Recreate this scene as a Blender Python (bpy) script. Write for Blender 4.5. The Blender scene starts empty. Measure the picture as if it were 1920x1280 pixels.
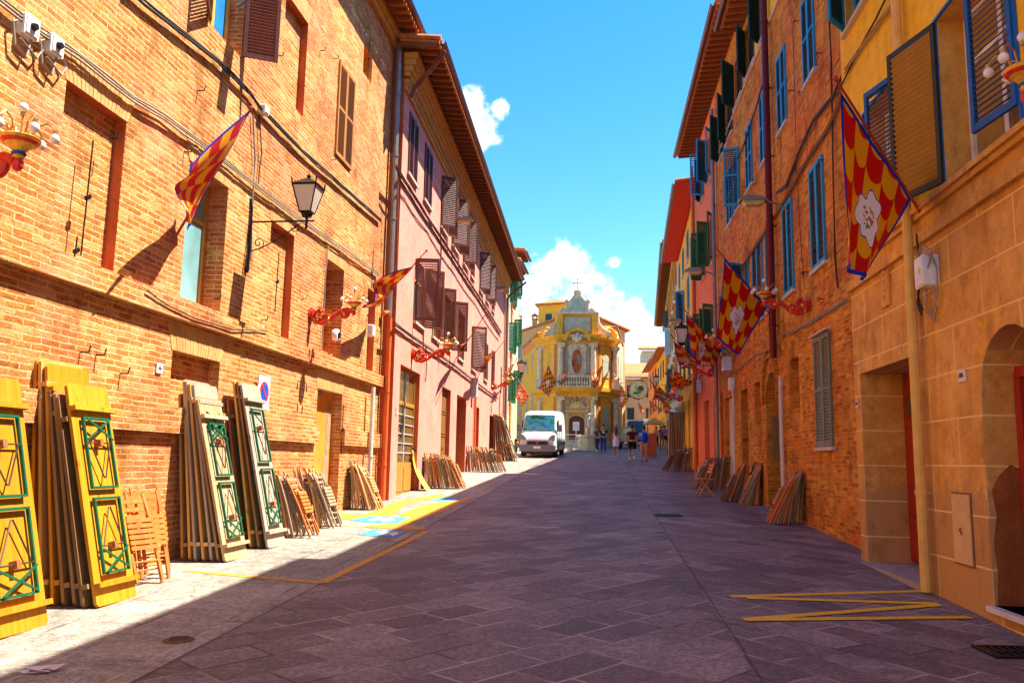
import bpy, bmesh, math, random
from mathutils import Vector, Matrix, noise
random.seed(7)
R = math.radians
sc = bpy.context.scene
col = sc.collection

# ------------------------------------------------------------------ camera
FPX, PIT, ROLL, YAW = 1550.0, R(8.3), R(1.05), R(6.0)
CAM = Vector((0, 0, 1.6))
_F = Vector((-math.sin(YAW)*math.cos(PIT), math.cos(YAW)*math.cos(PIT), math.sin(PIT)))
_R = Vector((math.cos(YAW), math.sin(YAW), 0)); _U = _R.cross(_F)
CR = math.cos(ROLL)*_R + math.sin(ROLL)*_U
CU = -math.sin(ROLL)*_R + math.cos(ROLL)*_U
cd = bpy.data.cameras.new('camera'); cam = bpy.data.objects.new('camera', cd); col.objects.link(cam)
cam.matrix_world = Matrix(((CR.x, CU.x, -_F.x, CAM.x), (CR.y, CU.y, -_F.y, CAM.y), (CR.z, CU.z, -_F.z, CAM.z), (0, 0, 0, 1)))
cd.sensor_width = 36; cd.lens = 36*FPX/1920; cd.clip_end = 3000; cd.clip_start = .05
sc.camera = cam
def ray(px, py): return _F + CR*((px-960)/FPX) - CU*((py-640)/FPX)

# ------------------------------------------------------------------ light
SUN_EL, SUN_AZ = R(62.5), R(76)       # azimuth from +Y towards +X
w = bpy.data.worlds.new('World'); sc.world = w; w.use_nodes = True
nt = w.node_tree; nt.nodes.clear()
def N(t, **k):
    n = nt.nodes.new(t)
    for a, b in k.items(): setattr(n, a, b)
    return n
out = N('ShaderNodeOutputWorld'); bg = N('ShaderNodeBackground'); bg.inputs[1].default_value = .15
sky = N('ShaderNodeTexSky', sky_type='NISHITA'); sky.sun_disc = False
sky.sun_elevation = SUN_EL; sky.sun_rotation = SUN_AZ; sky.air_density = 1.0; sky.dust_density = .3; sky.ozone_density = 2.0
hs = N('ShaderNodeHueSaturation'); hs.inputs['Saturation'].default_value = 1.42; hs.inputs['Value'].default_value = .62; hs.inputs['Hue'].default_value = .502
nt.links.new(sky.outputs[0], hs.inputs['Color'])
tc = N('ShaderNodeTexCoord')
nz = N('ShaderNodeTexNoise'); nz.inputs['Scale'].default_value = 9; nz.inputs['Detail'].default_value = 9; nz.inputs['Roughness'].default_value = .6
nt.links.new(tc.outputs['Generated'], nz.inputs['Vector'])
prev = None
# real cumulus positions: direction of each puff and its angular radius
for (px, py, rad) in ((895, 225, .042), (870, 200, .03), (935, 205, .022), (890, 265, .022), (1045, 490, .036), (1080, 500, .036), (1020, 500, .03), (1150, 490, .014), (1010, 560, .06), (1050, 570, .05),
                      (1120, 590, .06), (1180, 610, .05), (1195, 650, .06), (990, 640, .075), (1110, 660, .10), (1210, 680, .07), (1280, 720, .09), (900, 700, .12), (1060, 740, .14)):
    d = ray(px, py).normalized()
    vm = N('ShaderNodeVectorMath', operation='DISTANCE'); nt.links.new(tc.outputs['Generated'], vm.inputs[0]); vm.inputs[1].default_value = d
    m1 = N('ShaderNodeMapRange'); m1.inputs['From Min'].default_value = 0; m1.inputs['From Max'].default_value = rad; m1.inputs['To Min'].default_value = 1; m1.inputs['To Max'].default_value = 0
    nt.links.new(vm.outputs['Value'], m1.inputs['Value'])
    if prev is None: prev = m1.outputs[0]
    else:
        mx = N('ShaderNodeMath', operation='MAXIMUM'); nt.links.new(prev, mx.inputs[0]); nt.links.new(m1.outputs[0], mx.inputs[1]); prev = mx.outputs[0]
nz2 = N('ShaderNodeTexNoise'); nz2.inputs['Scale'].default_value = 34; nz2.inputs['Detail'].default_value = 10; nz2.inputs['Roughness'].default_value = .62
nt.links.new(tc.outputs['Generated'], nz2.inputs['Vector'])
ma = N('ShaderNodeMath', operation='MULTIPLY_ADD'); nt.links.new(nz2.outputs[0], ma.inputs[0]); ma.inputs[1].default_value = 2.4; nt.links.new(prev, ma.inputs[2])
cr = N('ShaderNodeMapRange', interpolation_type='SMOOTHSTEP'); cr.inputs['From Min'].default_value = 1.40; cr.inputs['From Max'].default_value = 1.95
nt.links.new(ma.outputs[0], cr.inputs['Value'])
# clouds only where a puff is
gt = N('ShaderNodeMapRange', interpolation_type='SMOOTHSTEP'); gt.inputs['From Min'].default_value = .0; gt.inputs['From Max'].default_value = .25; nt.links.new(prev, gt.inputs['Value'])
mm = N('ShaderNodeMath', operation='MULTIPLY'); nt.links.new(cr.outputs[0], mm.inputs[0]); nt.links.new(gt.outputs[0], mm.inputs[1])
ccol = N('ShaderNodeMapRange', data_type='FLOAT_VECTOR')
shade = N('ShaderNodeMix', data_type='RGBA'); shade.inputs[6].default_value = (1.9, 2.2, 2.8, 1); shade.inputs[7].default_value = (3.3, 3.3, 3.3, 1)
nt.links.new(nz.outputs[0], shade.inputs[0])
mix = N('ShaderNodeMix', data_type='RGBA'); nt.links.new(mm.outputs[0], mix.inputs[0]); nt.links.new(hs.outputs[0], mix.inputs[6]); nt.links.new(shade.outputs[2], mix.inputs[7])
nt.links.new(mix.outputs[2], bg.inputs[0]); nt.links.new(bg.outputs[0], out.inputs[0])
nt.nodes.remove(ccol)
sl = bpy.data.lights.new('sun', 'SUN'); so = bpy.data.objects.new('sun', sl); col.objects.link(so)
sl.energy = 4.1; sl.angle = R(.5); sl.color = (1, .93, .80)
sd = Vector((math.cos(SUN_EL)*math.sin(SUN_AZ), math.cos(SUN_EL)*math.cos(SUN_AZ), math.sin(SUN_EL)))
so.rotation_euler = sd.to_track_quat('Z', 'Y').to_euler(); so.location = (30, 10, 60)
sc.view_settings.view_transform = 'Standard'; sc.view_settings.look = 'None'; sc.view_settings.gamma = 1; sc.view_settings.exposure = 1.98

# ------------------------------------------------------------------ terrain profile
def g(y): return .03*y+.00026*y*y if y < 50 else (2.15+.046*(y-50) if y < 140 else 6.29)
def gnd(px, py):
    d = ray(px, py); t = 2.0; pv = 1
    while t < 260:
        p = CAM+d*t
        if p.z <= g(p.y): return p
        t += .02
    return p

# ------------------------------------------------------------------ mesh builder
class MB:
    def __init__(s): s.v = []; s.f = []; s.m = []; s.uv = None
    def add(s, vs, fs, m=0):
        o = len(s.v); s.v += [tuple(v) for v in vs]; s.f += [tuple(i+o for i in f) for f in fs]; s.m += [m]*len(fs)
    def box(s, x0, x1, y0, y1, z0, z1, m=0):
        if x0 > x1: x0, x1 = x1, x0
        if y0 > y1: y0, y1 = y1, y0
        if z0 > z1: z0, z1 = z1, z0
        s.add([(x0,y0,z0),(x1,y0,z0),(x1,y1,z0),(x0,y1,z0),(x0,y0,z1),(x1,y0,z1),(x1,y1,z1),(x0,y1,z1)],
              [(0,3,2,1),(4,5,6,7),(0,1,5,4),(1,2,6,5),(2,3,7,6),(3,0,4,7)], m)
    def bar(s, p, q, w, h, m=0, up=(0,0,1)):
        p, q = Vector(p), Vector(q); d = (q-p).normalized(); u = Vector(up)
        if abs(d.dot(u)) > .95: u = Vector((0,1,0))
        r = d.cross(u).normalized(); u = r.cross(d).normalized()
        vs = []
        for c in (p, q):
            for a, b in ((-1,-1),(1,-1),(1,1),(-1,1)): vs.append(c+r*(a*w/2)+u*(b*h/2))
        s.add(vs, [(0,1,2,3),(7,6,5,4),(0,4,5,1),(1,5,6,2),(2,6,7,3),(3,7,4,0)], m)
    def tube(s, pts, r, n=8, m=0, cap=True):
        pts = [Vector(p) for p in pts]; k = len(pts)
        rs = r if isinstance(r, (list, tuple)) else [r]*k
        ref = Vector((0,0,1)); vs = []; pr = None
        for i, p in enumerate(pts):
            d = (pts[min(i+1,k-1)]-pts[max(i-1,0)]).normalized()
            if pr is None:
                a = d.cross(ref if abs(d.z) < .9 else Vector((1,0,0))).normalized()
            else:
                a = (pr-d*pr.dot(d)).normalized()
            pr = a; b = d.cross(a)
            for j in range(n):
                t = 2*math.pi*j/n; vs.append(p+(a*math.cos(t)+b*math.sin(t))*rs[i])
        fs = [(i*n+j, i*n+(j+1)%n, (i+1)*n+(j+1)%n, (i+1)*n+j) for i in range(k-1) for j in range(n)]
        if cap: fs += [tuple(range(n-1,-1,-1)), tuple((k-1)*n+j for j in range(n))]
        s.add(vs, fs, m)
    def lathe(s, prof, n=12, c=(0,0,0), m=0, ax='z', a0=0, a1=2*math.pi):
        vs = []; full = abs(a1-a0-2*math.pi) < 1e-6; nn = n if full else n+1
        for r_, z_ in prof:
            for j in range(nn):
                t = a0+(a1-a0)*j/n; p = (r_*math.cos(t), r_*math.sin(t), z_)
                if ax == 'x': p = (p[2], p[0], p[1])
                if ax == 'y': p = (p[0], p[2], p[1])
                vs.append((c[0]+p[0], c[1]+p[1], c[2]+p[2]))
        fs = []
        for i in range(len(prof)-1):
            for j in range(n):
                a, b = i*nn+j, i*nn+((j+1) % nn if full else j+1)
                fs.append((a, b, b+nn, a+nn))
        s.add(vs, fs, m)
    def ball(s, c, r, n=10, m=0, sc_=(1,1,1)):
        prof = [(max(1e-4, math.sin(math.pi*i/(n//2+1))), -math.cos(math.pi*i/(n//2+1))) for i in range(n//2+2)]
        vs = []
        for a, z_ in prof:
            for j in range(n):
                t = 2*math.pi*j/n; vs.append((c[0]+r*sc_[0]*a*math.cos(t), c[1]+r*sc_[1]*a*math.sin(t), c[2]+r*sc_[2]*z_))
        s.add(vs, [(i*n+j, i*n+(j+1)%n, (i+1)*n+(j+1)%n, (i+1)*n+j) for i in range(len(prof)-1) for j in range(n)], m)
    def prism(s, poly, y0, y1, m=0, plane='xz'):
        k = len(poly)
        f = {'xz': lambda a,b,t: (a,t,b), 'yz': lambda a,b,t: (t,a,b), 'xy': lambda a,b,t: (a,b,t)}[plane]
        vs = [f(a,b,y0) for a,b in poly]+[f(a,b,y1) for a,b in poly]
        s.add(vs, [tuple(range(k)), tuple(range(2*k-1,k-1,-1))]+[(i,k+i,k+(i+1)%k,(i+1)%k) for i in range(k)], m)
    def build(s, name, mats, parent=None, loc=(0,0,0), rot=(0,0,0), smooth=False, fixn=False):
        me = bpy.data.meshes.new(name); me.from_pydata(s.v, [], s.f)
        if not isinstance(mats, (list, tuple)): mats = [mats]
        for m_ in mats: me.materials.append(m_)
        if len(mats) > 1: me.polygons.foreach_set('material_index', s.m)
        if smooth: me.polygons.foreach_set('use_smooth', [True]*len(s.f))
        if fixn:
            bm = bmesh.new(); bm.from_mesh(me); bmesh.ops.recalc_face_normals(bm, faces=bm.faces); bm.to_mesh(me); bm.free()
        uv = me.uv_layers.new(name='UVMap'); data = uv.data; V = me.vertices
        if s.uv: 
            for p in me.polygons:
                for li in p.loop_indices: data[li].uv = s.uv[me.loops[li].vertex_index]
        else:
            for p in me.polygons:
                n_ = p.normal; ax = max(range(3), key=lambda i: abs(n_[i])+(.01 if i == 1 else 0))
                i, j = ((1,2),(0,2),(0,1))[ax]
                for li in p.loop_indices:
                    c = V[me.loops[li].vertex_index].co; data[li].uv = (c[i], c[j])
        me.update()
        o = bpy.data.objects.new(name, me); col.objects.link(o)
        o.location = loc; o.rotation_euler = rot
        if parent: o.parent = parent
        return o
def tag(o, label=None, cat=None, group=None, kind=None):
    if label: o['label'] = label
    if cat: o['category'] = cat
    if group: o['group'] = group
    if kind: o['kind'] = kind
    return o
def empty(name, loc=(0,0,0), rz=0, label=None, cat=None, group=None):
    o = bpy.data.objects.new(name, None); col.objects.link(o); o.location = loc; o.rotation_euler = (0,0,rz); o.empty_display_size = .2
    return tag(o, label, cat, group)
def kids(o): return [c for c in col.objects if c.parent is o]
def family(o): return (o, [family(c) for c in kids(o)])
def clone(fam, parent=None):
    o, ch = fam; c = o.copy(); col.objects.link(c); c.parent = parent
    for k in ch: clone(k, c)
    return c

# ------------------------------------------------------------------ materials
class MT:
    def __init__(s, name, rough=.8, metal=0, spec=.3):
        s.m = bpy.data.materials.new(name); s.m.use_nodes = True; s.t = s.m.node_tree; s.b = s.t.nodes['Principled BSDF']
        s.b.inputs['Roughness'].default_value = rough; s.b.inputs['Metallic'].default_value = metal
        s.b.inputs['Specular IOR Level'].default_value = spec; s.tc = s.n('ShaderNodeTexCoord'); s.uvo = s.tc.outputs['UV']
    def n(s, t, **k):
        x = s.t.nodes.new(t)
        for a, b in k.items(): setattr(x, a, b)
        return x
    def l(s, a, b): s.t.links.new(a, b)
    def map(s, src, scale=(1,1,1), rot=0, loc=(0,0,0)):
        x = s.n('ShaderNodeMapping'); s.l(src, x.inputs[0]); x.inputs['Scale'].default_value = scale; x.inputs['Rotation'].default_value = (0,0,rot); x.inputs['Location'].default_value = loc
        return x.outputs[0]
    def noise(s, src, scale, det=4, rough=.55, dist=0):
        x = s.n('ShaderNodeTexNoise'); s.l(src, x.inputs['Vector']); x.inputs['Scale'].default_value = scale; x.inputs['Detail'].default_value = det; x.inputs['Roughness'].default_value = rough; x.inputs['Distortion'].default_value = dist
        return x.outputs[0]
    def ramp(s, src, stops, interp='LINEAR'):
        x = s.n('ShaderNodeValToRGB'); s.l(src, x.inputs[0]); e = x.color_ramp.elements; x.color_ramp.interpolation = interp
        while len(e) < len(stops): e.new(.5)
        for i, (p, c) in enumerate(stops):
            e[i].position = p; e[i].color = (*c, 1) if len(c) == 3 else c
        return x.outputs[0]
    def mix(s, f, a, b, mode='MIX'):
        x = s.n('ShaderNodeMix', data_type='RGBA', blend_type=mode)
        for i, v in ((0, f), (6, a), (7, b)):
            if isinstance(v, (int, float)): x.inputs[i].default_value = v
            elif isinstance(v, (tuple, list)): x.inputs[i].default_value = (*v, 1) if len(v) == 3 else v
            else: s.l(v, x.inputs[i])
        return x.outputs[2]
    def mth(s, op, a, b=None, c=None):
        x = s.n('ShaderNodeMath', operation=op)
        for i, v in enumerate((a, b, c)):
            if v is None: continue
            if isinstance(v, (int, float)): x.inputs[i].default_value = v
            else: s.l(v, x.inputs[i])
        return x.outputs[0]
    def mr(s, v, a, b, c=0, d=1, smooth=False):
        x = s.n('ShaderNodeMapRange', interpolation_type='SMOOTHSTEP' if smooth else 'LINEAR'); s.l(v, x.inputs[0])
        for i, q in enumerate((a, b, c, d)): x.inputs[i+1].default_value = q
        return x.outputs[0]
    def col(s, c):
        if isinstance(c, (tuple, list)): s.b.inputs['Base Color'].default_value = (*c, 1)
        else: s.l(c, s.b.inputs['Base Color'])
    def bump(s, h, st=.4, dist=.02):
        x = s.n('ShaderNodeBump'); x.inputs['Strength'].default_value = st; x.inputs['Distance'].default_value = dist; s.l(h, x.inputs['Height']); s.l(x.outputs[0], s.b.inputs['Normal'])
def plain(name, c, rough=.6, metal=0, var=.12, sc_=6, bump=0, spec=.3):
    m = MT(name, rough, metal, spec); n1 = m.noise(m.tc.outputs['Object'], sc_, 5)
    a = tuple(x*(1-var) for x in c); b = tuple(min(1, x*(1+var)) for x in c)
    m.col(m.ramp(n1, [(.3, a), (.7, b)]))
    if bump: m.bump(m.noise(m.tc.outputs['Object'], sc_*8, 4), bump, .01)
    return m.m
def brickmat(name, cols, mortar, bw=.27, bh=.072, ms=.009, big=(.7, 1.15), stain=None, rough=.9, bstr=.7, wash=0):
    m = MT(name, rough, 0, .15); uv = m.uvo
    wob = m.n('ShaderNodeTexNoise'); m.l(uv, wob.inputs['Vector']); wob.inputs['Scale'].default_value = 5
    vv = m.n('ShaderNodeVectorMath', operation='MULTIPLY_ADD'); m.l(wob.outputs['Color'], vv.inputs[0]); vv.inputs[1].default_value = (.045, .032, 0); m.l(uv, vv.inputs[2])
    b = m.n('ShaderNodeTexBrick'); m.l(vv.outputs[0], b.inputs['Vector']); b.offset = .5
    b.inputs['Color1'].default_value = (0,0,0,1); b.inputs['Color2'].default_value = (1,1,1,1); b.inputs['Mortar'].default_value = (.5,.5,.5,1)
    b.inputs['Scale'].default_value = 1; b.inputs['Mortar Size'].default_value = ms; b.inputs['Mortar Smooth'].default_value = .3; b.inputs['Brick Width'].default_value = bw; b.inputs['Row Height'].default_value = bh; b.inputs['Bias'].default_value = 0
    k = len(cols); c = m.ramp(b.outputs['Color'], [(i/(k-1), q) for i, q in enumerate(cols)])
    fine = m.noise(uv, 28, 6, .7); c = m.mix(.75, c, m.ramp(fine, [(.3, (.32,.30,.28)), (.7, (1.35,1.35,1.35))]), 'MULTIPLY')
    mid = m.noise(m.map(uv, (1,1.6,1)), 6.5, 6, .65); c = m.mix(m.mr(mid, .52, .66, 0, .65), c, m.mix(.5, c, cols[3])); c = m.mix(m.mr(mid, .44, .34, 0, .6), c, tuple(x*.55 for x in cols[0]))
    mf = m.mth('MULTIPLY', b.outputs['Fac'], m.mr(m.noise(uv, 5.5, 5, .65), .36, .6, .1, 1))
    c = m.mix(mf, c, mortar)
    c = m.mix(1, c, m.ramp(m.noise(uv, .55, 5, .6), [(.3, (big[0],)*3), (.7, (big[1],)*3)]), 'MULTIPLY')
    c = m.mix(m.mr(m.noise(m.map(uv, (1,1,1), 0, (7,3,0)), .5, 6, .65), .47, .58, 0, .8), c, m.mix(1, c, (1.0,.72,.85), 'MULTIPLY')); c = m.mix(m.mr(m.noise(m.map(uv, (1.4,.7,1), 0, (2,9,0)), 1.0, 8, .72), .53, .66, 0, .6), c, tuple(x*.40 for x in cols[0]))
    if wash: c = m.mix(m.mr(m.noise(uv, 1.3, 6, .65), .5, .72, 0, wash), c, mortar)
    if stain:
        st = m.mr(m.noise(m.map(uv, (1.6, .8, 1)), 1.1, 6, .65), .55, .7, 0, .8)
        c = m.mix(st, c, stain)
    m.col(c)
    h = m.mth('MULTIPLY_ADD', b.outputs['Fac'], -1.0, m.mth('MULTIPLY', fine, .9)); h = m.mth('ADD', h, m.mth('MULTIPLY', b.outputs['Color'], .35)); m.bump(h, bstr, .02)
    return m.m
def plaster(name, c1, c2, sc_=1.2, bump=.25, stain=None, low=None, rough=.85, joints=None, dirt=None):
    m = MT(name, rough, 0, .15); uv = m.uvo
    n1 = m.noise(uv, sc_, 6, .6); c = m.ramp(n1, [(.32, c1), (.68, c2)])
    f2 = m.noise(uv, 22, 6, .7); c = m.mix(.5, c, m.ramp(m.noise(uv, 4.5, 7, .7), [(.35, (.72,.68,.64)), (.62, (1.12,1.12,1.12))]), 'MULTIPLY'); c = m.mix(.6, c, m.ramp(f2, [(.3, (.78,.78,.78)), (.7, (1.12,1.12,1.12))]), 'MULTIPLY')
    drip = m.mr(m.noise(m.map(uv, (3.2, .35, 1)), 1.6, 6, .7), .52, .72, 0, .6); c = m.mix(drip, c, tuple(x*.62 for x in c1))
    if stain:
        st = m.mr(m.noise(uv, 2.1, 7, .7), .60, .66, 0, 1); c = m.mix(st, c, stain)
    if low:      # rising damp: a worn coat whose edge lies above the pavement
        zz = m.n('ShaderNodeSeparateXYZ'); m.l(uv, zz.inputs[0])
        e = m.mth('ADD', zz.outputs[1], m.mth('MULTIPLY', m.noise(uv, 2.2, 6, .65), -1.9)); c = m.mix(m.mr(e, low[0]-.06, low[0]+.06, 1, 0), c, low[1])
    if dirt: c = m.mix(m.mr(m.noise(m.map(uv, (1.3,.8,1), 0, (4,1,0)), 1.5, 9, .74), .53, .68, 0, .75), c, dirt); c = m.mix(m.mr(m.noise(m.map(uv, (1,1,1), 0, (9,5,0)), 3.1, 8, .72), .66, .67, 0, .8), c, tuple(min(1, x*2.6) for x in dirt))
    h = f2
    if joints:
        b = m.n('ShaderNodeTexBrick'); m.l(uv, b.inputs['Vector']); b.offset = .5; b.inputs['Scale'].default_value = 1; b.inputs['Mortar Size'].default_value = .010; b.inputs['Mortar Smooth'].default_value = .2
        b.inputs['Brick Width'].default_value = joints[0]; b.inputs['Row Height'].default_value = joints[1]
        lo = m.n('ShaderNodeVectorMath', operation='ADD'); m.l(uv, lo.inputs[0]); lo.inputs[1].default_value = (0, joints[2], 0); m.l(lo.outputs[0], b.inputs['Vector'])
        c = m.mix(m.mth('MULTIPLY', b.outputs['Fac'], .8), c, joints[3]); h = m.mth('MULTIPLY_ADD', b.outputs['Fac'], -1.5, f2)
    m.col(c); m.bump(h, bump, .012)
    return m.m
def wood(name, c1, c2, knots=True, rough=.55, axis='z', sc_=1, worn=None):
    m = MT(name, rough, 0, .3); s = (14, 14, .9) if axis == 'z' else ((.9, 14, 14) if axis == 'x' else (14, .9, 14))
    oi = m.n('ShaderNodeObjectInfo'); ad = m.n('ShaderNodeVectorMath', operation='MULTIPLY_ADD')
    m.l(oi.outputs['Random'], ad.inputs[0]); ad.inputs[1].default_value = (7, 3, 11); m.l(m.tc.outputs['Object'], ad.inputs[2])
    n1 = m.noise(m.map(ad.outputs[0], tuple(x*sc_ for x in s)), 1.5, 7, .6, .6)
    c = m.ramp(n1, [(.3, c1), (.66, c2)])
    if knots:
        v = m.n('ShaderNodeTexVoronoi'); m.l(m.map(ad.outputs[0], (5, 5, 2.2)), v.inputs['Vector']); v.inputs['Scale'].default_value = 1
        c = m.mix(m.mr(v.outputs['Distance'], .05, .12, .75, 0), c, tuple(x*.35 for x in c1))
    c = m.mix(1, c, m.mix(oi.outputs['Random'], (.72,.72,.72), (1.12,1.12,1.12)), 'MULTIPLY')
    if worn: c = m.mix(m.mr(m.noise(ad.outputs[0], 2.4, 6, .7), .5, .62, 0, .9), c, worn)
    m.col(c); m.bump(n1, .25, .004)
    return m.m
def metal(name, c, rough=.45, m_=.0): return plain(name, c, rough, m_, .15, 9, 0, .5)

BR_L = brickmat('brick_sunny', [(.44,.14,.025), (.66,.25,.045), (.56,.18,.03), (.80,.41,.12), (.50,.15,.035), (.72,.29,.055), (.78,.47,.18)], (.80,.52,.26), .265, .068, .011, (.74,1.12), None, .9, .9, .42)
BR_R = brickmat('brick_russet', [(.55,.16,.014), (.86,.33,.035), (.70,.23,.02), (.92,.45,.06), (.42,.11,.012), (.84,.28,.025)], (.72,.36,.08), .27, .07, .009, (.72,1.18), (.14,.035,.012), .9, .9, .3)
BR_LP = plaster('brick_trim', (.60,.30,.10), (.72,.42,.17), 3, .5)
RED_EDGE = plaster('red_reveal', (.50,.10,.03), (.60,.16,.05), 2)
OCH_REV = plaster('ochre_niche', (.70,.25,.03), (.78,.34,.05), 1.4, .3, (.20,.12,.08))
PINK = plaster('pink_stucco', (.70,.27,.20), (.78,.35,.265), .9, .22)
PINKRED = plaster('shade_red_stucco', (.55,.10,.035), (.66,.15,.05), 1.5, .2)  # shade and reflected red of the end wall put into colour; reveals share it
CREAM = plaster('cream_stucco', (.66,.52,.28), (.74,.62,.38), 1.1, .2)
YEL = plaster('yellow_stucco', (.86,.46,.012), (.92,.58,.03), .8, .2, None, (.95, (.50,.26,.06)))
STUC = plaster('ochre_block_stucco', (.64,.28,.05), (.84,.47,.13), 1.3, .45, (.86,.42,.03), (.45, (.54,.28,.10)), .85, (1.35, .465, .215, (.92,.64,.26)), (.26,.12,.035))
STUCP = plaster('ochre_plain_stucco', (.64,.29,.05), (.84,.47,.12), 1.3, .35, (.86,.46,.03), dirt=(.30,.14,.04))
SALM = plaster('salmon_stucco', (.84,.19,.07), (.90,.27,.10), 1.0, .2, (.80,.42,.28))
YEL2 = plaster('warm_yellow_stucco', (.86,.47,.03), (.92,.60,.06), 1.0, .2)
WHT = plaster('pale_stucco', (.66,.54,.38), (.74,.62,.46), 1.0, .2)
OCH = plaster('ochre_stucco', (.62,.33,.05), (.70,.42,.08), 1.2, .3)
ORG = plaster('orange_stucco', (.72,.27,.05), (.78,.34,.06), 1.2, .2)
TAN = plaster('tan_stucco', (.50,.36,.18), (.58,.43,.23), 1.2, .2)
TILE = plain('terracotta_tile', (.42,.17,.06), .85, 0, .35, 5, .5)
RAFT = wood('rafter_wood', (.16,.05,.015), (.30,.10,.03), False, .8, 'x')
SOFF = plain('soffit_terracotta', (.52,.17,.05), .85, 0, .2, 7, .3)
GUT = plain('copper_gutter', (.20,.06,.025), .4, .5, .3, 4, 0, .5)
GUTG = plain('grey_zinc', (.25,.22,.21), .45, .5, .2, 4)
CORN = plaster('cornice_ochre', (.58,.28,.06), (.66,.36,.09), 2, .2)
SH_BR = [wood('brown_shutter', (.11,.028,.018), (.17,.048,.03), False, .5), wood('brown_slat', (.16,.05,.035), (.24,.085,.06), False, .5)]
SH_OR = [wood('ochre_shutter', (.42,.16,.03), (.52,.22,.05), False, .55), wood('ochre_slat', (.34,.13,.03), (.44,.18,.04), False, .55)]
SH_BL = [plain('blue_shutter', (.015,.26,.50), .5), plain('dark_slat', (.012,.055,.075), .5)]
SH_DK = [plain('dark_green_shutter', (.012,.05,.045), .5), plain('dark_green_slat', (.018,.06,.05), .5)]
SH_GR = [plain('green_shutter', (.012,.16,.06), .5), plain('green_slat', (.015,.12,.05), .5)]
SH_OL = [plain('olive_shutter', (.13,.18,.13), .5), plain('olive_slat', (.20,.24,.18), .5)]
SH_BK = [plain('bottle_shutter', (.022,.03,.02), .5), plain('bounce_lit_slat', (.34,.17,.02), .5)]  # ochre slat colour stands in for light bounced onto dark slats
SH_NV = [plain('blue_edge_shutter', (.01,.09,.32), .5), plain('navy_slat', (.012,.02,.06), .5)]
SH_PL = [plain('pale_blue_shutter', (.35,.50,.55), .5), plain('pale_blue_slat', (.35,.50,.55), .5)]
WFR = wood('window_wood', (.45,.20,.03), (.58,.30,.06), False, .5)
WWH = plain('white_frame', (.78,.76,.74), .4)
DKW = wood('dark_door_wood', (.07,.02,.012), (.12,.035,.02), False, .6)
RDD = wood('red_door', (.28,.02,.012), (.40,.035,.02), False, .5)
BRD = wood('brown_door', (.20,.08,.02), (.32,.13,.035), False, .5)
def glassmat(name, c, rough=.08):
    m = MT(name, rough, 0, .8); n1 = m.noise(m.tc.outputs['Object'], 1.3, 3); m.col(m.ramp(n1, [(.35, c), (.7, tuple(x*1.8 for x in c))])); m.b.inputs['Coat Weight'].default_value = .6
    return m.m
GLS = glassmat('window_glass', (.05,.10,.12)); GLB = glassmat('bright_glass', (.16,.34,.36)); GLD = glassmat('dark_glass', (.02,.02,.018))
CBL = plain('cable_rubber', (.03,.022,.018), .6); CBG = plain('grey_cable', (.30,.25,.2), .6); IRN = plain('black_iron', (.02,.02,.022), .45, .6)
PIPE_O = plain('orange_pipe', (.66,.13,.03), .45); PIPE_W = plain('white_pipe', (.62,.58,.52), .5); PIPE_P = plain('maroon_pipe', (.12,.012,.02), .35, .3); PIPE_B = plain('beige_pipe', (.72,.42,.10), .5)
PBX = plain('grey_box_plastic', (.48,.46,.44), .45); WHP = plain('white_plastic', (.78,.77,.75), .35)
STN = plain('pale_stone', (.55,.47,.38), .8, 0, .2, 5, .3)
# ------------------------------------------------------------------ facade frame: s along the wall, d outwards, z up
class Fac:
    def __init__(s, name, label, cat, P0, yaw, side, group=None):
        s.a = Vector((math.sin(R(yaw)), math.cos(R(yaw)), 0)); s.ly = Vector((-s.a.y, s.a.x, 0)); s.sg = -1 if side == 'L' else 1
        s.n = s.ly*s.sg; s.P0 = Vector((P0[0], P0[1], 0)); s.rz = math.atan2(s.a.y, s.a.x)
        s.root = empty(name, s.P0, s.rz, label, cat, group)
    def pt(s, px, py, d=0):      # world point of a pixel on the plane d in front of the wall
        r = ray(px, py); t = ((s.P0+s.n*d-CAM).dot(s.n))/r.dot(s.n); return CAM+r*t
    def sz(s, px, py, d=0): p = s.pt(px, py, d); return (p-s.P0).dot(s.a), p.z
    def w(s, a, d, z): return s.P0+s.a*a+s.n*d+Vector((0,0,z))
    def l(s, a, d, z): return (a, s.sg*d, z)
    def box(s, mb, a0, a1, d0, d1, z0, z1, m=0): mb.box(a0, a1, s.sg*d0, s.sg*d1, z0, z1, m)
    def quad(s, mb, pts, m=0):
        vs = [s.l(*p) for p in pts]; mb.add(vs, [tuple(range(len(vs)))], m)
    def rect(s, x1, y1, x2, y2, d=0):    # near/far or left/right corner pixels -> s0,s1,z0,z1
        a, b = s.sz(x1, y1, d), s.sz(x2, y2, d); return min(a[0], b[0]), max(a[0], b[0]), min(a[1], b[1]), max(a[1], b[1])
def arc_pts(a0, a1, z1, n=12, pointed=False):
    r_ = (a1-a0)/2; c = (a0+a1)/2; zc = z1-r_*(1.25 if pointed else 1); o = []
    for i in range(n+1):
        t = math.pi*(1-i/n); k = 1.25 if pointed else 1
        o.append((c+r_*math.cos(t), zc+r_*k*(math.sin(t)**(.8 if pointed else 1))))
    return o
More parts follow.
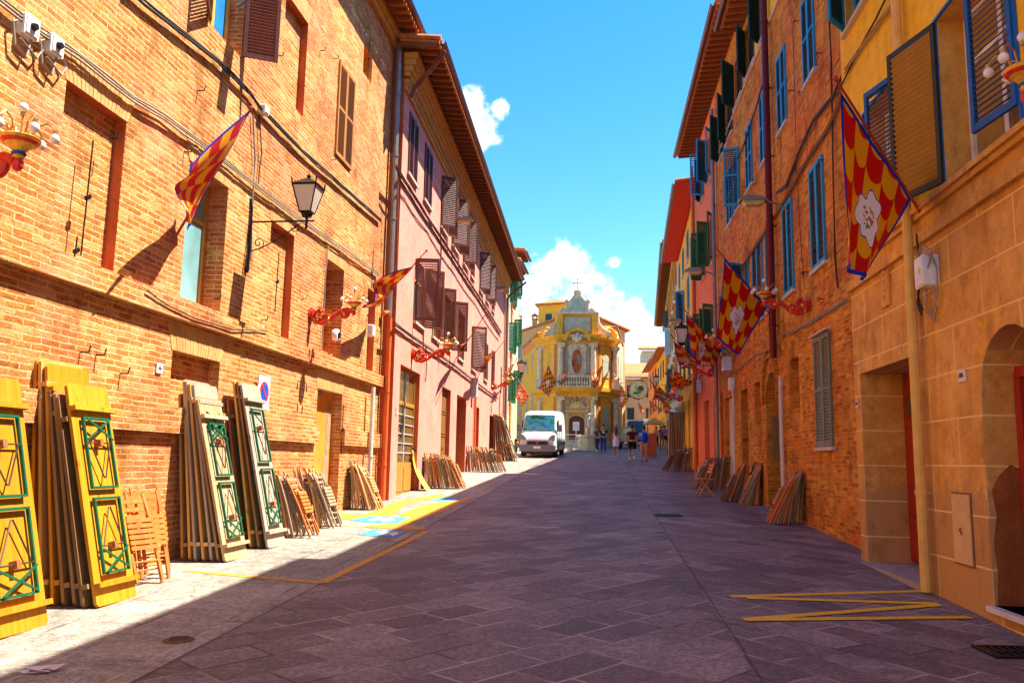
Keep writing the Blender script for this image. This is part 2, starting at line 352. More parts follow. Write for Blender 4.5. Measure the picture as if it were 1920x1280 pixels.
def wallmesh(F, s0, s1, z0, z1, holes, mats, depth=5, ends=(True, True), endmat=0, top=True, name='wall'):
    mb = MB(); ss = {s0, s1}; zs = {z0, z1}
    hs_ = [h for h in holes]
    for h in hs_: ss |= {h['s0'], h['s1']}; zs |= {max(z0, h['z0']), min(z1, h['z1'])}
    ss = sorted(x for x in ss if s0-1e-6 <= x <= s1+1e-6); zs = sorted(x for x in zs if z0-1e-6 <= x <= z1+1e-6)
    for i in range(len(ss)-1):
        j = 0
        while j < len(zs)-1:
            a = (ss[i]+ss[i+1])/2
            def inh(q): return any(h['s0'] < a < h['s1'] and h['z0'] < q < h['z1'] for h in hs_)
            if inh((zs[j]+zs[j+1])/2): j += 1; continue
            k = j
            while k+1 < len(zs)-1 and not inh((zs[k+1]+zs[k+2])/2): k += 1
            F.quad(mb, [(ss[i],0,zs[j]),(ss[i+1],0,zs[j]),(ss[i+1],0,zs[k+1]),(ss[i],0,zs[k+1])]); j = k+1
    for h in hs_:
        a, b, c, d = h['s0'], h['s1'], h['z0'], h['z1']; D = -h.get('dp', .2); rm = h.get('rm', 0); bm_ = h.get('bm', rm)
        F.quad(mb, [(a,0,c),(a,D,c),(a,D,d),(a,0,d)], rm); F.quad(mb, [(b,D,c),(b,0,c),(b,0,d),(b,D,d)], rm)
        F.quad(mb, [(a,0,c),(b,0,c),(b,D,c),(a,D,c)], rm)
        if h.get('arch'):
            P = arc_pts(a, b, d, 12, h['arch'] == 2)
            for i in range(len(P)-1):
                (x0, y0), (x1, y1) = P[i], P[i+1]
                F.quad(mb, [(x0,0,y0),(x1,0,y1),(x1,0,d+1e-4),(x0,0,d+1e-4)]); F.quad(mb, [(x0,D,y0),(x1,D,y1),(x1,0,y1),(x0,0,y0)], rm)
        else: F.quad(mb, [(a,D,d),(b,D,d),(b,0,d),(a,0,d)], rm)
        F.quad(mb, [(a,D,c),(b,D,c),(b,D,d),(a,D,d)], bm_)
    if ends[0]: F.quad(mb, [(s0,-depth,z0),(s0,0,z0),(s0,0,z1),(s0,-depth,z1)], endmat)
    if ends[1]: F.quad(mb, [(s1,0,z0),(s1,-depth,z0),(s1,-depth,z1),(s1,0,z1)], endmat)
    F.quad(mb, [(s1,-depth,z0),(s0,-depth,z0),(s0,-depth,z1),(s1,-depth,z1)])
    if top: F.quad(mb, [(s0,0,z1),(s1,0,z1),(s1,-depth,z1),(s0,-depth,z1)])
    return mb.build(name, mats, F.root)
# ---- louvred shutter: hinge at x=0
_shc = {}
def shutter_mesh(wd, ht, mats, pitch=.05, rails=1, tilt=1):
    key = (round(wd, 2), round(ht, 2), mats[0].name, pitch, rails, tilt)
    if key in _shc: return _shc[key]
    mb = MB(); st = min(.055, wd*.14); t = .038
    mb.box(0, st, -t/2, t/2, 0, ht); mb.box(wd-st, wd, -t/2, t/2, 0, ht)
    zr = [0]+[ht*(i+1)/(rails+1) for i in range(rails)]+[ht-st*1.3]
    for i, z in enumerate(zr): mb.box(st, wd-st, -t/2+.003, t/2-.003, z, z+st*(1.3 if i in (0, len(zr)-1) else 1))
    for i in range(len(zr)-1):
        a, b = zr[i]+st*1.3, zr[i+1]; n = max(2, int((b-a)/pitch))
        for k in range(n):
            z = a+(b-a)*(k+.5)/n; hh = (b-a)/n*.33
            y_ = t*.42*tilt; mb.add([(st,-y_,z-hh),(wd-st,-y_,z-hh),(wd-st,y_,z+hh),(st,y_,z+hh),(st,-y_,z-hh+.008),(wd-st,-y_,z-hh+.008),(wd-st,y_,z+hh+.008),(st,y_,z+hh+.008)],
                   [(0,1,2,3),(7,6,5,4),(0,4,5,1),(2,6,7,3)], 1)
    o = mb.build('shutter', mats); me = o.data; bpy.data.objects.remove(o); _shc[key] = me; return me
def put_shutter(F, win, hs, z0, wd, ht, th, near, mats, pitch=.05, rails=1, d=.02, label=None):
    o = bpy.data.objects.new('shutter', shutter_mesh(wd, ht, mats, pitch, rails, 1 if (near == (F.sg < 0)) else -1)); col.objects.link(o); o.parent = win
    o.location = (hs, F.sg*d, z0); o.rotation_euler = (0, 0, F.sg*R(th) if near else math.pi-F.sg*R(th))
    if label: o['label'] = label
    return o
def window(F, r, dp=.18, mats=SH_BR, th=(0, 0), sill=True, glass=GLS, fmat=WFR, pitch=.05, rails=1, frame=True, sm=None, lab=None, which=(1, 1), mull=True):
    s0, s1, z0, z1 = r; mb = MB(); fw = .06
    D = -dp+.012
    if frame:
        for a, b, c, d in ((s0+.005, s0+fw, z0+.005, z1-.005), (s1-fw, s1-.005, z0+.005, z1-.005), (s0+fw, s1-fw, z0+.005, z0+fw), (s0+fw, s1-fw, z1-fw, z1-.005)): F.box(mb, a, b, D, D+.07, c, d)
        if mull: F.box(mb, (s0+s1)/2-.04, (s0+s1)/2+.04, D, D+.08, z0+fw, z1-fw)
        zt = z0+(z1-z0)*.68
        F.box(mb, s0+fw, s1-fw, D+.002, D+.062, zt, zt+.05)
    if sill: F.box(mb, s0-.06, s1+.06, -.02, .07, z0-.06, z0, 1)
    if not mb.v: F.box(mb, s0+.01, s1-.01, D, D+.03, z0+.01, z1-.01)
    wo = mb.build('window', [fmat, sm or STN], F.root)
    if lab: wo['label'] = lab
    if frame:
        m2 = MB(); F.box(m2, s0+fw-.01, s1-fw+.01, D+.012, D+.03, z0+fw-.01, z1-fw+.01); m2.build('pane', glass, wo)
    wd = (s1-s0)/2
    if which[0] and th[0] is not None: put_shutter(F, wo, s0+.004, z0+.01, wd-.006, z1-z0-.02, th[0], True, mats, pitch, rails, .022 if th[0] == 0 else .03)
    if which[1] and th[1] is not None: put_shutter(F, wo, s1-.004, z0+.01, wd-.006, z1-z0-.02, th[1], False, mats, pitch, rails, .022 if th[1] == 0 else .03)
    return wo
def hole(r, dp=.18, **k): return dict(s0=r[0], s1=r[1], z0=r[2], z1=r[3], dp=dp, **k)
def eave(F, s0, s1, z, ov=.9, rise=.32, back=4, gut=True, raft=.33, soff=None, tile=None, gmat=None, cornice=None, rz=.10, rafter=True, th=.05):
    """tiled roof: sloping slab with rafters below and a gutter at the edge"""
    mb = MB(); ze = z-ov*rise*.25
    def Z(d): return z+(-d)*rise if d < 0 else z-d*rise*.25
    # deck
    def slab(t0, t1, m, dd0=-back, dd1=ov):
        vs = []
        for dd in (dd0, 0, dd1):
            for a in (s0, s1):
                for t in (t0, t1): vs.append(F.l(a, dd, Z(dd)+t))
        fs = [(0,1,5,4),(4,5,9,8),(2,6,7,3),(6,10,11,7),(0,2,3,1),(8,9,11,10),(0,4,6,2),(4,8,10,6),(1,3,7,5),(5,7,11,9)]
        mb.add(vs, fs, m)
    slab(rz, rz+th, 1, -.05)
    slab(rz+th+.004, rz+th+.07, 0)
    # tile ends
    n = int((s1-s0)/.2)
    for i in range(n+1):
        a = s0+(s1-s0)*i/n
        mb.tube([F.l(a, -1.2, Z(-1.2)+rz+th+.08), F.l(a, 0, Z(0)+rz+th+.08), F.l(a, ov+.05, Z(ov)+rz+th+.07)], .07, 6, 0)
    if rafter:
        n = int((s1-s0)/raft)
        for i in range(n+1):
            a = s0+.06+(s1-s0-.12)*i/n
            mb.bar(F.l(a, -.05, Z(0)+rz/2), F.l(a, ov-.05, Z(ov)+rz/2+.01), .085, rz-.01, 2)
    o = mb.build('roof', [tile or TILE, soff or SOFF, RAFT], F.root)
    if gut:
        m2 = MB(); zz = Z(ov)+rz+.02; pr = [(ov+.09+.075*math.cos(math.pi*k/8), zz-.075*math.sin(math.pi*k/8)) for k in range(9)]
        for rr in (0, .01):
            vs = []
            for a in (s0, s1):
                for k in range(9): vs.append(F.l(a, ov+.09+(.075-rr)*math.cos(math.pi*k/8), zz-(.075-rr)*math.sin(math.pi*k/8)))
            m2.add(vs, [(k, k+1, 9+k+1, 9+k) for k in range(8)])
        m2.tube([F.l(s0, ov+.165, zz), F.l(s1, ov+.165, zz)], .012, 6)
        m2.build('gutter', gmat or GUT, o)
    if cornice:
        m3 = MB()
        for (d, h0, h1) in cornice: F.box(m3, s0+.02, s1-.02, 0.004, d, z-h0, z-h1)
        m3.build('cornice', CORN, F.root)
    return o
def pipe(F, pts, r, mat, name='drainpipe', clips=True):
    mb = MB(); P = [F.l(*p) for p in pts]; mb.tube(P, r, 10)
    for i in range(len(pts)-1):
        a, b = pts[i], pts[i+1]; L = abs(b[2]-a[2])
        if L > 1.5 and clips:
            n = int(L/1.6)
            for k in range(1, n+1):
                z = a[2]+(b[2]-a[2])*k/(n+.5); t = (z-a[2])/(b[2]-a[2]); s_ = a[0]+(b[0]-a[0])*t; d = a[1]+(b[1]-a[1])*t
                mb.tube([F.l(s_, d, z-.025), F.l(s_, d, z+.025)], r*1.18, 10); F.box(mb, s_-.012, s_+.012, 0, d, z-.012, z+.012)
    return mb.build(name, mat, F.root, smooth=False)
def cable(F, pix, r=.012, n=2, d=.03, mat=None, sag=.0, spread=.03, seed=0):
    rnd = random.Random(seed); mb = MB(); base = [F.sz(*p) for p in pix]
    for k in range(n):
        pts = []
        for i in range(len(base)-1):
            (a, z), (b, y) = base[i], base[i+1]; L = max(2, int(abs(b-a)/.35))
            for j in range(L+(1 if i == len(base)-2 else 0)):
                t = j/L; pts.append(F.l(a+(b-a)*t, d+rnd.uniform(0, .012)+k*.004, z+(y-z)*t-k*spread+rnd.uniform(-.008, .008)-sag*math.sin(math.pi*t)))
        mb.tube(pts, r, 6)
    return mb.build('cable', mat or CBL, F.root)
def door(F, r, D, mat, panels=(2, 3), name='door', glass=None, handle=True, lab=None, arch=False):
    s0, s1, z0, z1 = r; mb = MB(); e = .006
    s0 += e; s1 -= e; z1 -= e
    F.box(mb, s0, s1, D, D+.045, z0, z1)
    nx, nz_ = panels; g_ = .07; pw = (s1-s0-g_)/nx; ph = (z1-z0-g_)/nz_
    for i in range(nx):
        for j in range(nz_):
            a, c = s0+g_+i*pw, z0+g_+j*ph
            for q, (x0, x1, y0, y1) in enumerate(((a, a+pw-g_, c, c+.02), (a, a+pw-g_, c+ph-g_-.02, c+ph-g_), (a, a+.02, c+.02, c+ph-g_-.02), (a+pw-g_-.02, a+pw-g_, c+.02, c+ph-g_-.02))): F.box(mb, x0, x1, D+.045, D+.062, y0, y1)
    o = mb.build(name, mat, F.root)
    if handle:
        m2 = MB(); a = s0+(s1-s0)*.5+.06; F.box(m2, a, a+.03, D+.062, D+.075, z0+.95, z0+1.12); m2.tube([F.l(a+.015, D+.075, z0+1.03), F.l(a+.015, D+.12, z0+1.03), F.l(a+.10, D+.12, z0+1.03)], .01, 6); m2.build('handle', IRN, o)
    if lab: o['label'] = lab
    return o
# ================================================================== GROUND
def paving():
    m = MT('street_paving', .75, 0, .25); m.tc = m.tc; geo = m.n('ShaderNodeNewGeometry'); P = geo.outputs['Position']
    sx = m.n('ShaderNodeSeparateXYZ'); m.l(P, sx.inputs[0])
    def slabs(rot, w_, h_, off=(0,0,0)):
        b = m.n('ShaderNodeTexBrick'); wv = m.n('ShaderNodeTexNoise'); m.l(P, wv.inputs['Vector']); wv.inputs['Scale'].default_value = 1.2
        ad = m.n('ShaderNodeVectorMath', operation='MULTIPLY_ADD'); m.l(wv.outputs['Color'], ad.inputs[0]); ad.inputs[1].default_value = (.05,.05,0); m.l(P, ad.inputs[2])
        m.l(m.map(ad.outputs[0], (1,1,0), rot, off), b.inputs['Vector']); b.offset = .43; b.offset_frequency = 2; b.squash = .72; b.squash_frequency = 3
        b.inputs['Color1'].default_value = (0,0,0,1); b.inputs['Color2'].default_value = (1,1,1,1); b.inputs['Mortar'].default_value = (.5,.5,.5,1); b.inputs['Scale'].default_value = 1
        b.inputs['Mortar Size'].default_value = .014; b.inputs['Mortar Smooth'].default_value = .2; b.inputs['Brick Width'].default_value = w_; b.inputs['Row Height'].default_value = h_
        return b
    A = slabs(R(-90), 1.25, .62); B = slabs(R(-52), .78, .37); C_ = slabs(R(52), .9, .37, (.3,.2,0))
    gx = m.mth('ADD', sx.outputs[0], m.mth('MULTIPLY', sx.outputs[1], -.005))
    k1 = m.mth('GREATER_THAN', gx, -3.0); k2 = m.mth('GREATER_THAN', gx, 1.05)
    colr = m.mix(k2, m.mix(k1, A.outputs['Color'], B.outputs['Color']), C_.outputs['Color'])
    fac = m.mix(k2, m.mix(k1, A.outputs['Fac'], B.outputs['Fac']), C_.outputs['Fac'])
    base = m.ramp(colr, [(0, (.20,.145,.135)), (.35, (.30,.235,.215)), (.6, (.18,.13,.125)), (.85, (.37,.295,.265)), (1, (.25,.185,.17))])
    side = m.ramp(colr, [(0, (.30,.265,.215)), (.5, (.40,.355,.29)), (1, (.35,.305,.245))])
    base = m.mix(k1, side, base)
    n1 = m.noise(P, .45, 6, .6); base = m.mix(1, base, m.ramp(n1, [(.3, (.68,.68,.72)), (.7, (1.22,1.2,1.16))]), 'MULTIPLY')
    # chiselled texture, direction changes from slab to slab
    w1 = m.n('ShaderNodeTexWave'); m.l(m.map(P, (1,1,0), R(38)), w1.inputs['Vector']); w1.inputs['Scale'].default_value = 13; w1.inputs['Distortion'].default_value = 2.5; w1.inputs['Detail'].default_value = 3
    w2 = m.n('ShaderNodeTexWave'); m.l(m.map(P, (1,1,0), R(-52)), w2.inputs['Vector']); w2.inputs['Scale'].default_value = 13; w2.inputs['Distortion'].default_value = 2.5; w2.inputs['Detail'].default_value = 3
    wv = m.mix(m.mth('GREATER_THAN', colr, .55), w1.outputs['Fac'], w2.outputs['Fac'])
    f2 = m.noise(P, 26, 7, .7); base = m.mix(.8, base, m.ramp(f2, [(.34, (.36,.36,.36)), (.68, (1.5,1.5,1.5))]), 'MULTIPLY')
    f3 = m.noise(m.map(P, (1,1,1)), 5.5, 10, .76); base = m.mix(.7, base, m.ramp(f3, [(.36, (.45,.45,.48)), (.64, (1.3,1.28,1.26))]), 'MULTIPLY')
    base = m.mix(.38, base, m.ramp(wv, [(0, (.4,.4,.4)), (1, (1.5,1.5,1.5))]), 'MULTIPLY')
    # spots of gum and spilt paint, dark oil
    v = m.n('ShaderNodeTexVoronoi'); m.l(P, v.inputs['Vector']); v.inputs['Scale'].default_value = 1.1
    base = m.mix(m.mr(v.outputs['Distance'], .03, .045, .55, 0), base, (.5,.47,.45))
    base = m.mix(m.mr(m.noise(m.map(P, (.5,1.6,1)), 1.1, 8, .75), .56, .68, 0, .7), base, (.05,.04,.045))
    joint = m.mix(m.mr(m.noise(P, 1.7, 4), .4, .6, 0, 1), (.07,.05,.045), (.52,.40,.32))
    base = m.mix(m.mth('MULTIPLY', fac, .85), base, joint)
    for x0, wd in ((-3.0, .014), (1.05, .010)):
        base = m.mix(m.mth('LESS_THAN', m.mth('ABSOLUTE', m.mth('SUBTRACT', gx, m.mth('ADD', x0, m.mth('MULTIPLY', m.noise(P, .8, 2), .05)))), wd), base, m.mix(.6, base, (.03,.02,.02)))
    m.col(base)
    h = m.mth('MULTIPLY_ADD', fac, -2.2, m.mth('ADD', m.mth('MULTIPLY', f2, .8), m.mth('ADD', m.mth('MULTIPLY', wv, .35), f3))); m.bump(h, .75, .015)
    m.l(m.mr(f3, .3, .7, .42, .8), m.b.inputs['Roughness'])
    return m.m
mb = MB(); ys = [-12+1.0*i for i in range(60)]+[50+5*i for i in range(19)]+[150, 200, 300, 500, 900, 1500]
xs = [-600, -60, -6, -3, 0, 3, 6, 60, 600]
vs = [(x, y, g(max(y, -2)) if y > -2 else g(-2)) for y in ys for x in xs]; nx = len(xs)
mb.add(vs, [(j*nx+i, j*nx+i+1, (j+1)*nx+i+1, (j+1)*nx+i) for j in range(len(ys)-1) for i in range(nx-1)])
tag(mb.build('ground', paving()), kind='structure')
def paintm(name, c, wear=.5):
    m = MT(name, .6, 0, .3); geo = m.n('ShaderNodeNewGeometry'); P = geo.outputs['Position']
    n1 = m.noise(P, 22, 9, .8); c2 = m.mix(m.mr(n1, wear, wear+.09, 0, .85), c, (.22,.17,.13)); m.col(m.mix(.4, c2, m.ramp(m.noise(P, 3, 4), [(.3, (.75,.75,.75)), (.7, (1.1,1.1,1.1))]), 'MULTIPLY'))
    m.bump(n1, .3, .006); return m.m
PY = paintm('yellow_road_paint', (.66,.27,.004), .50); PY2 = paintm('shade_yellow_paint', (.88,.50,.012), .53); PB = paintm('blue_road_paint', (.05,.28,.55), .56); PW = paintm('white_road_paint', (.72,.70,.66), .6)  # second yellow is the same paint, lightened for the zigzag lying in shade
_lev = [0]
def decal(polys, mat, name='road_marking', h=.004):
    mb = MB()
    for P in polys:
        # split long shapes so they follow the slope
        vs = [(p[0], p[1], g(p[1])+h) for p in P]; mb.add(vs, [tuple(range(len(vs)))])
    return tag(mb.build(name, mat), kind='structure')
def gp(px, py): p = gnd(px, py); return Vector((p.x, p.y))
def strip(a, b, w_, n=12):
    a, b = Vector(a), Vector(b); d = (b-a); nn = Vector((-d.y, d.x)).normalized()*w_/2; o = []
    for i in range(n):
        p, q = a+d*(i/n), a+d*((i+1)/n); o.append([p-nn, q-nn, q+nn, p+nn])
    return o
decal(strip(gp(345,1070), gp(605,1093), .11), PY); decal(strip(gp(603,1093), gp(800,997), .12), PY)
decal(strip(gp(628,985), gp(800,997), .05), PY)
# hatch of the bay: yellow fields and two blue squares with the wheelchair figure
def field(q, mat, h): decal([[gp(*p) for p in q]], mat, 'road_marking', h)
field([(628,973),(640,962),(672,966),(730,955),(700,975)], PY, .004)
field([(690,962),(745,940),(830,925),(835,930),(760,945),(735,968)], PY, .004)
field([(735,970),(790,948),(862,934),(893,930),(820,962),(760,985)], PY, .004)
field([(690,985),(745,982),(800,990),(790,994),(682,988)], PY, .0055)
field([(655,975),(700,967),(770,970),(745,980),(690,980)], PB, .007)
field([(672,1003),(700,992),(765,996),(740,1008)], PB, .007)
field([(805,938),(835,932),(870,934),(845,940)], PB, .007)
field([(690,975),(712,970),(720,972),(700,977)], PW, .010); field([(712,974),(735,971),(742,976),(718,979)], PW, .010)
field([(705,998),(722,995),(735,1001),(716,1003)], PW, .010); field([(728,1000),(742,997),(748,1001),(736,1006)], PW, .010)
# zigzag on the right
for a, b in (((1370,1118),(1735,1108)), ((1400,1121),(1760,1132)), ((1398,1162),(1760,1134)), ((1395,1163),(1820,1158))): decal(strip(gp(*a), gp(*b), .115, 8), PY2, 'road_marking', .004+.0015*_lev[0]); _lev[0] += 1
decal(strip(gp(985,987), gp(1050,989), .06, 4), PW)
# drain grates and manhole
def grate(px, py, w_, l_, rz, label):
    p = gnd(px, py); mb = MB()
    mb.box(-w_/2, w_/2, -l_/2, -l_/2+.03, .004, .02); mb.box(-w_/2, w_/2, l_/2-.03, l_/2, .004, .02); mb.box(-w_/2, -w_/2+.03, -l_/2+.03, l_/2-.03, .004, .02); mb.box(w_/2-.03, w_/2, -l_/2+.03, l_/2-.03, .004, .02)
    n = int(w_/.06)
    for i in range(1, n): x = -w_/2+w_*i/n; mb.box(x-.012, x+.012, -l_/2+.03, l_/2-.03, .004, .017)
    mb.box(-w_/2+.03, w_/2-.03, -.012, .012, .0045, .019); mb.box(-w_/2, w_/2, -l_/2, l_/2, -.1, .0035, 1)
    tag(mb.build('drain_grate', [IRN, CBL], loc=(p.x, p.y, p.z), rot=(math.atan(.04), 0, rz)), label, 'drain grate')
grate(1252, 966, .55, .4, 0, 'dark iron drain grate set in the paving near the middle of the street')
grate(1905, 1224, .5, .34, .1, 'square iron drain cover with raised pattern at the near right kerb')
mb = MB(); mb.lathe([(0.001,.012),(.10,.012),(.11,.004),(.12,.004),(.125,-.02)], 24); 
for a in range(-2, 3): mb.box(-.07, .07, a*.03-.004, a*.03+.004, .011, .016)
p = gnd(335, 1200); tag(mb.build('manhole_cover', plain('rusty_iron', (.16,.08,.04), .7, .4, .3), loc=p, rot=(.04, 0, .3)), 'round rusty manhole cover in the shaded paving at left', 'manhole cover')

# ================================================================== LEFT: BRICK BUILDING
BL = Fac('brick_building', 'large ochre brick building with blind windows, orange downpipe and cables, first on the left', 'building', (-5.2, 14), 1, 'L')
bz0 = 3.29; bz1 = BL.sz(360, 572)[1]
zlow = bz1
W_END = 5.05; W_TOP = 12.15
def sx(F, px, py): return F.sz(px, py)[0]
r1 = (sx(BL,125,150), sx(BL,237,232), bz1, BL.sz(237,228)[1])
w1r = (sx(BL,341,500), sx(BL,412,587), BL.sz(408,583)[1], BL.sz(428,352)[1])
r2 = (sx(BL,509,412), sx(BL,552,445), bz1, BL.sz(552,443)[1])
ru = (sx(BL,536,8), sx(BL,575,100), BL.sz(567,218)[1], BL.sz(579,47)[1])
w2r = (sx(BL,631,200), sx(BL,659,260), BL.sz(657,322)[1], BL.sz(662,150)[1])
sn = (sx(BL,682,100), sx(BL,698,120), BL.sz(696,158)[1], BL.sz(698,108)[1])
wtop = (sx(BL,388,70), sx(BL,452,105), BL.sz(452,108)[1], BL.sz(452,108)[1]+2.3)
w3r = (sx(BL,608,580), sx(BL,641,600), BL.sz(638,670)[1], BL.sz(645,507)[1])
r4 = (sx(BL,689,560), sx(BL,704,570), bz1, BL.sz(706,550)[1])
nb = (sx(BL,320,700), sx(BL,411,700), 2.21, BL.sz(411,678)[1])
dn = (sx(BL,592,800), sx(BL,639,800), -.5, BL.sz(639,738)[1])
holes = [hole(r1, .13, rm=1), hole(w1r, .36, rm=0), hole(r2, .13, rm=1), hole(ru, .13, rm=1), hole(w2r, .06, bm=2), hole(sn, .3, rm=2), hole(wtop, .3), hole(w3r, .38, bm=2), hole(r4, .15, rm=1), hole(nb, .16), hole(dn, .2, rm=0, bm=2)]
# keep blind panels brick at the back
for h in holes:
    if h.get('rm') == 1: h['bm'] = 0
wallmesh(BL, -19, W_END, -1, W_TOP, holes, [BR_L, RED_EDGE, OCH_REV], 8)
mb = MB(); BL.box(mb, -19, W_END, .002, .11, bz0, bz1, 0)
mb.build('stringcourse', BR_L, BL.root)
mb = MB(); BL.box(mb, -19, dn[0]-.03, .002, .085, 1.88, 2.2); BL.box(mb, dn[1]+.03, W_END, .002, .085, 1.88, 2.2); mb.build('ledge', BR_L, BL.root)
# flat brick arches over the openings
for r_, nm in ((r1, 1), (w1r, 1), (r2, 1), (ru, 0), (nb, 1), (dn, 1), (w3r, 1)):
    mb = MB(); n = int((r_[1]-r_[0]+.3)/.075); h = .36
    for i in range(n):
        t0 = i/n; t1 = (i+.86)/n; a0, a1 = r_[0]-.02, r_[1]+.02; e = .14
        b0, b1 = a0+(a1-a0)*t0, a0+(a1-a0)*t1; c0, c1 = a0-e+(a1-a0+2*e)*t0, a0-e+(a1-a0+2*e)*t1; z = r_[3]; j = random.uniform(.004, .009)
        mb.add([BL.l(b0,0,z),BL.l(b1,0,z),BL.l(c1,0,z+h),BL.l(c0,0,z+h),BL.l(b0,j,z),BL.l(b1,j,z),BL.l(c1,j,z+h),BL.l(c0,j,z+h)], [(4,5,6,7),(0,4,7,3),(1,2,6,5),(3,7,6,2),(0,1,5,4)])
    mb.build('lintel', BR_LP, BL.root)
window(BL, w1r, .36, th=(None, None), sill=False, glass=GLB, mull=False)
window(BL, w2r, .06, SH_OR, (0, 0), sill=False, frame=False)
window(BL, wtop, .3, SH_BR, (158, 118), sill=False, fmat=plain('yellow_wood', (.70,.40,.05), .5), glass=plain('painted_sky_reflection', (.02,.22,.55), .05, 0, .2))  # sky reflection put into the pane's blue base colour
mb = MB(); BL.box(mb, w3r[0]+.02, w3r[0]+.45, -.365, -.31, w3r[2]+.02, w3r[3]-.02); BL.box(mb, w3r[0]+.06, w3r[0]+.41, -.31, -.295, w3r[2]+.1, w3r[3]-.1); mb.build('wooden_shutter', DKW, BL.root)
mb = MB(); BL.box(mb, sn[0]+.01, sn[1]-.1, -.28, -.26, sn[2]+.03, sn[3]-.03); mb.build('window', GLD, BL.root)
# patch of fallen plaster in the door niche
mb = MB(); rr = random.Random(4)
for (cx, cz, rw, rh) in ((dn[0]+.5, 3.0, .38, .28), (dn[1]-.22, 2.2, .13, .6), (dn[1]-.25, 1.3, .18, .5)):
    pts = [(cx+rw*math.cos(t*math.pi/9)*rr.uniform(.75,1.1), cz+rh*math.sin(t*math.pi/9)*rr.uniform(.75,1.1)) for t in range(18)]
    pts = [(min(max(x, dn[0]+.02), dn[1]-.02), min(z, dn[3]-.02)) for x, z in pts]
    k = len(pts); mb.add([BL.l(x, -.196, z) for x, z in pts]+[BL.l(cx, -.196, cz)], [(i, (i+1)%k, k) for i in range(k)])
mb.build('bare_brick_patch', plaster('old_mortar', (.30,.20,.12), (.44,.32,.2), 5, .6), BL.root)
# cables and little wall things
cable(BL, [(-20,-12),(60,48),(140,100),(240,180),(300,215),(370,265),(425,306),(480,350),(560,410),(640,465),(706,512)], .011, 3, .05, CBG, 0, .035, 1)
cable(BL, [(230,-25),(262,2),(330,55),(400,110),(463,172),(487,207)], .014, 3, .05, CBL, 0, .03, 2)
cable(BL, [(490,207),(560,280),(640,350),(710,412)], .014, 3, .05, CBL, 0, .03, 3)
cable(BL, [(470,215),(474,300),(470,350),(468,400),(466,490)], .010, 2, .03, CBG, 0, .0, 4)
cable(BL, [(482,215),(486,290),(480,345)], .010, 1, .03, CBL, 0, 0, 5)
cable(BL, [(255,545),(300,575),(350,598),(420,618),(487,620)], .008, 1, .125, CBL, 0, 0, 6)
cable(BL, [(612,460),(606,520),(603,590),(600,655)], .010, 2, .03, CBG, 0, 0, 7)
for (px, py, L) in ((160,370,1.25),(517,528,1.0),(138,470,.3),(640,805,1.0),(697,505,.9),(690,110,1.0)):
    a, z = BL.sz(px, py); mb = MB(); mb.tube([BL.l(a-.01, .02, z-L/2), BL.l(a+.01, .02, z+L/2)], .009, 6); mb.bar(BL.l(a-.03, .03, z-.02), BL.l(a+.03, .03, z+.02), .035, .04); mb.build('tie_anchor', IRN, BL.root)
rr = random.Random(12)
for (px, py) in ((205,260),(345,285),(370,170),(520,105),(625,110),(490,600),(565,560),(450,670),(150,660),(180,665),(700,640),(620,300),(400,560),(600,95),(225,700)):
    a, z = BL.sz(px, py); mb = MB(); mb.tube([BL.l(a, 0, z), BL.l(a+.01, .09, z), BL.l(a+.02, .1, z+.07)], .009, 5); mb.build('iron_hook', IRN, BL.root)
# roof
er = eave(BL, -19, W_END+.25, W_TOP, .62, .3, 8, cornice=[(.10,.34,.06),(.18,.2,0)])
# drainpipes
s_ = sx(BL, 716, 600)
pipe(BL, [(W_END-.08, .16, W_TOP), (W_END-.08, .16, BL.sz(712,590)[1])], .075, GUTG)
zt = BL.sz(704,582)[1]
pipe(BL, [(W_END-.30, .09, zt), (W_END-.12, .15, zt+.05), (W_END-.05, .18, zt-.1), (W_END-.05, .18, .62)], .06, PIPE_O)
aw, zw = BL.sz(688, 720); pipe(BL, [(aw, .15, 3.2), (aw, .15, .9)], .05, PIPE_W)

# ================================================================== LEFT: PINK BUILDING
PK = Fac('pink_building', 'long pink stucco building with brown shutters and deep rafter eave, second on the left', 'building', (-4.84, 19.5), -.8, 'L')
p0 = sx(PK, 738, 700)
pend = sx(PK, 944, 700)
PT = 11.72
gd = lambda x1, y1, x2, y2: PK.rect(x1, y1, x2, y2)
d1 = gd(751,688,780,922); d2 = gd(829,725,842,850); d3 = gd(857,740,871,880); d4 = gd(890,760,897,839); d5 = gd(918,776,925,840); d6 = gd(934,772,939,840)
doors = []
for r_, tz in ((d1,(781,698)),(d2,(843,731)),(d3,(872,747)),(d4,(897,764)),(d5,(926,781)),(d6,(939,775))):
    doors.append((r_[0], r_[1], g(19.5+r_[0]) if r_ is not d3 else g(19.5+r_[0]), PK.sz(*tz)[1]))
up = []
ZU0 = PK.sz(779.5,348.8)[1]; ZU1 = PK.sz(784,240)[1]
ZM0 = PK.sz(868,678)[1]; ZM1 = PK.sz(870,593)[1]
u1 = (sx(PK,765.5,270), sx(PK,781.5,295)); u2 = (sx(PK,795,330), sx(PK,808.5,345))
ups = [(u1[0], u1[1], (0,0)), (u2[0], u2[1], (0,0))]
u3 = (sx(PK,832,370), sx(PK,843,395)); 
for (xa, ya, xb, yb, th) in ((827,370,838,390,(55,150)), (848,400,859,420,(50,150)), (869,430,877,450,(60,160)), (883,470,889,490,(0,0)), (899,500,905,510,(55,150)), (911,520,916,535,(55,150)), (922,550,926.5,560,(0,0))):
    ups.append((sx(PK,xa,ya), sx(PK,xb,yb), th))
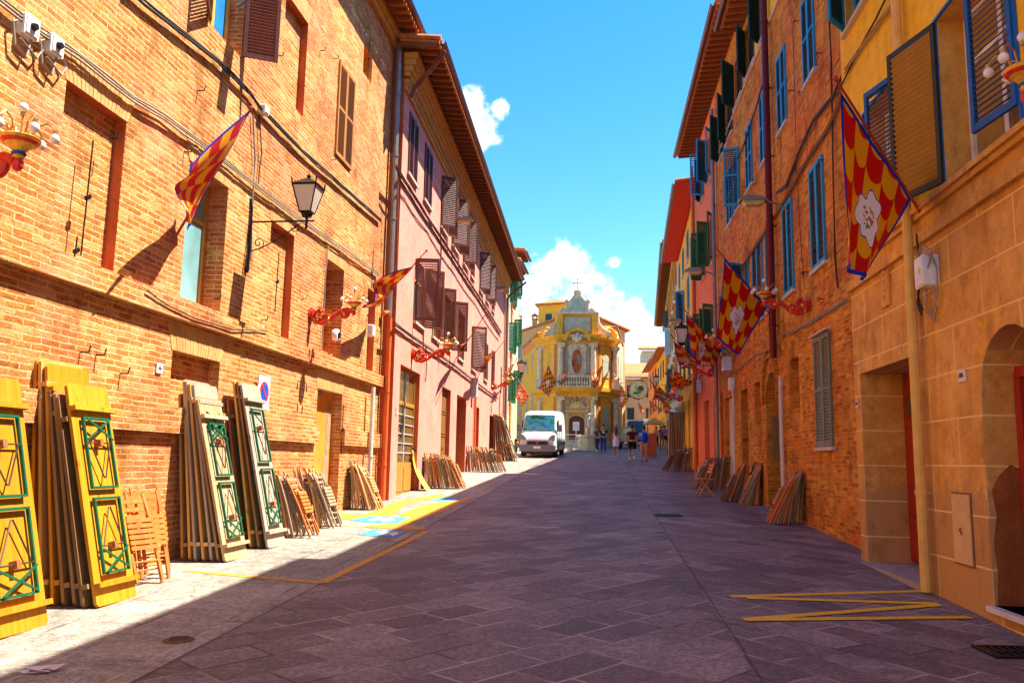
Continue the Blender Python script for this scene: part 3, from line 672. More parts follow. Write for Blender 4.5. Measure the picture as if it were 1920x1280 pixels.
mids = [(sx(PK,776,530), sx(PK,796,540), (82, 128)), (sx(PK,812,545), sx(PK,824,560), (None, 125)), (sx(PK,834,570), sx(PK,845,590), (None, 120)), (sx(PK,859,620), sx(PK,869,640), (0,0)), (sx(PK,883,650), sx(PK,892,660), (0, 0)), (sx(PK,907,680), sx(PK,913.5,690), (0,0)), (sx(PK,921,700), sx(PK,926,710), (0,0))]
mids[4] = (mids[4][0], mids[4][1], (62, 150))
holes = []
UW = []; 
for a, b, th in ups: 
    if b-a < .85: m_ = (a+b)/2; a, b = m_-.45, m_+.45
    if b-a > 1.3: b = a+1.3
    UW.append(((a, b, ZU0, ZU1), th)); holes.append(hole(UW[-1][0], .15, rm=1))
MW = []
for a, b, th in mids:
    if b-a < .85: m_ = (a+b)/2; a, b = m_-.45, m_+.45
    if b-a > 1.35: m_ = (a+b)/2; a, b = m_-.62, m_+.62
    MW.append(((a, b, ZM0, ZM1), th)); holes.append(hole(MW[-1][0], .15, rm=1))
DPD = (.20, .20, .5, .22, .22, .25)
# remove overlaps between neighbours
def fix(L):
    L.sort(key=lambda t: t[0][0])
    for i in range(1, len(L)):
        if L[i][0][0] < L[i-1][0][1]+.25:
            (a, b, c, d), th = L[i]; sh = L[i-1][0][1]+.25-a; L[i] = ((a+sh, b+sh, c, d), th)
fix(UW); fix(MW)
print('UW', [tuple(round(q, 1) for q in x[0]) for x in UW]); print('MW', [tuple(round(q, 1) for q in x[0]) for x in MW]); print('doors', [tuple(round(q, 1) for q in x) for x in doors], 'p', p0, pend)
holes = [hole(x[0], .15, rm=1) for x in UW+MW]+[hole((a, b, -.6, c), DPD[i], rm=1, bm=1, arch=(1 if i == 5 else 0)) for i, (a, b, _, c) in enumerate(doors)]
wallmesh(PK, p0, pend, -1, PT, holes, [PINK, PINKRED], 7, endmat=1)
for r_, th in UW+MW: window(PK, r_, .15, SH_BR, th, pitch=.06, rails=0 if r_[2] > 6 else 0)
# glazed door
a, b, zz, zt = doors[0]
mb = MB(); D = -.18
def gdoor():
    mb = MB()
    for x0, x1, y0, y1 in ((a+.005, a+.07, zz, zt-.006), (b-.07, b-.005, zz, zt-.006), (a+.07, b-.07, zt-.08, zt-.006), (a+.07, b-.07, zt-.95, zt-.85), (a+.07, b-.07, zz, zz+.85)): PK.box(mb, x0, x1, D, D+.06, y0, y1)
    PK.box(mb, (a+b)/2-.03, (a+b)/2+.03, D+.001, D+.064, zz+.85, zt-.08, 1)
    n = 6
    for i in range(1, n): z = zz+.85+(zt-.95-zz-.85)*i/n; PK.box(mb, a+.07, b-.07, D+.002, D+.055, z-.015, z+.015, 1)
    for i in range(2): c = a+.12+i*(b-a-.14)/2; PK.box(mb, c, c+(b-a)/2-.16, D+.06, D+.075, zz+.12, zz+.7)
    o = mb.build('door', [WFR, PBX], PK.root); o['label'] = 'tall glazed door with many small panes'
    m2 = MB(); PK.box(m2, a+.06, b-.06, D+.01, D+.03, zz+.85, zt-.08); m2.build('pane', glassmat('amber_glass', (.16,.10,.03)), o)
    m2 = MB(); m2.tube([PK.l(b-.12, D+.06, zz+1.2), PK.l(b-.12, D+.16, zz+1.2), PK.l(b-.30, D+.18, zz+1.15)], .03, 6); m2.build('handle', IRN, o)
gdoor()
door(PK, (doors[1][0], doors[1][1], doors[1][2], doors[1][3]), -.18, BRD, (1, 4))
door(PK, (doors[3][0], doors[3][1], doors[3][2], doors[3][3]), -.20, RDD, (1, 3))
door(PK, (doors[4][0], doors[4][1], doors[4][2], doors[4][3]), -.20, RDD, (1, 3))
door(PK, (doors[2][0], doors[2][1], doors[2][2], doors[2][3]), -.48, DKW, (1, 3))
er = eave(PK, p0-.45, pend+.15, PT, .92, .3, 6, raft=.36, rz=.12)
mb = MB()
for d, h0, h1 in ((.06,.95,.80),(.10,.80,.70),(.16,.62,.5),(.22,.5,.36),(.30,.36,.2),(.36,.2,.05)): PK.box(mb, p0-.02-d*.5, pend-.02, .003, d, PT-h0, PT-h1)
n = int((pend-p0)/.16)
for i in range(n): q = p0+.05+(pend-p0-.1)*i/n; PK.box(mb, q, q+.08, .003, .15, PT-.70, PT-.623)
mb.build('cornice', CORN, PK.root)
cable(PK, [(738,310),(770,360),(800,408),(835,460),(870,515),(912,580),(938,622)], .02, 3, .05, plain('brown_cable', (.14,.05,.03), .6), 0, .05, 11)
cable(PK, [(738,322),(760,362),(800,420),(850,500),(890,560),(935,632)], .014, 2, .09, CBL, .08, .05, 12)
cable(PK, [(733,602),(768,628),(800,650),(850,684),(880,708),(905,726),(931,746)], .013, 3, .05, CBL, 0, .035, 13)
cable(PK, [(742,320),(741,400),(740,500)], .015, 2, .05, plain('brown_conduit', (.25,.09,.06), .6), 0, 0, 14)
cable(PK, [(795,650),(797,690),(794,715)], .012, 3, .04, CBL, 0, 0, 15)
pipe(PK, [(sx(PK,887,800), .07, PK.sz(887,740)[1]), (sx(PK,887,800), .07, PK.sz(886,838)[1])], .05, PIPE_O)
# gutter spout at the near corner
mb = MB(); mb.tube([PK.l(p0-.35, 1.05, PT-.12), PK.l(p0-.2, .75, PT-.45), PK.l(p0-.12, .3, PT-.95), PK.l(p0-.12, .2, PT-1.2)], .06, 8); mb.build('gutter_spout', GUT, PK.root)
pe = pend-.2
mb = MB(); mb.tube([PK.l(pe, 1.2, PT-.15), PK.l(pe, .3, PT-.9), PK.l(pe, .16, PT-1.1), PK.l(pe, .16, 1.9)], .06, 8); mb.build('drainpipe', plain('brown_pipe', (.20,.07,.04), .5), PK.root)

# ================================================================== LEFT: CREAM BUILDINGS BEYOND
CRB = Fac('cream_building', 'narrow cream building with green shutters just beyond the pink one', 'building', (-5.15, 19.5+pend+.15), 1.5, 'L')
def ww(a, z, w_=.9, h=1.55): return (a, a+w_, z, z+h)
cy = [(ww(.5, z), th) for z, th in ((5.0,(95,140)),(7.9,(60,150)),(10.7,(90,160)))]+[(ww(2.1, z, .7), th) for z, th in ((5.0,(100,140)),(7.9,(95,150)),(10.6,(90,160)))]
wallmesh(CRB, 0, 3.1, -1, 12.8, [hole(r_, .15) for r_, _ in cy]+[hole((.5,1.4,0,4.1), .3, arch=1, bm=1)], [CREAM, DKW], 6)
for r_, th in cy: window(CRB, r_, .15, SH_GR, th, pitch=.08, rails=0)
eave(CRB, -.1, 3.2, 12.8, .75, .3, 5, raft=.5)
pipe(CRB, [(1.75,.1,12.5),(1.75,.1,1.9)], .05, PIPE_O); pipe(CRB, [(.15,.12,12.6),(.15,.12,1.9)], .06, PIPE_W)
CR2 = Fac('old_building', 'tall pale building with green shutters at the far end of the left row', 'building', (-5.05, 19.5+pend+3.3), 1.5, 'L')
cy = [(ww(.5, z), (92,150)) for z in (5.5, 8.6, 11.6)]
wallmesh(CR2, 0, 2.5, -1, 14.2, [hole(r_, .15) for r_, _ in cy], [plaster('old_cream', (.55,.46,.28), (.66,.56,.36), 1.3, .3), DKW], 6)
for r_, th in cy: window(CR2, r_, .15, SH_GR, th, pitch=.08, rails=0)
eave(CR2, -.1, 2.6, 14.2, .6, .3, 5, raft=.5)

# ================================================================== RIGHT: OCHRE / YELLOW BUILDING
YB = Fac('yellow_building', 'yellow and ochre building with a red garage door, nearest on the right', 'building', (3.55, 12), 0, 'R')
e0 = sx(YB, 1599, 650)
gr = (sx(YB,1722.5,700), sx(YB,1616.5,800), .2, YB.sz(1617,702)[1])
zg = YB.sz(1720,661)[1]; gr = (gr[0]+0, gr[1], .38, (gr[3]+zg)/2)
ar0 = sx(YB,1849,900); ar = (ar0-1.15, ar0, YB.sz(1862,1138)[1]+.02, YB.sz(1894,606)[1])
bw_ = (sx(YB,1915,180), sx(YB,1766,200), YB.sz(1787,335)[1], YB.sz(1787,335)[1]+1.78)
sw = (sx(YB,1694,260), sx(YB,1622,240), YB.sz(1690,372)[1]-.0, YB.sz(1672,140)[1]-.1)
sw = (sw[0], sw[1], bw_[2], bw_[3])
tw = (sx(YB,1607,20), sx(YB,1575,60), YB.sz(1573,88)[1], YB.sz(1573,88)[1]+1.9)
zb0, zb1 = 4.05, 4.17
YT = 12.6
ground_h = [hole(gr, .62, rm=0, bm=0), hole(ar, .40, arch=1)]
print('YB', gr, ar, bw_, sw, tw, e0)
wallmesh(YB, -18, e0, -1, zb0, ground_h, [STUC], 8, endmat=0, name='ground_floor_wall', top=False)
zs_ = bw_[2]-.16
wallmesh(YB, -18, e0, zb0, zs_, [], [STUCP], 8, endmat=0, name='middle_wall', top=False)
third = (sx(YB,1592,350)-.0, e0-.25, bw_[2], bw_[2]+2.1)
UH = [(bw_, (118, 62)), (sw, (60, 175)), (tw, (0, 60))]
up2 = [((a, a+1.1, YB.sz(1573,88)[1], YB.sz(1573,88)[1]+1.9), (0, 0)) for a in (bw_[0]-.05, sw[0]-.05)]
print([tuple(round(v,2) for v in x[0]) for x in UH+up2])
hh = [hole(bw_, .34, rm=1), hole(sw, .34, rm=1), hole((tw[0]-.5, tw[0]+.5, tw[2], tw[3]), .2, rm=1)]+[hole(x[0], .2, rm=1) for x in up2[:1]]
wallmesh(YB, -18, e0, zs_, YT, hh, [YEL, STUCP], 8, name='upper_wall')
mb = MB(); YB.box(mb, -18, e0, .003, .06, zb0, zb1); mb.build('stringcourse', STUCP, YB.root)
mb = MB(); YB.box(mb, -18, e0-.0, .003, .05, zs_, zs_+.06); YB.box(mb, -18, e0, .003, .09, zs_+.06, zs_+.12); mb.build('sill_moulding', STUCP, YB.root)
# big white framed window
window(YB, bw_, .34, SH_BK, (None, 163), sill=False, fmat=WWH, glass=plain('painted_ochre_reflection', (.30,.20,.06), .1), pitch=.062, rails=0, lab='white framed window with one dark open shutter')  # ochre reflection put into the pane's base colour
wo = [o for o in col.objects if o.name.startswith('window')][-1]
put_shutter(YB, wo, bw_[0], bw_[2]+.16, .64, 1.62, 8, True, SH_NV, .055, 0, .03)
BLP = plain('blue_paint', (.01,.12,.42), .5)
for r_ in (bw_, sw):
    mb = MB(); YB.box(mb, r_[0]-.03, r_[0], .003, .03, r_[2], r_[3]+.001); YB.box(mb, r_[1], r_[1]+.035, .003, .03, r_[2], r_[3]+.001); YB.box(mb, r_[0]-.03, r_[1]+.035, .002, .031, r_[3], r_[3]+.03)
    mb.build('window_surround', BLP, YB.root)
window(YB, sw, .34, SH_NV, (16, None), sill=False, fmat=WWH, glass=GLD, pitch=.055, rails=0)
window(YB, (tw[0]-.5, tw[0]+.5, tw[2], tw[3]), .2, SH_BL, (0, 40), sill=True, pitch=.055)
window(YB, up2[0][0], .2, SH_BL, (0, 0), sill=True, pitch=.055)
# red roller door with cross battens and small window
mb = MB(); D = -.60; a, b = gr[0]+.006, gr[1]-.006
YB.box(mb, a, b, D, D+.05, .42, gr[3]-.01); n = 8
for i in range(n): z0_, z1_ = .45+(gr[3]-.62)*i/n, .45+(gr[3]-.62)*(i+1)/n; YB.box(mb, a+.03, b-.03, D+.05, D+.068, z0_, z1_-.02)
do = mb.build('door', plain('red_metal_door', (.34,.02,.012), .45), YB.root); do['label'] = 'red door of wide horizontal boards with a tiny window'
mb = MB(); YB.box(mb, b-.42, b-.16, D+.068, D+.085, gr[3]-.62, gr[3]-.30); YB.box(mb, b-.38, b-.2, D+.085, D+.09, gr[3]-.58, gr[3]-.34, 1); mb.build('window', [plain('red_frame', (.25,.015,.01), .5), GLD], do)
mb = MB(); YB.box(mb, gr[0]+.004, gr[1]-.004, -.6, .1, .30, .39); mb.build('doorstep', plain('grey_pink_stone', (.34,.27,.25), .7, 0, .2), YB.root)
# arched door, far jamb side
mb = MB(); YB.box(mb, ar[0]+.01, ar[1]-.01, -.385, -.33, ar[2], ar[2]+2.05); YB.box(mb, ar[1]-.12, ar[1]-.01, -.33, -.29, ar[2], ar[2]+2.05); YB.box(mb, ar[0]+.01, ar[1]-.01, -.33, -.28, ar[2]+2.05, ar[2]+2.15)
for i in range(3): YB.box(mb, ar[1]-.55, ar[1]-.2, -.33, -.31, ar[2]+.12+i*.66, ar[2]+.66+i*.66)
mb.build('door', RDD, YB.root); mb = MB(); YB.box(mb, ar[0]-.12, ar[1]+.005, -.3, .07, ar[2]-.05, ar[2]); mb.build('doorstep', plain('white_marble', (.62,.60,.60), .5, 0, .15), YB.root)
mb = MB(); rr = random.Random(9); cx, cz = ar[1]-.05, ar[2]+.62
# bare plaster patch on the reveal of the arch (faces along the street)
pts = [(-.02-.02*rr.random(), ar[2]+.0), (-.33, ar[2]+.0), (-.335, ar[2]+1.2), (-.22, ar[2]+1.26), (-.10, ar[2]+1.14), (-.04, ar[2]+1.02), (-.07, ar[2]+.8), (-.03, ar[2]+.55), (-.05, ar[2]+.3)]
mb.add([YB.l(ar[1]-.004, x, z) for x, z in pts], [tuple(range(len(pts)))]); mb.build('bare_plaster_patch', plaster('damp_plaster', (.26,.075,.02), (.40,.13,.035), 2.5, .6), YB.root)
ap, zp_ = YB.sz(1744, 900); apx = YB.sz(1737, 500)[0]
pipe(YB, [(ap, .10, YT-.3), (ap, .10, YB.sz(1744,430)[1]), (ap, .10, YB.sz(1746,560)[1]), (ap, .10, .33)], .055, PIPE_B)
pipe(YB, [(ap-.13+.3, .06, 2.9), (ap-.13+.3, .06, .33)], .022, PIPE_B, clips=False)
cable(YB, [(1590,130),(1640,60),(1680,5),(1700,-40)], .015, 2, .04, plain('yellow_cable', (.40,.22,.04), .6), 0, .05, 21)
cable(YB, [(1582,165),(1615,95),(1650,35),(1680,-25)], .014, 1, .04, CBL, 0, .05, 22)
cable(YB, [(1735,440),(1742,500),(1737,560),(1745,580)], .010, 4, .08, CBL, -.0, .02, 23)
cable(YB, [(1748,545),(1752,520),(1768,470),(1750,460),(1735,480)], .007, 3, .10, CBG, 0, .03, 24)
mb = MB(); r_ = YB.rect(1787,925,1828,1060); r_ = (r_[0], r_[1], YB.sz(1787,1050)[1], YB.sz(1787,925)[1]); YB.box(mb, r_[0], r_[1], .003, .022, r_[2], r_[3]); YB.box(mb, r_[0]-.02, r_[1]+.02, .003, .012, r_[2]-.02, r_[3]+.02, 1)
mb.tube([YB.l((r_[0]+r_[1])/2, .022, (r_[2]+r_[3])/2), YB.l((r_[0]+r_[1])/2, .04, (r_[2]+r_[3])/2), YB.l((r_[0]+r_[1])/2, .022, (r_[2]+r_[3])/2-.06)], .008, 5, 1)
mb.build('utility_hatch', [plain('cream_metal', (.66,.42,.18), .5, 0, .1), plain('hatch_rim', (.25,.09,.03), .6)], YB.root)
mb = MB(); r_ = YB.rect(1653,515,1672,570); YB.box(mb, r_[0], r_[1], .003, .03, r_[2], r_[3]); 
for i in range(5): c = ((r_[0]+r_[1])/2, (r_[2]+r_[3])/2+(i-2)*.1); mb.ball(YB.l(c[0], .03, c[1]), .05, 8, 0, (1,.5,.8))
mb.build('relief_plaque', STUCP, YB.root)
eave(YB, -18, e0+.1, YT, .95, .3, 7)

# ================================================================== RIGHT: TALL BRICK BUILDING
RB = Fac('brick_building', 'tall russet brick building with blue shutters and a maroon drainpipe on the right', 'building', (3.86, 12), 0, 'R')
b0 = e0+.004
bspl = 9.3
bend = sx(RB, 1349, 700)
print('RB', b0, bspl, bend)
RT = 13.15; RT2 = 13.95
zsill3 = RB.sz(1462.5,260)[1]; ztop3 = RB.sz(1473.5,70)[1]
zsill2 = RB.sz(1474,560)[1]; ztop2 = RB.sz(1485,375)[1]
print('sills', zsill3, ztop3, RB.sz(1511,155)[1], RB.sz(1429,331)[1], zsill2, ztop2, RB.sz(1527.5,505)[1])
def rw(xl, yl, xr, yr, z0, z1): 
    a, b = sx(RB, xr, yr), sx(RB, xl, yl); 
    if b-a < .8: m_ = (a+b)/2; a, b = m_-.42, m_+.42
    if b-a > 1.25: m_ = (a+b)/2; a, b = m_-.6, m_+.6
    return (a, b, z0, z1)
Z3 = (7.05, 8.75); Z2 = (4.75, 6.45)
Z3 = ((zsill3+RB.sz(1511,155)[1])/2, (ztop3+RB.sz(1437.8,167)[1])/2); Z2 = ((zsill2+RB.sz(1527.5,505)[1])/2, (ztop2+RB.sz(1544,280)[1])/2)
RW = []
for q, th in (((1506,60,1529,60), (0,0)), ((1459,180,1476,180), (0,0)), ((1427,250,1440,250), (0,0)), ((1401,320,1411,320), (0,0)), ((1379,370,1388,360), (70,0)), ((1365,440,1376,430), (0,0)), ((1342,490,1348,480), (0,0))):
    RW.append((rw(*q, *Z3), th))
R2 = []
for q, th in (((1522,410,1548,400), (0,0)), ((1471,480,1489,470), (0,0)), ((1441,500,1450,490), (0,0)), ((1412,520,1432,510), (0,0)), ((1395,540,1405,530), (0,60)), ((1371,560,1380,560), (0,0)), ((1352,570,1357,565), (0,0))):
    R2.append((rw(*q, *Z2), th))
fix(RW); fix(R2)
ZT = 10.1
T4 = []
ztl = RB.sz(1376,225)[1]
print('loggia', RB.sz(1432,35), RB.sz(1376,225), RB.sz(1340,345))
for i, q in enumerate(((1425,60,1440,60), (1398,110,1418,110), (1376,150,1393,140), (1360,200,1374,190), (1349,290,1357,280), (1326,330,1333,330))):
    T4.append((rw(*q, 11.62 if i < 3 else 11.2, 12.95 if i < 3 else 12.7), (0, 30 if i % 2 else 42)))
fix(T4)
T4 = [t for t in T4 if t[0][0] > b0+.1 and t[0][1] < bend-.1]; RW = [t for t in RW if t[0][0] > b0+.1 and t[0][1] < bend-.1]; R2 = [t for t in R2 if t[0][0] > b0+.1 and t[0][1] < bend-.1]
n1 = RB.rect(1480,675,1500,765); n1 = (n1[0], n1[1], RB.sz(1483,768)[1], RB.sz(1480,676)[1])
n2 = (sx(RB,1426,760), sx(RB,1415,760), RB.sz(1415,796)[1], RB.sz(1414,719)[1])
arch = (sx(RB,1462,850), sx(RB,1438,850), -.4, RB.sz(1449,695)[1])
dd2 = (sx(RB,1404,850), sx(RB,1391,850), -.4, RB.sz(1390,733)[1])
wd = (sx(RB,1378,800), sx(RB,1360,800), -.4, RB.sz(1359,748)[1])
ad = (sx(RB,1357,800), sx(RB,1350,800), -.4, RB.sz(1350,735)[1])
print('ground r', n1, n2, arch, dd2, wd, ad)
gh = [hole(n1, .2), hole(n2, .25), hole(arch, .5, arch=1, bm=1), hole(dd2, .35, bm=1), hole(wd, .12, bm=2), hole((ad[0], min(ad[1], bend-.1), ad[2], ad[3]), .3, arch=1, bm=2)]
sgr = RB.rect(1527,640,1560,836); sgr = (sx(RB,1561,730), sx(RB,1531,730), RB.sz(1534.5,839)[1], RB.sz(1527,637)[1])
wallmesh(RB, b0, bend, -1, RT+.0, gh+[hole(x[0], .15) for x in T4+RW+R2], [BR_R, DKW, STN], 8)
for r_, th in RW: window(RB, r_, .15, SH_BL, th, pitch=.055, rails=1, frame=th != (0,0), sm=STN)
for r_, th in R2: window(RB, r_, .15, SH_BL, th, pitch=.055, rails=0, frame=th != (0,0), sm=STN)
for r_, th in T4: window(RB, r_, .15, SH_DK, th, pitch=.06, rails=0, sm=STN)
so_ = window(RB, sgr, .0, SH_OL, (0, 0), pitch=.05, rails=1, frame=False, sill=True, lab='tall olive shutters closed over the ground floor window')
mb = MB(); RB.box(mb, sgr[0]-.06, sgr[1]+.06, .005, .10, sgr[3]+.02, sgr[3]+.05); mb.build('hood', PBX, RB.root)
# thin sill line and yellow frieze between the top windows
mb = MB(); prev = b0+.02
for r_, th in T4+[((bspl-.1, bspl, 0, 0), 0)]:
    if r_[0] < bspl: RB.box(mb, prev, r_[0]-.004, .004, .02, 11.56, RT-.06); prev = r_[1]+.004
mb.build('yellow_frieze', YEL2, RB.root)
mb = MB(); RB.box(mb, b0+.02, bend-.02, .004, .05, 11.50, 11.555); mb.build('sill_band', STN, RB.root)
door(RB, (arch[0], arch[1], g(12+arch[0]), arch[3]-.75), -.48, DKW, (2, 3))
mb = MB(); c = (arch[0]+arch[1])/2; hw = (arch[1]-arch[0])/2
for k, (rr_, dd_) in enumerate(((.10,.05),(.22,.025))):
    P1 = [(arch[1]+rr_+.1, arch[3]-hw-1.2)]+[(c+(hw+rr_)*math.cos(t)*(1), arch[3]-hw+(hw+rr_)*1.35*math.sin(t)**.85) for t in [math.pi*i/14 for i in range(15)]]
    for i in range(1, len(P1)-1): mb.bar(RB.l(P1[i][0], dd_/2+.004, P1[i][1]), RB.l(P1[i+1][0], dd_/2+.004, P1[i+1][1]), .08, dd_, up=RB.n)
mb.build('arch_moulding', BR_R, RB.root)
mb = MB(); a, z = RB.sz(1452, 845); 
ip = arch[1]-.004
mb.box(ip-.02, ip, RB.sg*-.32, RB.sg*-.12, 1.75, 2.75); mb.build('intercom_panel', plain('brass_plate', (.42,.28,.12), .35, .6), RB.root)
mb = MB(); RB.box(mb, (b0+.1), b0+.45, .004, .12, .75, 1.65); mb.build('meter_cabinet', PBX, RB.root)
mb = MB(); RB.box(mb, b0+.05, b0+.55, .004, .02, 3.05, 3.75); mb.build('old_notice_panel', plain('red_board', (.45,.06,.02), .7), RB.root)
pp, zz_ = RB.sz(1455, 400)
pipe(RB, [(pp, .14, RT), (pp, .14, 6), (pp, .14, 3.9)], .075, PIPE_P)
pw, _ = RB.sz(1473, 800)
pipe(RB, [(pw, .08, RB.sz(1470,706)[1]), (pw, .08, .6)], .038, PIPE_W)
pipe(RB, [(pw+.22, .05, 3.2), (pw+.22, .05, .6)], .035, GUTG)
pipe(RB, [(sx(RB,1381,800), .08, RB.sz(1381,718)[1]), (sx(RB,1381,800), .08, .9)], .028, PIPE_W)
pipe(RB, [(bend-.12, .12, RT2-.6), (bend-.12, .12, .9)], .06, GUTG)
cable(RB, [(1593,125),(1570,175),(1530,225),(1505,280),(1480,345),(1462,360)], .02, 2, .05, CBL, 0, .04, 31)
cable(RB, [(1590,165),(1560,235),(1520,295),(1480,365),(1440,430),(1400,490),(1385,520)], .022, 2, .05, plain('rust_cable', (.22,.09,.03), .7), 0, .05, 32)
cable(RB, [(1590,560),(1550,585),(1510,610),(1470,625),(1462,650)], .014, 2, .05, CBG, .02, .03, 33)
cable(RB, [(1462,650),(1420,665),(1390,690),(1360,710)], .014, 1, .05, CBG, 0, .03, 34)
cable(RB, [(1437,150),(1420,210),(1396,280),(1375,320)], .018, 1, .05, CBL, 0, .03, 35)
cable(RB, [(1560,0),(1564,80),(1566,160),(1569,330),(1573,480),(1578,540)], .012, 2, .05, CBL, 0, 0, 36)
cable(RB, [(1490,40),(1497,300),(1503,420),(1512,540)], .006, 1, .03, CBL, 0, 0, 37)
for (px, py) in ((1498,40),(1490,170),(1542,100),(1507,172),(1420,345),(1535,470),(1515,510),(1400,350),(1440,250),(1545,560),(1545,300)):
    a, z = RB.sz(px, py); mb = MB(); mb.tube([RB.l(a, 0, z), RB.l(a-.01, .1, z), RB.l(a-.03, .11, z-.05)], .01, 5); mb.build('iron_hook', IRN, RB.root)
eave(RB, b0, bspl, RT, .62, .3, 6, cornice=[(.05,.26,.02)], gmat=plain('brown_gutter', (.14,.045,.03), .4, .5))
RU = Fac('brick_upper_part', 'x', 'x', (3.86, 12), 0, 'R'); bpy.data.objects.remove(RU.root); RU.root = RB.root
wallmesh(RU, bspl+.01, bend, RT+.004, RT2, [], [BR_R], 8, name='raised_wall')
eave(RU, bspl+.02, 20.7, RT2, .68, .3, 6, gmat=plain('brown_gutter_far', (.16,.055,.035), .4, .5))
# ================================================================== RIGHT ROW BEYOND THE BRICK BUILDING
SB = Fac('salmon_building', 'salmon pink building with green shutters between the brick and the yellow house', 'building', (3.86, 12+bend+.01), 0, 'R')
sl_ = 20.7-bend-.05
wn = [((a, a+.95, z, z+1.6), th) for (a, z, th) in ((.7, 5.3, (120, 60)), (3.0, 5.4, (100, 75)), (.7, 8.4, (150, 70)), (3.0, 8.4, (90, 60)), (.8, 11.4, (150, 60)), (3.0, 11.4, (90, 30)))]
wallmesh(SB, 0, sl_, -1, RT2, [hole(r_, .15) for r_, _ in wn]+[hole((.5,1.5,0,3.9), .3, bm=1, arch=1), hole((2.6,3.9,0,3.9), .35, bm=1)], [SALM, DKW], 8)
for i, (r_, th) in enumerate(wn): window(SB, r_, .15, SH_GR if r_[2] < 11 else SH_BL, th, pitch=.07, rails=0)
pipe(SB, [(sl_-.1,.12,RT2-.4),(sl_-.1,.12,1.2)], .055, PIPE_O); cable(SB, [(1345,640),(1330,660),(1318,700),(1308,720)], .014, 2, .05, CBL, 0, .03, 51)
YC = Fac('yellow_building', 'yellow house with a red underside to its eave, beyond the salmon house', 'building', (3.95, 32.9), 2.2, 'R')
L_ = 13.4
wn = []
for z in (5.6, 8.6, 11.0):
    for i, a in enumerate((1.2, 4.6, 8.0, 11.2)):
        wn.append(((a, a+.95, z, z+(1.6 if z < 11 else 1.35)), (0, 0) if (i+int(z)) % 5 else (60, 40)))
wallmesh(YC, 0, L_, -1, 12.9, [hole(r_, .15) for r_, _ in wn]+[hole((2,3.3,0,4.7), .3, bm=1, arch=1), hole((5.2,6.3,0,4.6), .3, bm=1), hole((9.5,10.7,0,4.8), .3, bm=1)], [YEL2, BRD], 8)
for i, (r_, th) in enumerate(wn): window(YC, r_, .15, SH_DK if r_[2] < 8 else SH_BL, th, pitch=.08, rails=0)
eave(YC, -.1, L_+.1, 12.9, .8, .3, 6, soff=plain('red_soffit', (.60,.03,.01), .7), rafter=False, gmat=GUTG)
pipe(YC, [(.15,.12,12.6),(.15,.12,1.6)], .06, GUTG); cable(YC, [(1300,700),(1290,715),(1275,728),(1264,740)], .012, 2, .05, CBL, 0, .03, 52)
WB = Fac('white_building', 'pale building with tall moulded window frames beyond the yellow house on the right', 'building', (4.47, 46.4), 3.1, 'R')
wn = []
for z in (6.0, 9.3, 12.0):
    for i, a in enumerate((1.2, 4.6, 8.4, 12.2, 16.0, 19.8, 23.6)): wn.append(((a, a+1.05, z, z+(1.9 if z < 11 else 1.2)), (0, 0) if (i*7+int(z)) % 5 else (50, 35)))
wallmesh(WB, 0, 28.9, -1, 14.1, [hole(r_, .15) for r_, _ in wn]+[hole((3,4.3,0,5.0), .3, bm=1), hole((10.6,11.9,0,5.2), .3, bm=1)], [WHT, BRD], 8)
for i, (r_, th) in enumerate(wn):
    wo = window(WB, r_, .15, SH_PL if i % 3 == 1 else SH_DK, th, pitch=.09, rails=0)
    m2 = MB(); WB.box(m2, r_[0]-.22, r_[0]-.07, .003, .07, r_[2]-.1, r_[3]+.1); WB.box(m2, r_[1]+.07, r_[1]+.22, .003, .07, r_[2]-.1, r_[3]+.1); WB.box(m2, r_[0]-.3, r_[1]+.3, .003, .16, r_[3]+.1, r_[3]+.25); m2.build('moulding', CORN, wo)
eave(WB, -.1, 29.1, 14.1, .8, .3, 6, raft=.5, gmat=GUTG, cornice=[(.2,.5,.1)])
YD = Fac('yellow_house', 'bright yellow house with dark green shutters far down the right side', 'building', (6.05, 75.6), 0, 'R')
wn = [((a, a+1, z, z+1.6), (0,0)) for z in (6.6, 9.6) for a in (1.2, 4.2, 7.4)]
wallmesh(YD, 0, 10, 0, 12.0, [hole(r_, .15) for r_, _ in wn]+[hole((2.5,3.7,0,6.0), .3, bm=1), hole((6,7,0,6.0), .3, bm=1)], [plaster('vivid_yellow', (.80,.50,.03), (.86,.58,.05), 1), BRD], 8)
for r_, th in wn: window(YD, r_, .15, SH_DK, th, pitch=.12, rails=0)
eave(YD, -.1, 10.1, 12.0, .6, .3, 6, rafter=False)
OD = Fac('orange_house', 'orange house with green shutters at the far end of the right side', 'building', (6.05, 85.7), -.5, 'R')
wn = [((a, a+1, z, z+1.6), (0,0)) for z in (7.1, 10.0) for a in (1.2, 4.6, 8.2)]
wallmesh(OD, 0, 13, 0, 12.3, [hole(r_, .15) for r_, _ in wn]+[hole((2.5,3.7,0,6.6), .3, bm=1)], [ORG, BRD], 8)
for r_, th in wn: window(OD, r_, .15, SH_DK, th, pitch=.12, rails=0)
eave(OD, -.1, 13.1, 12.3, .6, .3, 6, rafter=False)
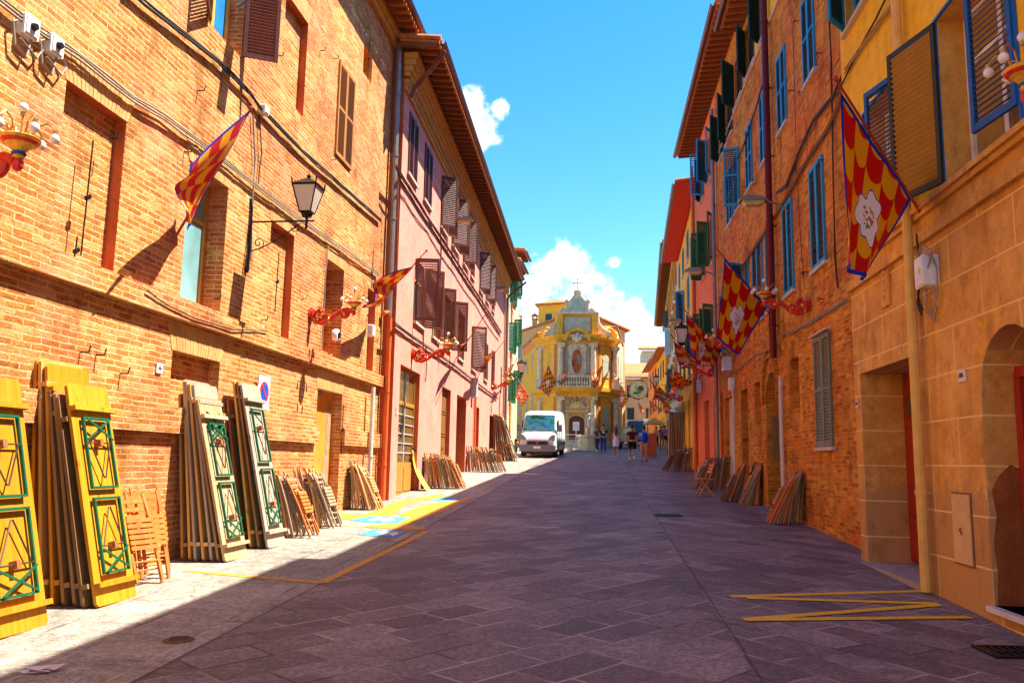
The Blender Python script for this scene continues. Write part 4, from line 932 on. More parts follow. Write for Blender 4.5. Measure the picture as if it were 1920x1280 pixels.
# end of the street
TB = Fac('tan_building', 'tan building with a low tiled roof closing the end of the street', 'building', (2.7, 106), 90, 'L')
wn = [((a, a+.9, z, z+1.5), (0,0)) for z in (7.2, 10.0) for a in (1.0, 3.4)]
wallmesh(TB, -1.5, 6.2, 0, 12.4, [hole(r_, .15) for r_, _ in wn]+[hole((3.6,4.8,4.0,6.7), .3, bm=1, arch=1)], [TAN, BRD], 12)
for r_, th in wn: window(TB, r_, .15, SH_DK, th, pitch=.12, rails=0)
eave(TB, -1.8, 6.6, 12.4, .6, .42, 6, rafter=False)
mb = MB(); TB.box(mb, 4.4, 4.8, .01, .06, 6.4, 6.4+.01); mb.box(3.0, 4.6, -.06, -.01, 6.9, 7.35); mb.build('sign_board', WHP, TB.root)
HH = Fac('hilltop_house', 'pale house with blue windows rising behind the tiled roof at the street end', 'building', (6.6, 125), 90, 'L')
wallmesh(HH, 0, 7, 5, 18.6, [hole((1.4,2.9,16.9,17.9), .2), hole((4.0,5.0,16.9,17.9), .2)], [plaster('pale_green_stucco', (.50,.46,.30), (.58,.54,.36), 1)], 6)
window(HH, (1.4,2.9,16.9,17.9), .2, th=(None,None), glass=plain('blue_pane', (.03,.16,.45), .1)); window(HH, (4.0,5.0,16.9,17.9), .2, th=(None,None), glass=GLD)
eave(HH, -.5, 7.5, 18.6, .6, .25, 5, rafter=False)
mb = MB(); mb.tube([(4.6,1,18.5),(4.6,1,21.2)], .22, 8); mb.build('chimney', PBX, HH.root)
mb = MB(); HH.box(mb, -.9, 1.2, .01, 1.0, 14.6, 14.75); HH.box(mb, -.9, -.8, .9, 1.0, 14.75, 15.6); HH.box(mb, 1.1, 1.2, .9, 1.0, 14.75, 15.6); mb.build('balcony', STN, HH.root)

# ================================================================== CHAPEL
CX0 = -1.62; CY = 63.0
def zc(y): return 1.6+(868-y)/FPX*CY
def xc(px): return (px-1119)/FPX*CY
ch = empty('chapel', (CX0, CY, 0), 0, 'small ornate yellow chapel with columns, fresco niche and curved gable closing the square', 'chapel')
XL_, XR_ = xc(1042)-CX0, xc(1118)-CX0
WL = (-4.86-CX0, 2.5); WR = (1.48-CX0, 2.5)
PLAN = [WL, (XL_, 0), (XR_, 0), WR]
def off(plan, d):
    o = []; k = len(plan)
    for i, p in enumerate(plan):
        ns = []
        for a, b in ((i-1, i), (i, i+1)):
            if a < 0 or b >= k: continue
            v = (Vector(plan[b])-Vector(plan[a])).normalized(); ns.append(Vector((v.y, -v.x)))
        n_ = sum(ns, Vector((0,0))); n_ = n_/len(ns); n_ = n_/max(.5, n_.length_squared); o.append((p[0]+n_.x*d, p[1]+n_.y*d))
    return o
def band(mb, z0, z1, d0, d1, m=0, plan=PLAN, ind=0):
    P0_, P1_ = off(plan, d0), off(plan, d1); Q = off(plan, -.3); k = len(plan)
    vs = [(x, y, z0) for x, y in P0_]+[(x, y, z1) for x, y in P1_]+[(x, y, z0) for x, y in Q]+[(x, y, z1) for x, y in Q]
    fs = []
    for i in range(k-1): fs += [(i, i+1, k+i+1, k+i), (i, 2*k+i, 2*k+i+1, i+1), (k+i, k+i+1, 3*k+i+1, 3*k+i)]
    fs += [(0, k, 3*k, 2*k), (k-1, 3*k-1, 4*k-1, 2*k-1)]
    mb.add(vs, fs, m)
CHY = plaster('chapel_yellow', (.76,.31,.025), (.92,.50,.06), 1.5, .4, (.52,.28,.10)); CHS = plaster('chapel_stone', (.56,.42,.25), (.84,.68,.44), 2.6, .5, (.24,.18,.12))
CHC = plaster('chapel_panel', (.62,.42,.20), (.70,.50,.26), 1.6, .3, (.42,.28,.16)); CHB = plaster('chapel_bluegrey', (.36,.38,.26), (.50,.50,.34), 2.0, .3)
CHG = plaster('chapel_grey', (.36,.32,.26), (.44,.40,.32), 2.0, .3); CHR = plaster('chapel_brickred', (.52,.14,.05), (.62,.20,.07), 2, .4)
GZ = g(CY)-.4; Zm0, Zm1, Ze0, Ze1 = zc(738), zc(728), zc(645), zc(627)
mb = MB(); band(mb, GZ, Zm0, 0, 0); band(mb, Zm0, Ze0, -.02, -.02); band(mb, Ze0, Ze1, -.015, -.015); mb.build('wall', CHY, ch)
mb = MB(); band(mb, GZ, GZ+1.0, .26, .22); mb.build('plinth', CHS, ch)
mb = MB(); band(mb, Zm0-.28, Zm0, .12, .16); band(mb, Zm0+.004, Zm0+.14, .22, .42); band(mb, Zm0+.144, Zm1, .46, .5); mb.build('cornice', CHY, ch)
mb = MB(); band(mb, Ze0, Ze0+.3, .10, .14); band(mb, Ze0+.304, Ze0+.46, .2, .4); band(mb, Ze0+.464, Ze1-.05, .45, .5); mb.build('cornice', CHY, ch)
# columns
def column(x, y, z0, z1, r):
    mb = MB(); h = z1-z0
    mb.lathe([(r*1.35,z0),(r*1.35,z0+.12),(r*1.2,z0+.16),(r*1.05,z0+.24),(r*1.0,z0+.3),(r*1.02,z0+h*.4),(r*.88,z1-.34),(r*.95,z1-.33),(r*.95,z1-.28),(r*.88,z1-.27),(r*1.25,z1-.06),(r*1.35,z1-.06),(r*1.35,z1)], 14, (x, y, 0))
    mb.build('column', CHS, ch, smooth=False)
    mb = MB(); mb.box(x-r*1.5, x+r*1.5, y-r*1.5, y+r*1.5, z1+.002, z1+.1)
    for sx_ in (-1, 1): mb.lathe([(.01,-r*.3),(r*.5,-r*.3),(r*.5,r*.3),(.01,r*.3)], 8, (x+sx_*r*1.1, y-r*.9, z1-.08), 0, 'y')
    mb.build('capital', CHS, ch)
dw = Vector((WR[0]-XR_, WR[1])).normalized()
for (zz0, zz1) in ((GZ+1.0, Zm0-.38), (Zm1+.75, Ze0-.1)):
    cols = [(XL_+.30, -.28), (XR_-.30, -.28), (XR_+dw.x*2.35+.2, dw.y*2.35-.15), (XL_-dw.x*2.35-.2, dw.y*2.35-.15)]
    for x, y in cols: column(x, y, zz0, zz1, .21)
    mb = MB()
    if zz0 > 6:
        for x, y in cols: mb.box(x-.30, x+.30, y-.28, y+.28, Zm1+.004, Zm1+.74)
        mb.build('pedestal', CHS, ch)
# brick red pilasters at the outer angles
mb = MB()
for s_ in (-1, 1):
    bx = (XR_ if s_ > 0 else XL_)+s_*dw.x*2.72
    mb.box(bx-.12, bx+.12, dw.y*2.72-.1, dw.y*2.72+.25, GZ, Ze0)
mb.build('pilaster', CHR, ch)
# brick red strips painted in for the dark gaps behind the columns
for s_ in (-1, 1):
    A_ = Vector((XR_ if s_ > 0 else XL_, 0)); D_ = Vector((s_*dw.x, dw.y)); n_ = Vector((s_*D_.y, -abs(D_.x))).normalized()
    for (t0, t1) in ((.12, .40), (2.02, 2.22)):
        for (z0_, z1_) in ((GZ+1.05, Zm0-.3), (Zm1+.2, Ze0-.02)):
            p, q, k = A_+D_*t0, A_+D_*t1, n_*.05; mb = MB()
            mb.add([(p.x+k.x,p.y+k.y,z0_),(q.x+k.x,q.y+k.y,z0_),(q.x+k.x,q.y+k.y,z1_),(p.x+k.x,p.y+k.y,z1_),(p.x-k.x*.5,p.y-k.y*.5,z0_),(q.x-k.x*.5,q.y-k.y*.5,z0_),(q.x-k.x*.5,q.y-k.y*.5,z1_),(p.x-k.x*.5,p.y-k.y*.5,z1_)], [(0,1,2,3),(0,4,5,1),(1,5,6,2),(2,6,7,3),(3,7,4,0)]); mb.build('dark_gap_strip', CHR, ch, fixn=True)
# wing panels
for s_ in (-1, 1):
    A_ = Vector((XR_ if s_ > 0 else XL_, 0)); D_ = Vector((s_*dw.x, dw.y)); n_ = Vector((s_*D_.y*1, -abs(D_.x))).normalized()
    for (z0_, z1_, mt) in ((GZ+1.3, Zm0-.9, CHB), (Zm1+.9, Ze0-.7, CHB)):
        mb = MB(); p, q = A_+D_*.75, A_+D_*1.75; k = n_*.03
        pts = [(p+k, z0_), (q+k, z0_), (q+k, z1_-.25), (q*.6+p*.4+k, z1_), (p*.6+q*.4+k, z1_), (p+k, z1_-.25)]
        mb.add([(v.x, v.y, z) for v, z in pts]+[(v.x-k.x*.9, v.y-k.y*.9, z) for v, z in pts], [tuple(range(6))]+[(i, 6+i, 6+(i+1)%6, (i+1)%6) for i in range(6)]); mb.build('wing_panel', mt, ch)
# central lower panel with relief, lintel and door
cxm = (XL_+XR_)/2; hw = (XR_-XL_)/2-.62
mb = MB(); mb.box(cxm-hw, cxm+hw, -.05, -.005, zc(768), zc(741)); mb.build('relief_panel', CHC, ch)
mb = MB(); mb.box(cxm-hw, cxm+hw, -.14, -.006, zc(774), zc(769)); mb.box(cxm-hw+.05, cxm-.62, -.10, -.006, GZ+.2, zc(775)); mb.box(cxm+.62, cxm+hw-.05, -.10, -.006, GZ+.2, zc(775)); mb.build('door_surround', CHC, ch)
mb = MB()
for s_ in (-1, 1):
    for (cx_, cz_, r_, turns, st) in ((.42, zc(752), .26, 1.5, 0), (.66, zc(759), .16, 1.3, 2)):
        mb.tube([(cxm+s_*(cx_+r_*(1-t/(turns*6.28)*.8)*math.cos(t+st)), -.075, cz_+r_*(1-t/(turns*6.28)*.8)*math.sin(t+st)) for t in [i*.5 for i in range(int(turns*12.6))]], .03, 6)
mb.ball((cxm, -.07, zc(750)), .14, 8, 0, (1,.5,1.3)); mb.ball((cxm, -.07, zc(745)), .09, 8); mb.build('relief', plain('brown_relief', (.30,.16,.06), .8), ch)
mb = MB(); mb.box(cxm-.22, cxm+.22, -.1, -.05, zc(764), zc(760)); mb.build('plaque', plain('bright_yellow_plaque', (.80,.60,.02), .5), ch)
pts = [(cxm-.56, GZ+.3), (cxm+.56, GZ+.3), (cxm+.56, zc(789))]+[(cxm+.56*math.cos(t), zc(789)+.36*math.sin(t)) for t in [math.pi*i/10 for i in range(1, 10)]]+[(cxm-.56, zc(789))]
mb = MB(); mb.prism(pts, -.03, -.006); mb.build('door', plain('dark_red_door', (.12,.03,.015), .5), ch)
mb = MB(); P_ = [(cxm+.62*math.cos(t), -.09, zc(789)+.42*math.sin(t)) for t in [math.pi*i/12 for i in range(13)]]; mb.tube(P_, .06, 6); mb.build('door_arch', CHC, ch)
# upper niche
mb = MB(); mb.box(cxm-hw-.02, cxm+hw+.02, -.06, -.022, Zm1+.1, Ze0-.02); mb.build('niche_panel', CHG, ch)
pts = [(cxm+.52*math.cos(t)*(1.25 if abs(math.sin(t)) < .8 else 1), zc(678)+1.15*math.sin(t)) for t in [2*math.pi*i/24 for i in range(24)]]
mb = MB(); mb.prism([(cxm-.62,zc(712)),(cxm+.62,zc(712)),(cxm+.7,zc(700)),(cxm+.62,zc(660)),(cxm+.78,zc(652)),(cxm+.5,zc(645)),(cxm-.5,zc(645)),(cxm-.78,zc(652)),(cxm-.62,zc(660)),(cxm-.7,zc(700))], -.12, -.061); mb.build('niche_frame', CHS, ch)
fm = MT('fresco', .8); n1 = fm.noise(fm.tc.outputs['Object'], 1.3, 4, .6, .5); fm.col(fm.ramp(n1, [(.36, (.20,.03,.01)), (.48, (.50,.13,.03)), (.55, (.36,.07,.02)), (.62, (.26,.27,.30)), (.7, (.12,.08,.07))]))
mb = MB(); mb.prism([(cxm+.42*math.cos(t), zc(678)+.98*math.sin(t)) for t in [2*math.pi*i/24 for i in range(24)]], -.14, -.121); mb.build('fresco', fm.m, ch)
mb = MB(); mb.tube([(cxm+.44*math.cos(t), -.15, zc(678)+1.0*math.sin(t)) for t in [2*math.pi*i/24 for i in range(25)]], .05, 6); mb.build('fresco_frame', CHS, ch)
# arch over the niche
mb = MB(); r0 = .78
for (rr_, y0, y1) in ((.78, -.55, -.02), ):
    P_ = [(cxm+rr_*math.cos(t), zc(640)+rr_*.95*math.sin(t)) for t in [math.pi*i/14 for i in range(15)]]; Qp = [(cxm+(rr_+.28)*math.cos(t), zc(640)+(rr_+.28)*.95*math.sin(t)) for t in [math.pi*i/14 for i in range(15)]]
    for i in range(14):
        a, b, c, d = P_[i], P_[i+1], Qp[i+1], Qp[i]
        mb.add([(a[0],y0,a[1]),(b[0],y0,b[1]),(c[0],y0,c[1]),(d[0],y0,d[1]),(a[0],y1,a[1]),(b[0],y1,b[1]),(c[0],y1,c[1]),(d[0],y1,d[1])], [(0,1,2,3),(0,4,5,1),(3,2,6,7),(4,7,6,5)])
mb.build('arch_hood', CHY, ch)
mb = MB(); mb.prism([(cxm+.76*math.cos(t), zc(640)+.72*math.sin(t)) for t in [math.pi*i/14 for i in range(15)]], -.56+.12, -.4); mb.build('lunette', plain('dark_lunette', (.22,.19,.15), .8), ch)
mb = MB()
for (dx, dz, r_) in ((0,.3,.2),(-.22,.12,.16),(.22,.15,.17),(.05,.5,.12),(-.3,.35,.1),(.32,.38,.1),(0,.02,.2)): mb.ball((cxm+dx, -.5, zc(640)+dz), r_, 8, 0, (1,.6,1))
mb.build('shell_relief', CHS, ch)
# balustrade and terrace plants
mb = MB(); bx0, bx1 = xc(1053)-CX0, xc(1107)-CX0
mb.box(bx0, bx1, -.62, -.42, Zm1+.004, Zm1+.12); mb.box(bx0, bx1, -.64, -.40, Zm1+.78, Zm1+.9)
for x in (bx0+.08, bx1-.08): mb.box(x-.08, x+.08, -.62, -.42, Zm1+.12, Zm1+.78)
n = 9
for i in range(n):
    x = bx0+.3+(bx1-bx0-.6)*i/(n-1); mb.lathe([(.07,0),(.05,.05),(.09,.2),(.085,.28),(.035,.42),(.035,.56),(.07,.66)], 8, (x, -.52, Zm1+.12))
mb.build('balustrade', CHS, ch)
def leafball(mb, c, r, n=160, rnd=random.Random(3), s=.09):
    for _ in range(n):
        v = Vector((rnd.gauss(0,1), rnd.gauss(0,1), rnd.gauss(0,1))).normalized()*r*rnd.random()**.4; p = Vector(c)+v
        a = Vector((rnd.uniform(-1,1), rnd.uniform(-1,1), rnd.uniform(-1,1))).normalized()*s; b = a.cross(Vector((rnd.uniform(-1,1), rnd.uniform(-1,1), 1))).normalized()*s*.6
        mb.add([p-a, p+b, p+a, p-b], [(0,1,2,3)])
LEAF = plain('leaf_green', (.035,.10,.02), .6, 0, .5, 3)
mb = MB(); leafball(mb, (bx0-.15, -.4, Zm1+.35), .35); leafball(mb, (bx1+.25, -.4, Zm1+.3), .4); mb.build('ledge_plants', LEAF, ch)
# attic
az0, az1 = Ze1, zc(588)
AP = [(XL_+.0, .25), (XR_-.0, .25)]
mb = MB(); mb.box(XL_+.1, XR_-.1, .1, 1.2, az0, az1); mb.build('attic', CHY, ch)
mb = MB()
for x in (XL_+.02, XR_-.42): mb.box(x, x+.40, -.12, .098, az0+.1, az1-.1); mb.box(x-.04, x+.44, -.16, .099, az1-.096, az1); mb.box(x-.04, x+.44, -.16, .099, az0+.004, az0+.096)
mb.box(XL_+.55, XR_-.55, .02, .097, az0+.2, az1-.2, 1); mb.build('attic_pier', [CHY, CHB], ch)
mb = MB(); mb.box(XL_-.1, XR_+.1, -.3, 1.3, az1+.004, az1+.14); mb.box(XL_-.02, XR_+.02, -.2, 1.3, az1-.0, az1+.003); mb.build('cornice', CHS, ch)
# scroll volutes beside the attic
for s_ in (-1, 1):
    X0 = XR_ if s_ > 0 else XL_; prof = []
    C1 = [(X0+s_*.02, az1-.15), (X0+s_*.12, az1-.7), (X0+s_*.35, az0+.62), (X0+s_*.72, az0+.30), (X0+s_*1.0, az0+.22)]
    pts = C1+[(X0+s_*1.0, az0+.04), (X0+s_*.02, az0+.02)]
    mb = MB(); mb.prism(pts, .35, .55); mb.tube([(a, .40, b) for a, b in C1], .10, 8); mb.build('volute', CHS, ch, fixn=True)
    mb = MB(); D_ = Vector((s_*dw.x, dw.y)); P_ = []
    for i in range(9):
        t_ = i/8; q = Vector((X0, 0))+D_*(.9+1.7*t_); P_.append((q.x, q.y-.2, az0+.05+.62*math.sin(math.pi*(.15+.7*t_))))
    mb.tube(P_, .15, 8); mb.ball(P_[-1], .24, 10); mb.build('broken_pediment', CHY, ch)
# curved gable with cross
gz0 = az1+.145
half = [(1.32,gz0),(1.32,gz0+.18),(1.05,gz0+.34),(.98,gz0+.2),(.86,gz0+.26),(.82,gz0+.6),(.98,gz0+.82),(.80,gz0+1.0),(.62,gz0+.84),(.46,gz0+1.02),(.22,gz0+1.35),(.22,gz0+1.5),(.28,gz0+1.52),(.22,gz0+1.62),(.10,gz0+1.72)]
pts = [(cxm+a, b) for a, b in half]+[(cxm-a, b) for a, b in reversed(half)]
mb = MB(); mb.prism(pts, -.1, .25); mb.tube([(a, -.12, b) for a, b in pts], .06, 6); mb.build('gable', CHS, ch, fixn=True)
mb = MB(); mb.prism([(cxm-.68,gz0+.2),(cxm+.68,gz0+.2),(cxm+.5,gz0+.7),(cxm+.2,gz0+1.12),(cxm-.2,gz0+1.12),(cxm-.5,gz0+.7)], -.13, -.101); mb.build('gable_panel', CHB, ch, fixn=True)
mb = MB(); zt = gz0+1.7
mb.tube([(cxm,.05,zt),(cxm,.05,zt+.95)], .025, 6); mb.tube([(cxm-.3,.05,zt+.62),(cxm+.3,.05,zt+.62)], .025, 6)
for a, b in ((-.3,.62),(.3,.62),(0,.95)):
    for k in range(3): mb.ball((cxm+a+.06*math.cos(k*2.1), .05, zt+b+.06*math.sin(k*2.1)), .035, 6)
mb.tube([(cxm-.28,.05,zt),(cxm-.28,.05,zt+.9)], .012, 5); mb.build('cross', IRN, ch)
# ---- buildings around the chapel
def plan_house(name, label, plan, z0, z1, mt, ov=.45, roofm=None, ridge=None, windows=(), wm=SH_DK, frieze=None):
    r_ = empty(name, (plan[0][0], plan[0][1], 0), 0, label, 'building'); o = plan[0]
    P = [(x-o[0], y-o[1]) for x, y in plan]; k = len(P); mb = MB()
    vs = [(x, y, z0) for x, y in P]+[(x, y, z1) for x, y in P]; mb.add(vs, [(i, (i+1)%k, k+(i+1)%k, k+i) for i in range(k)]+[tuple(k+i for i in range(k))]); mb.build('wall', mt, r_, fixn=True)
    c = Vector((sum(p[0] for p in P)/k, sum(p[1] for p in P)/k)); mb = MB()
    E = [Vector(p)+(Vector(p)-c).normalized()*ov for p in P]
    zr = ridge or z1+1.0
    vs = [(e.x, e.y, z1+.0) for e in E]+[(e.x, e.y, z1+.14) for e in E]+[(c.x, c.y, zr), (c.x, c.y, z1)]
    mb.add(vs, [(i, (i+1)%k, k+(i+1)%k, k+i) for i in range(k)]+[(k+i, k+(i+1)%k, 2*k) for i in range(k)]+[((i+1)%k, i, 2*k+1) for i in range(k)]); mb.build('roof', roofm or TILE, r_, fixn=True)
    if frieze:
        mb = MB(); a, b = Vector(P[frieze[0]]), Vector(P[frieze[0]+1]); v = (b-a).normalized(); n_ = Vector((v.y, -v.x))*.03
        mb.add([(a.x+n_.x,a.y+n_.y,z1-.75),(b.x+n_.x,b.y+n_.y,z1-.75),(b.x+n_.x,b.y+n_.y,z1-.02),(a.x+n_.x,a.y+n_.y,z1-.02)], [(0,1,2,3)]); mb.build('frieze', frieze[1], r_)
    for (e, t, z, w_, h, kind) in windows:
        a, b = Vector(P[e]), Vector(P[(e+1)%k]); v = (b-a).normalized(); n_ = Vector((v.y, -v.x)); L = (b-a).length; p = a+v*t; q = a+v*(t+w_)
        mb = MB()
        def bx(p_, q_, d0, d1, za, zb, m=0):
            A, B = p_+n_*d0, q_+n_*d0; C2, D2 = q_+n_*d1, p_+n_*d1
            mb.add([(A.x,A.y,za),(B.x,B.y,za),(C2.x,C2.y,za),(D2.x,D2.y,za),(A.x,A.y,zb),(B.x,B.y,zb),(C2.x,C2.y,zb),(D2.x,D2.y,zb)], [(0,1,2,3),(4,7,6,5),(0,4,5,1),(1,5,6,2),(2,6,7,3),(3,7,4,0)], m)
        bx(p, q, -.05, .03, z, z+h, 0); bx(p-v*.08, q+v*.08, .0, .09, z-.1, z-.005, 1); bx(p-v*.04, p, .0, .06, z, z+h, 1); bx(q, q+v*.04, .0, .06, z, z+h, 1); bx(p+v*.02, (p+q)/2-v*.02, .031, .06, z+.04, z+h-.04, 2); bx((p+q)/2+v*.02, q-v*.02, .031, .06, z+.04, z+h-.04, 2)
        mb.build('window' if kind == 'w' else 'door', [GLD, STN, wm[0]], r_, fixn=True)
    return r_
plan_house('yellow_house', 'yellow house with orange frieze joined to the left flank of the chapel', [(-6.7, 73.5), (-4.85, 65.6), (-2.0, 66.5), (-2.5, 75)], 1, 11.75, plaster('lemon_stucco', (.72,.34,.015), (.80,.42,.02), 1), .3, None, 13.0,
           [(0, 2.2, 9.2, .7, 1.3, 'w'), (0, 5.3, 9.3, .7, 1.3, 'w'), (0, 2.2, 5.6, .7, 1.9, 'w'), (0, 5.3, 5.6, .7, 1.9, 'w')], SH_OR, (0, plaster('orange_frieze', (.75,.18,.03), (.8,.25,.05), 2)))
plan_house('side_house', 'cream house with pale blue shutters joined to the right flank of the chapel', [(-.5, 66.5), (1.5, 65.7), (2.25, 75.5), (-1, 76)], 1, 12.3, CREAM, .35, None, 13.4,
           [(1, 2.0, 8.6, 1.0, 1.7, 'w'), (1, 5.8, 8.6, 1.0, 1.7, 'w'), (1, 2.0, 5.2, 1.0, 1.7, 'w')], SH_PL)
BKB = plaster('faded_brick', (.52,.28,.11), (.62,.38,.17), 2.2, .6, (.40,.22,.10))
plan_house('rear_building', 'large old brick and plaster block rising behind the chapel', [(-9.0, 86), (-3.9, 77), (.1, 76.2), (2.7, 83), (0, 92)], 1, 14.9, BKB, .6, None, 16.0,
           [(0, 1.5, 12.2, .9, 1.3, 'w'), (0, 4.5, 12.2, .9, 1.3, 'w'), (0, 7.2, 8.5, .9, 1.5, 'w'), (1, .3, 13, .9, 1.2, 'w'), (1, 2.6, 13, .9, 1.2, 'w'), (2, 1.5, 12.6, 1.0, 1.4, 'w')], SH_OL)
plan_house('roof_turret', 'small yellow turret house with hipped roof above the chapel block', [(-6.0, 82), (-2.9, 81), (-2.6, 85), (-5.6, 86)], 14, 17.3, plaster('turret_yellow', (.74,.40,.03), (.80,.48,.05), 1), .45, None, 18.3, [(0, .8, 15.4, .7, 1.0, 'w')], SH_DK)
plan_house('ochre_house', 'ochre brick house with a dark doorway left of the chapel', [(-9.8, 100), (-6.2, 75), (-5.4, 75), (-6, 100)], 1, 10.9, OCH, .3, None, 12, [(0, 21.6, 3.9, 1.1, 2.3, 'd'), (0, 15, 7.2, .9, 1.4, 'w'), (0, 22, 7.4, .9, 1.4, 'w')], SH_OL)
plan_house('left_end_house', 'ochre house closing the side lane behind the white van', [(-14, 97), (-5, 97), (-5, 104), (-14, 104)], 1, 15.5, OCH, .3, None, 17, [(0, 6.2, 7.4, .9, 1.6, 'w'), (0, 6.2, 11.4, .9, 1.6, 'w'), (0, 3.5, 11.4, .9, 1.6, 'w')], SH_OL)
def chimney(px, Y, zb, h, label):
    x = (px-1119)/FPX*Y; mb = MB(); mb.box(-.25,.25,-.25,.25,0,h*.6); mb.box(-.32,.32,-.32,.32,h*.6+.004,h*.7)
    for sx_ in (-1,1):
        for sy in (-1,1): mb.box(sx_*.2-.06, sx_*.2+.06, sy*.2-.06, sy*.2+.06, h*.7+.004, h*.86)
    mb.add([(-.38,-.38,h*.864),(.38,-.38,h*.864),(.38,.38,h*.864),(-.38,.38,h*.864),(0,0,h*1.1)], [(3,2,1,0),(0,1,4),(1,2,4),(2,3,4),(3,0,4)])
    tag(mb.build('chimney', CORN, loc=(x, Y, zb)), label, 'chimney')
chimney(969, 84, 14.9, 1.9, 'small ochre chimney with tiled cap at the left end of the rear block'); chimney(999, 82.5, 15.0, 1.5, 'short chimney between the yellow turret and the left roof edge')
mb = MB(); mb.tube([(0,0,0),(0,0,2.2)], .02, 5)
for z, l in ((2.0,.6),(1.7,.4),(1.5,.7)): mb.tube([(-l,0,z),(l,0,z)], .010, 5)
for i in range(5): mb.tube([(-.5+i*.25,-.2,2.0),(-.5+i*.25,.2,2.0)], .008, 4)
tag(mb.build('aerial', IRN, loc=(-4.0, 83, 17.6)), 'thin television aerial on the yellow turret roof', 'aerial')
# ================================================================== TABLE BOARDS AND FOLDED CHAIRS
ORD = ['first','second','third','fourth','fifth','sixth','seventh','eighth','ninth','tenth','eleventh','twelfth','thirteenth','fourteenth','fifteenth','sixteenth','seventeenth']
PLK = wood('pine_board', (.52,.27,.06), (.68,.40,.11), True, .5); PLK2 = wood('honey_board', (.44,.17,.008), (.62,.27,.014), True, .45); PLC = wood('cream_board', (.42,.27,.12), (.66,.48,.26), True, .6, 'z', 1, (.50,.44,.34)); PLG = wood('weathered_board', (.30,.25,.19), (.46,.38,.27), True, .65); PLB = wood('brown_board', (.22,.11,.035), (.36,.20,.07), True, .6)
GRN = plain('green_steel', (.008,.12,.055), .4, .2); ROD = plain('dark_rod', (.10,.06,.04), .5, .4)
CHW = [[wood('red_chair_wood', (.46,.11,.02), (.64,.20,.04), False, .5)], [wood('tan_chair_wood', (.48,.27,.10), (.64,.40,.18), False, .55)], [wood('grey_chair_wood', (.26,.17,.10), (.40,.28,.17), False, .65)], [wood('dark_chair_wood', (.14,.065,.03), (.24,.12,.055), False, .6)]]
def make_board(W_, H, wm, flip=False, frames=True, legs=True):
    t = empty('table_board'); mb = MB(); th = .032; c = .03
    mb.prism([(-W_/2+c,0),(W_/2-c,0),(W_/2,c),(W_/2,H-c),(W_/2-c,H),(-W_/2+c,H),(-W_/2,H-c),(-W_/2,c)], -th, 0); b = mb.build('board', wm, t, fixn=True)
    for z in (.17*H/2.2, H-.27): 
        mb = MB(); mb.box(-W_/2-.015, W_/2-.0, .003, .055, z, z+.045); mb.build('batten', wm, t)
    if legs:
        fw = W_*.66
        for (z0, z1, xa) in ((.13*H, .47*H, 0), (.51*H, .84*H, 1)):
            mb = MB(); r_ = .021; y0, y1 = .02, .048
            mb.box(-fw/2, -fw/2+r_, y0, y1, z0, z1); mb.box(fw/2-r_, fw/2, y0, y1, z0, z1); mb.box(-fw/2+r_, fw/2-r_, y0, y1, z0, z0+r_); mb.box(-fw/2+r_, fw/2-r_, y0, y1, z1-r_, z1)
            up_ = xa == 1; h = (z1-z0)
            if not (flip and up_):
                a, c_ = (z1-r_, z1-h*.32) if up_ else (z0+r_, z0+h*.32)
                mb.bar((-fw/2+r_, .055, a), (fw/2-r_, .055, c_), .018, .012, up=(0,1,0)); mb.bar((fw/2-r_, .068, a), (-fw/2+r_, .068, c_), .018, .012, up=(0,1,0))
            mb.build('leg_frame', GRN, t)
            mb = MB(); zc_ = z1-h*.36 if up_ else z0+h*.36; zv = z0+h*.14 if up_ else z1-h*.14
            mb.tube([(-fw/2+.02, .04, zc_), (fw/2-.02, .04, zc_)], .008, 5); mb.tube([(-fw/2+.05, .045, zc_), (0-.01, .05, zv), (.01, .05, zv), (fw/2-.05, .045, zc_)], .008, 5)
            mb.box(-.025, .025, .003, .07, zc_-.035, zc_+.03, 1); mb.build('folding_rod', [ROD, plain('rusty_block', (.35,.10,.03), .7)], t)
    return t
def oriz(n): return math.atan2(n.y, n.x)-math.pi/2
def lean_place(o, F, s, d, lean, yawj=0):
    p = F.w(s, d, 0); p.z = g(p.y)+.006; o.location = p; o.rotation_euler = Matrix.Rotation(oriz(F.n)+yawj, 3, 'Z').to_4x4().to_euler()
    o.rotation_euler = (Matrix.Rotation(oriz(F.n)+yawj, 3, 'Z') @ Matrix.Rotation(lean, 3, 'X')).to_euler()
def board_stack(F, s, n, d_out, d_in, H, W_, mats, where, group, Hs=None, top_in=.05, top_out=.36, flips=(), simple=False, yj=0):
    rnd = random.Random(n*7+int(s*10)); protos = {}
    for k in range(n):
        mt = mats[k % len(mats)]; h = (Hs[k] if Hs else H); front = k == n-1
        key = (mt.name, round(h, 2), front)
        if simple and not front:
            o = empty('table_board'); 
            if ('s',)+key not in protos:
                t = make_board(W_, h, mt, legs=False); protos[('s',)+key] = family(t); o2 = t; bpy.data.objects.remove(o)
            else: bpy.data.objects.remove(o); o2 = clone(protos[('s',)+key])
            o = o2
        elif key in protos: o = clone(protos[key])
        else: o = make_board(W_, h, mt, flip=k in flips); protos[key] = family(o)
        d = d_in+(d_out-d_in)*k/max(1, n-1); dt = top_in+(top_out-top_in)*k/max(1, n-1)
        lean_place(o, F, s+rnd.uniform(-.03,.03)-(.0), d, math.asin(min(.5, max(.02, (d-dt)/h))), yj+rnd.uniform(-.01,.01))
        lab = ('outermost table board with green folding legs '+where) if front else ('table board, %s from the wall %s' % (ORD[k], where))
        tag(o, lab, 'table board', group)
def chair_bits():
    B = {}
    mb = MB(); mb.bar((0,0,0), (0,0,1.0), .042, .022); 
    return B
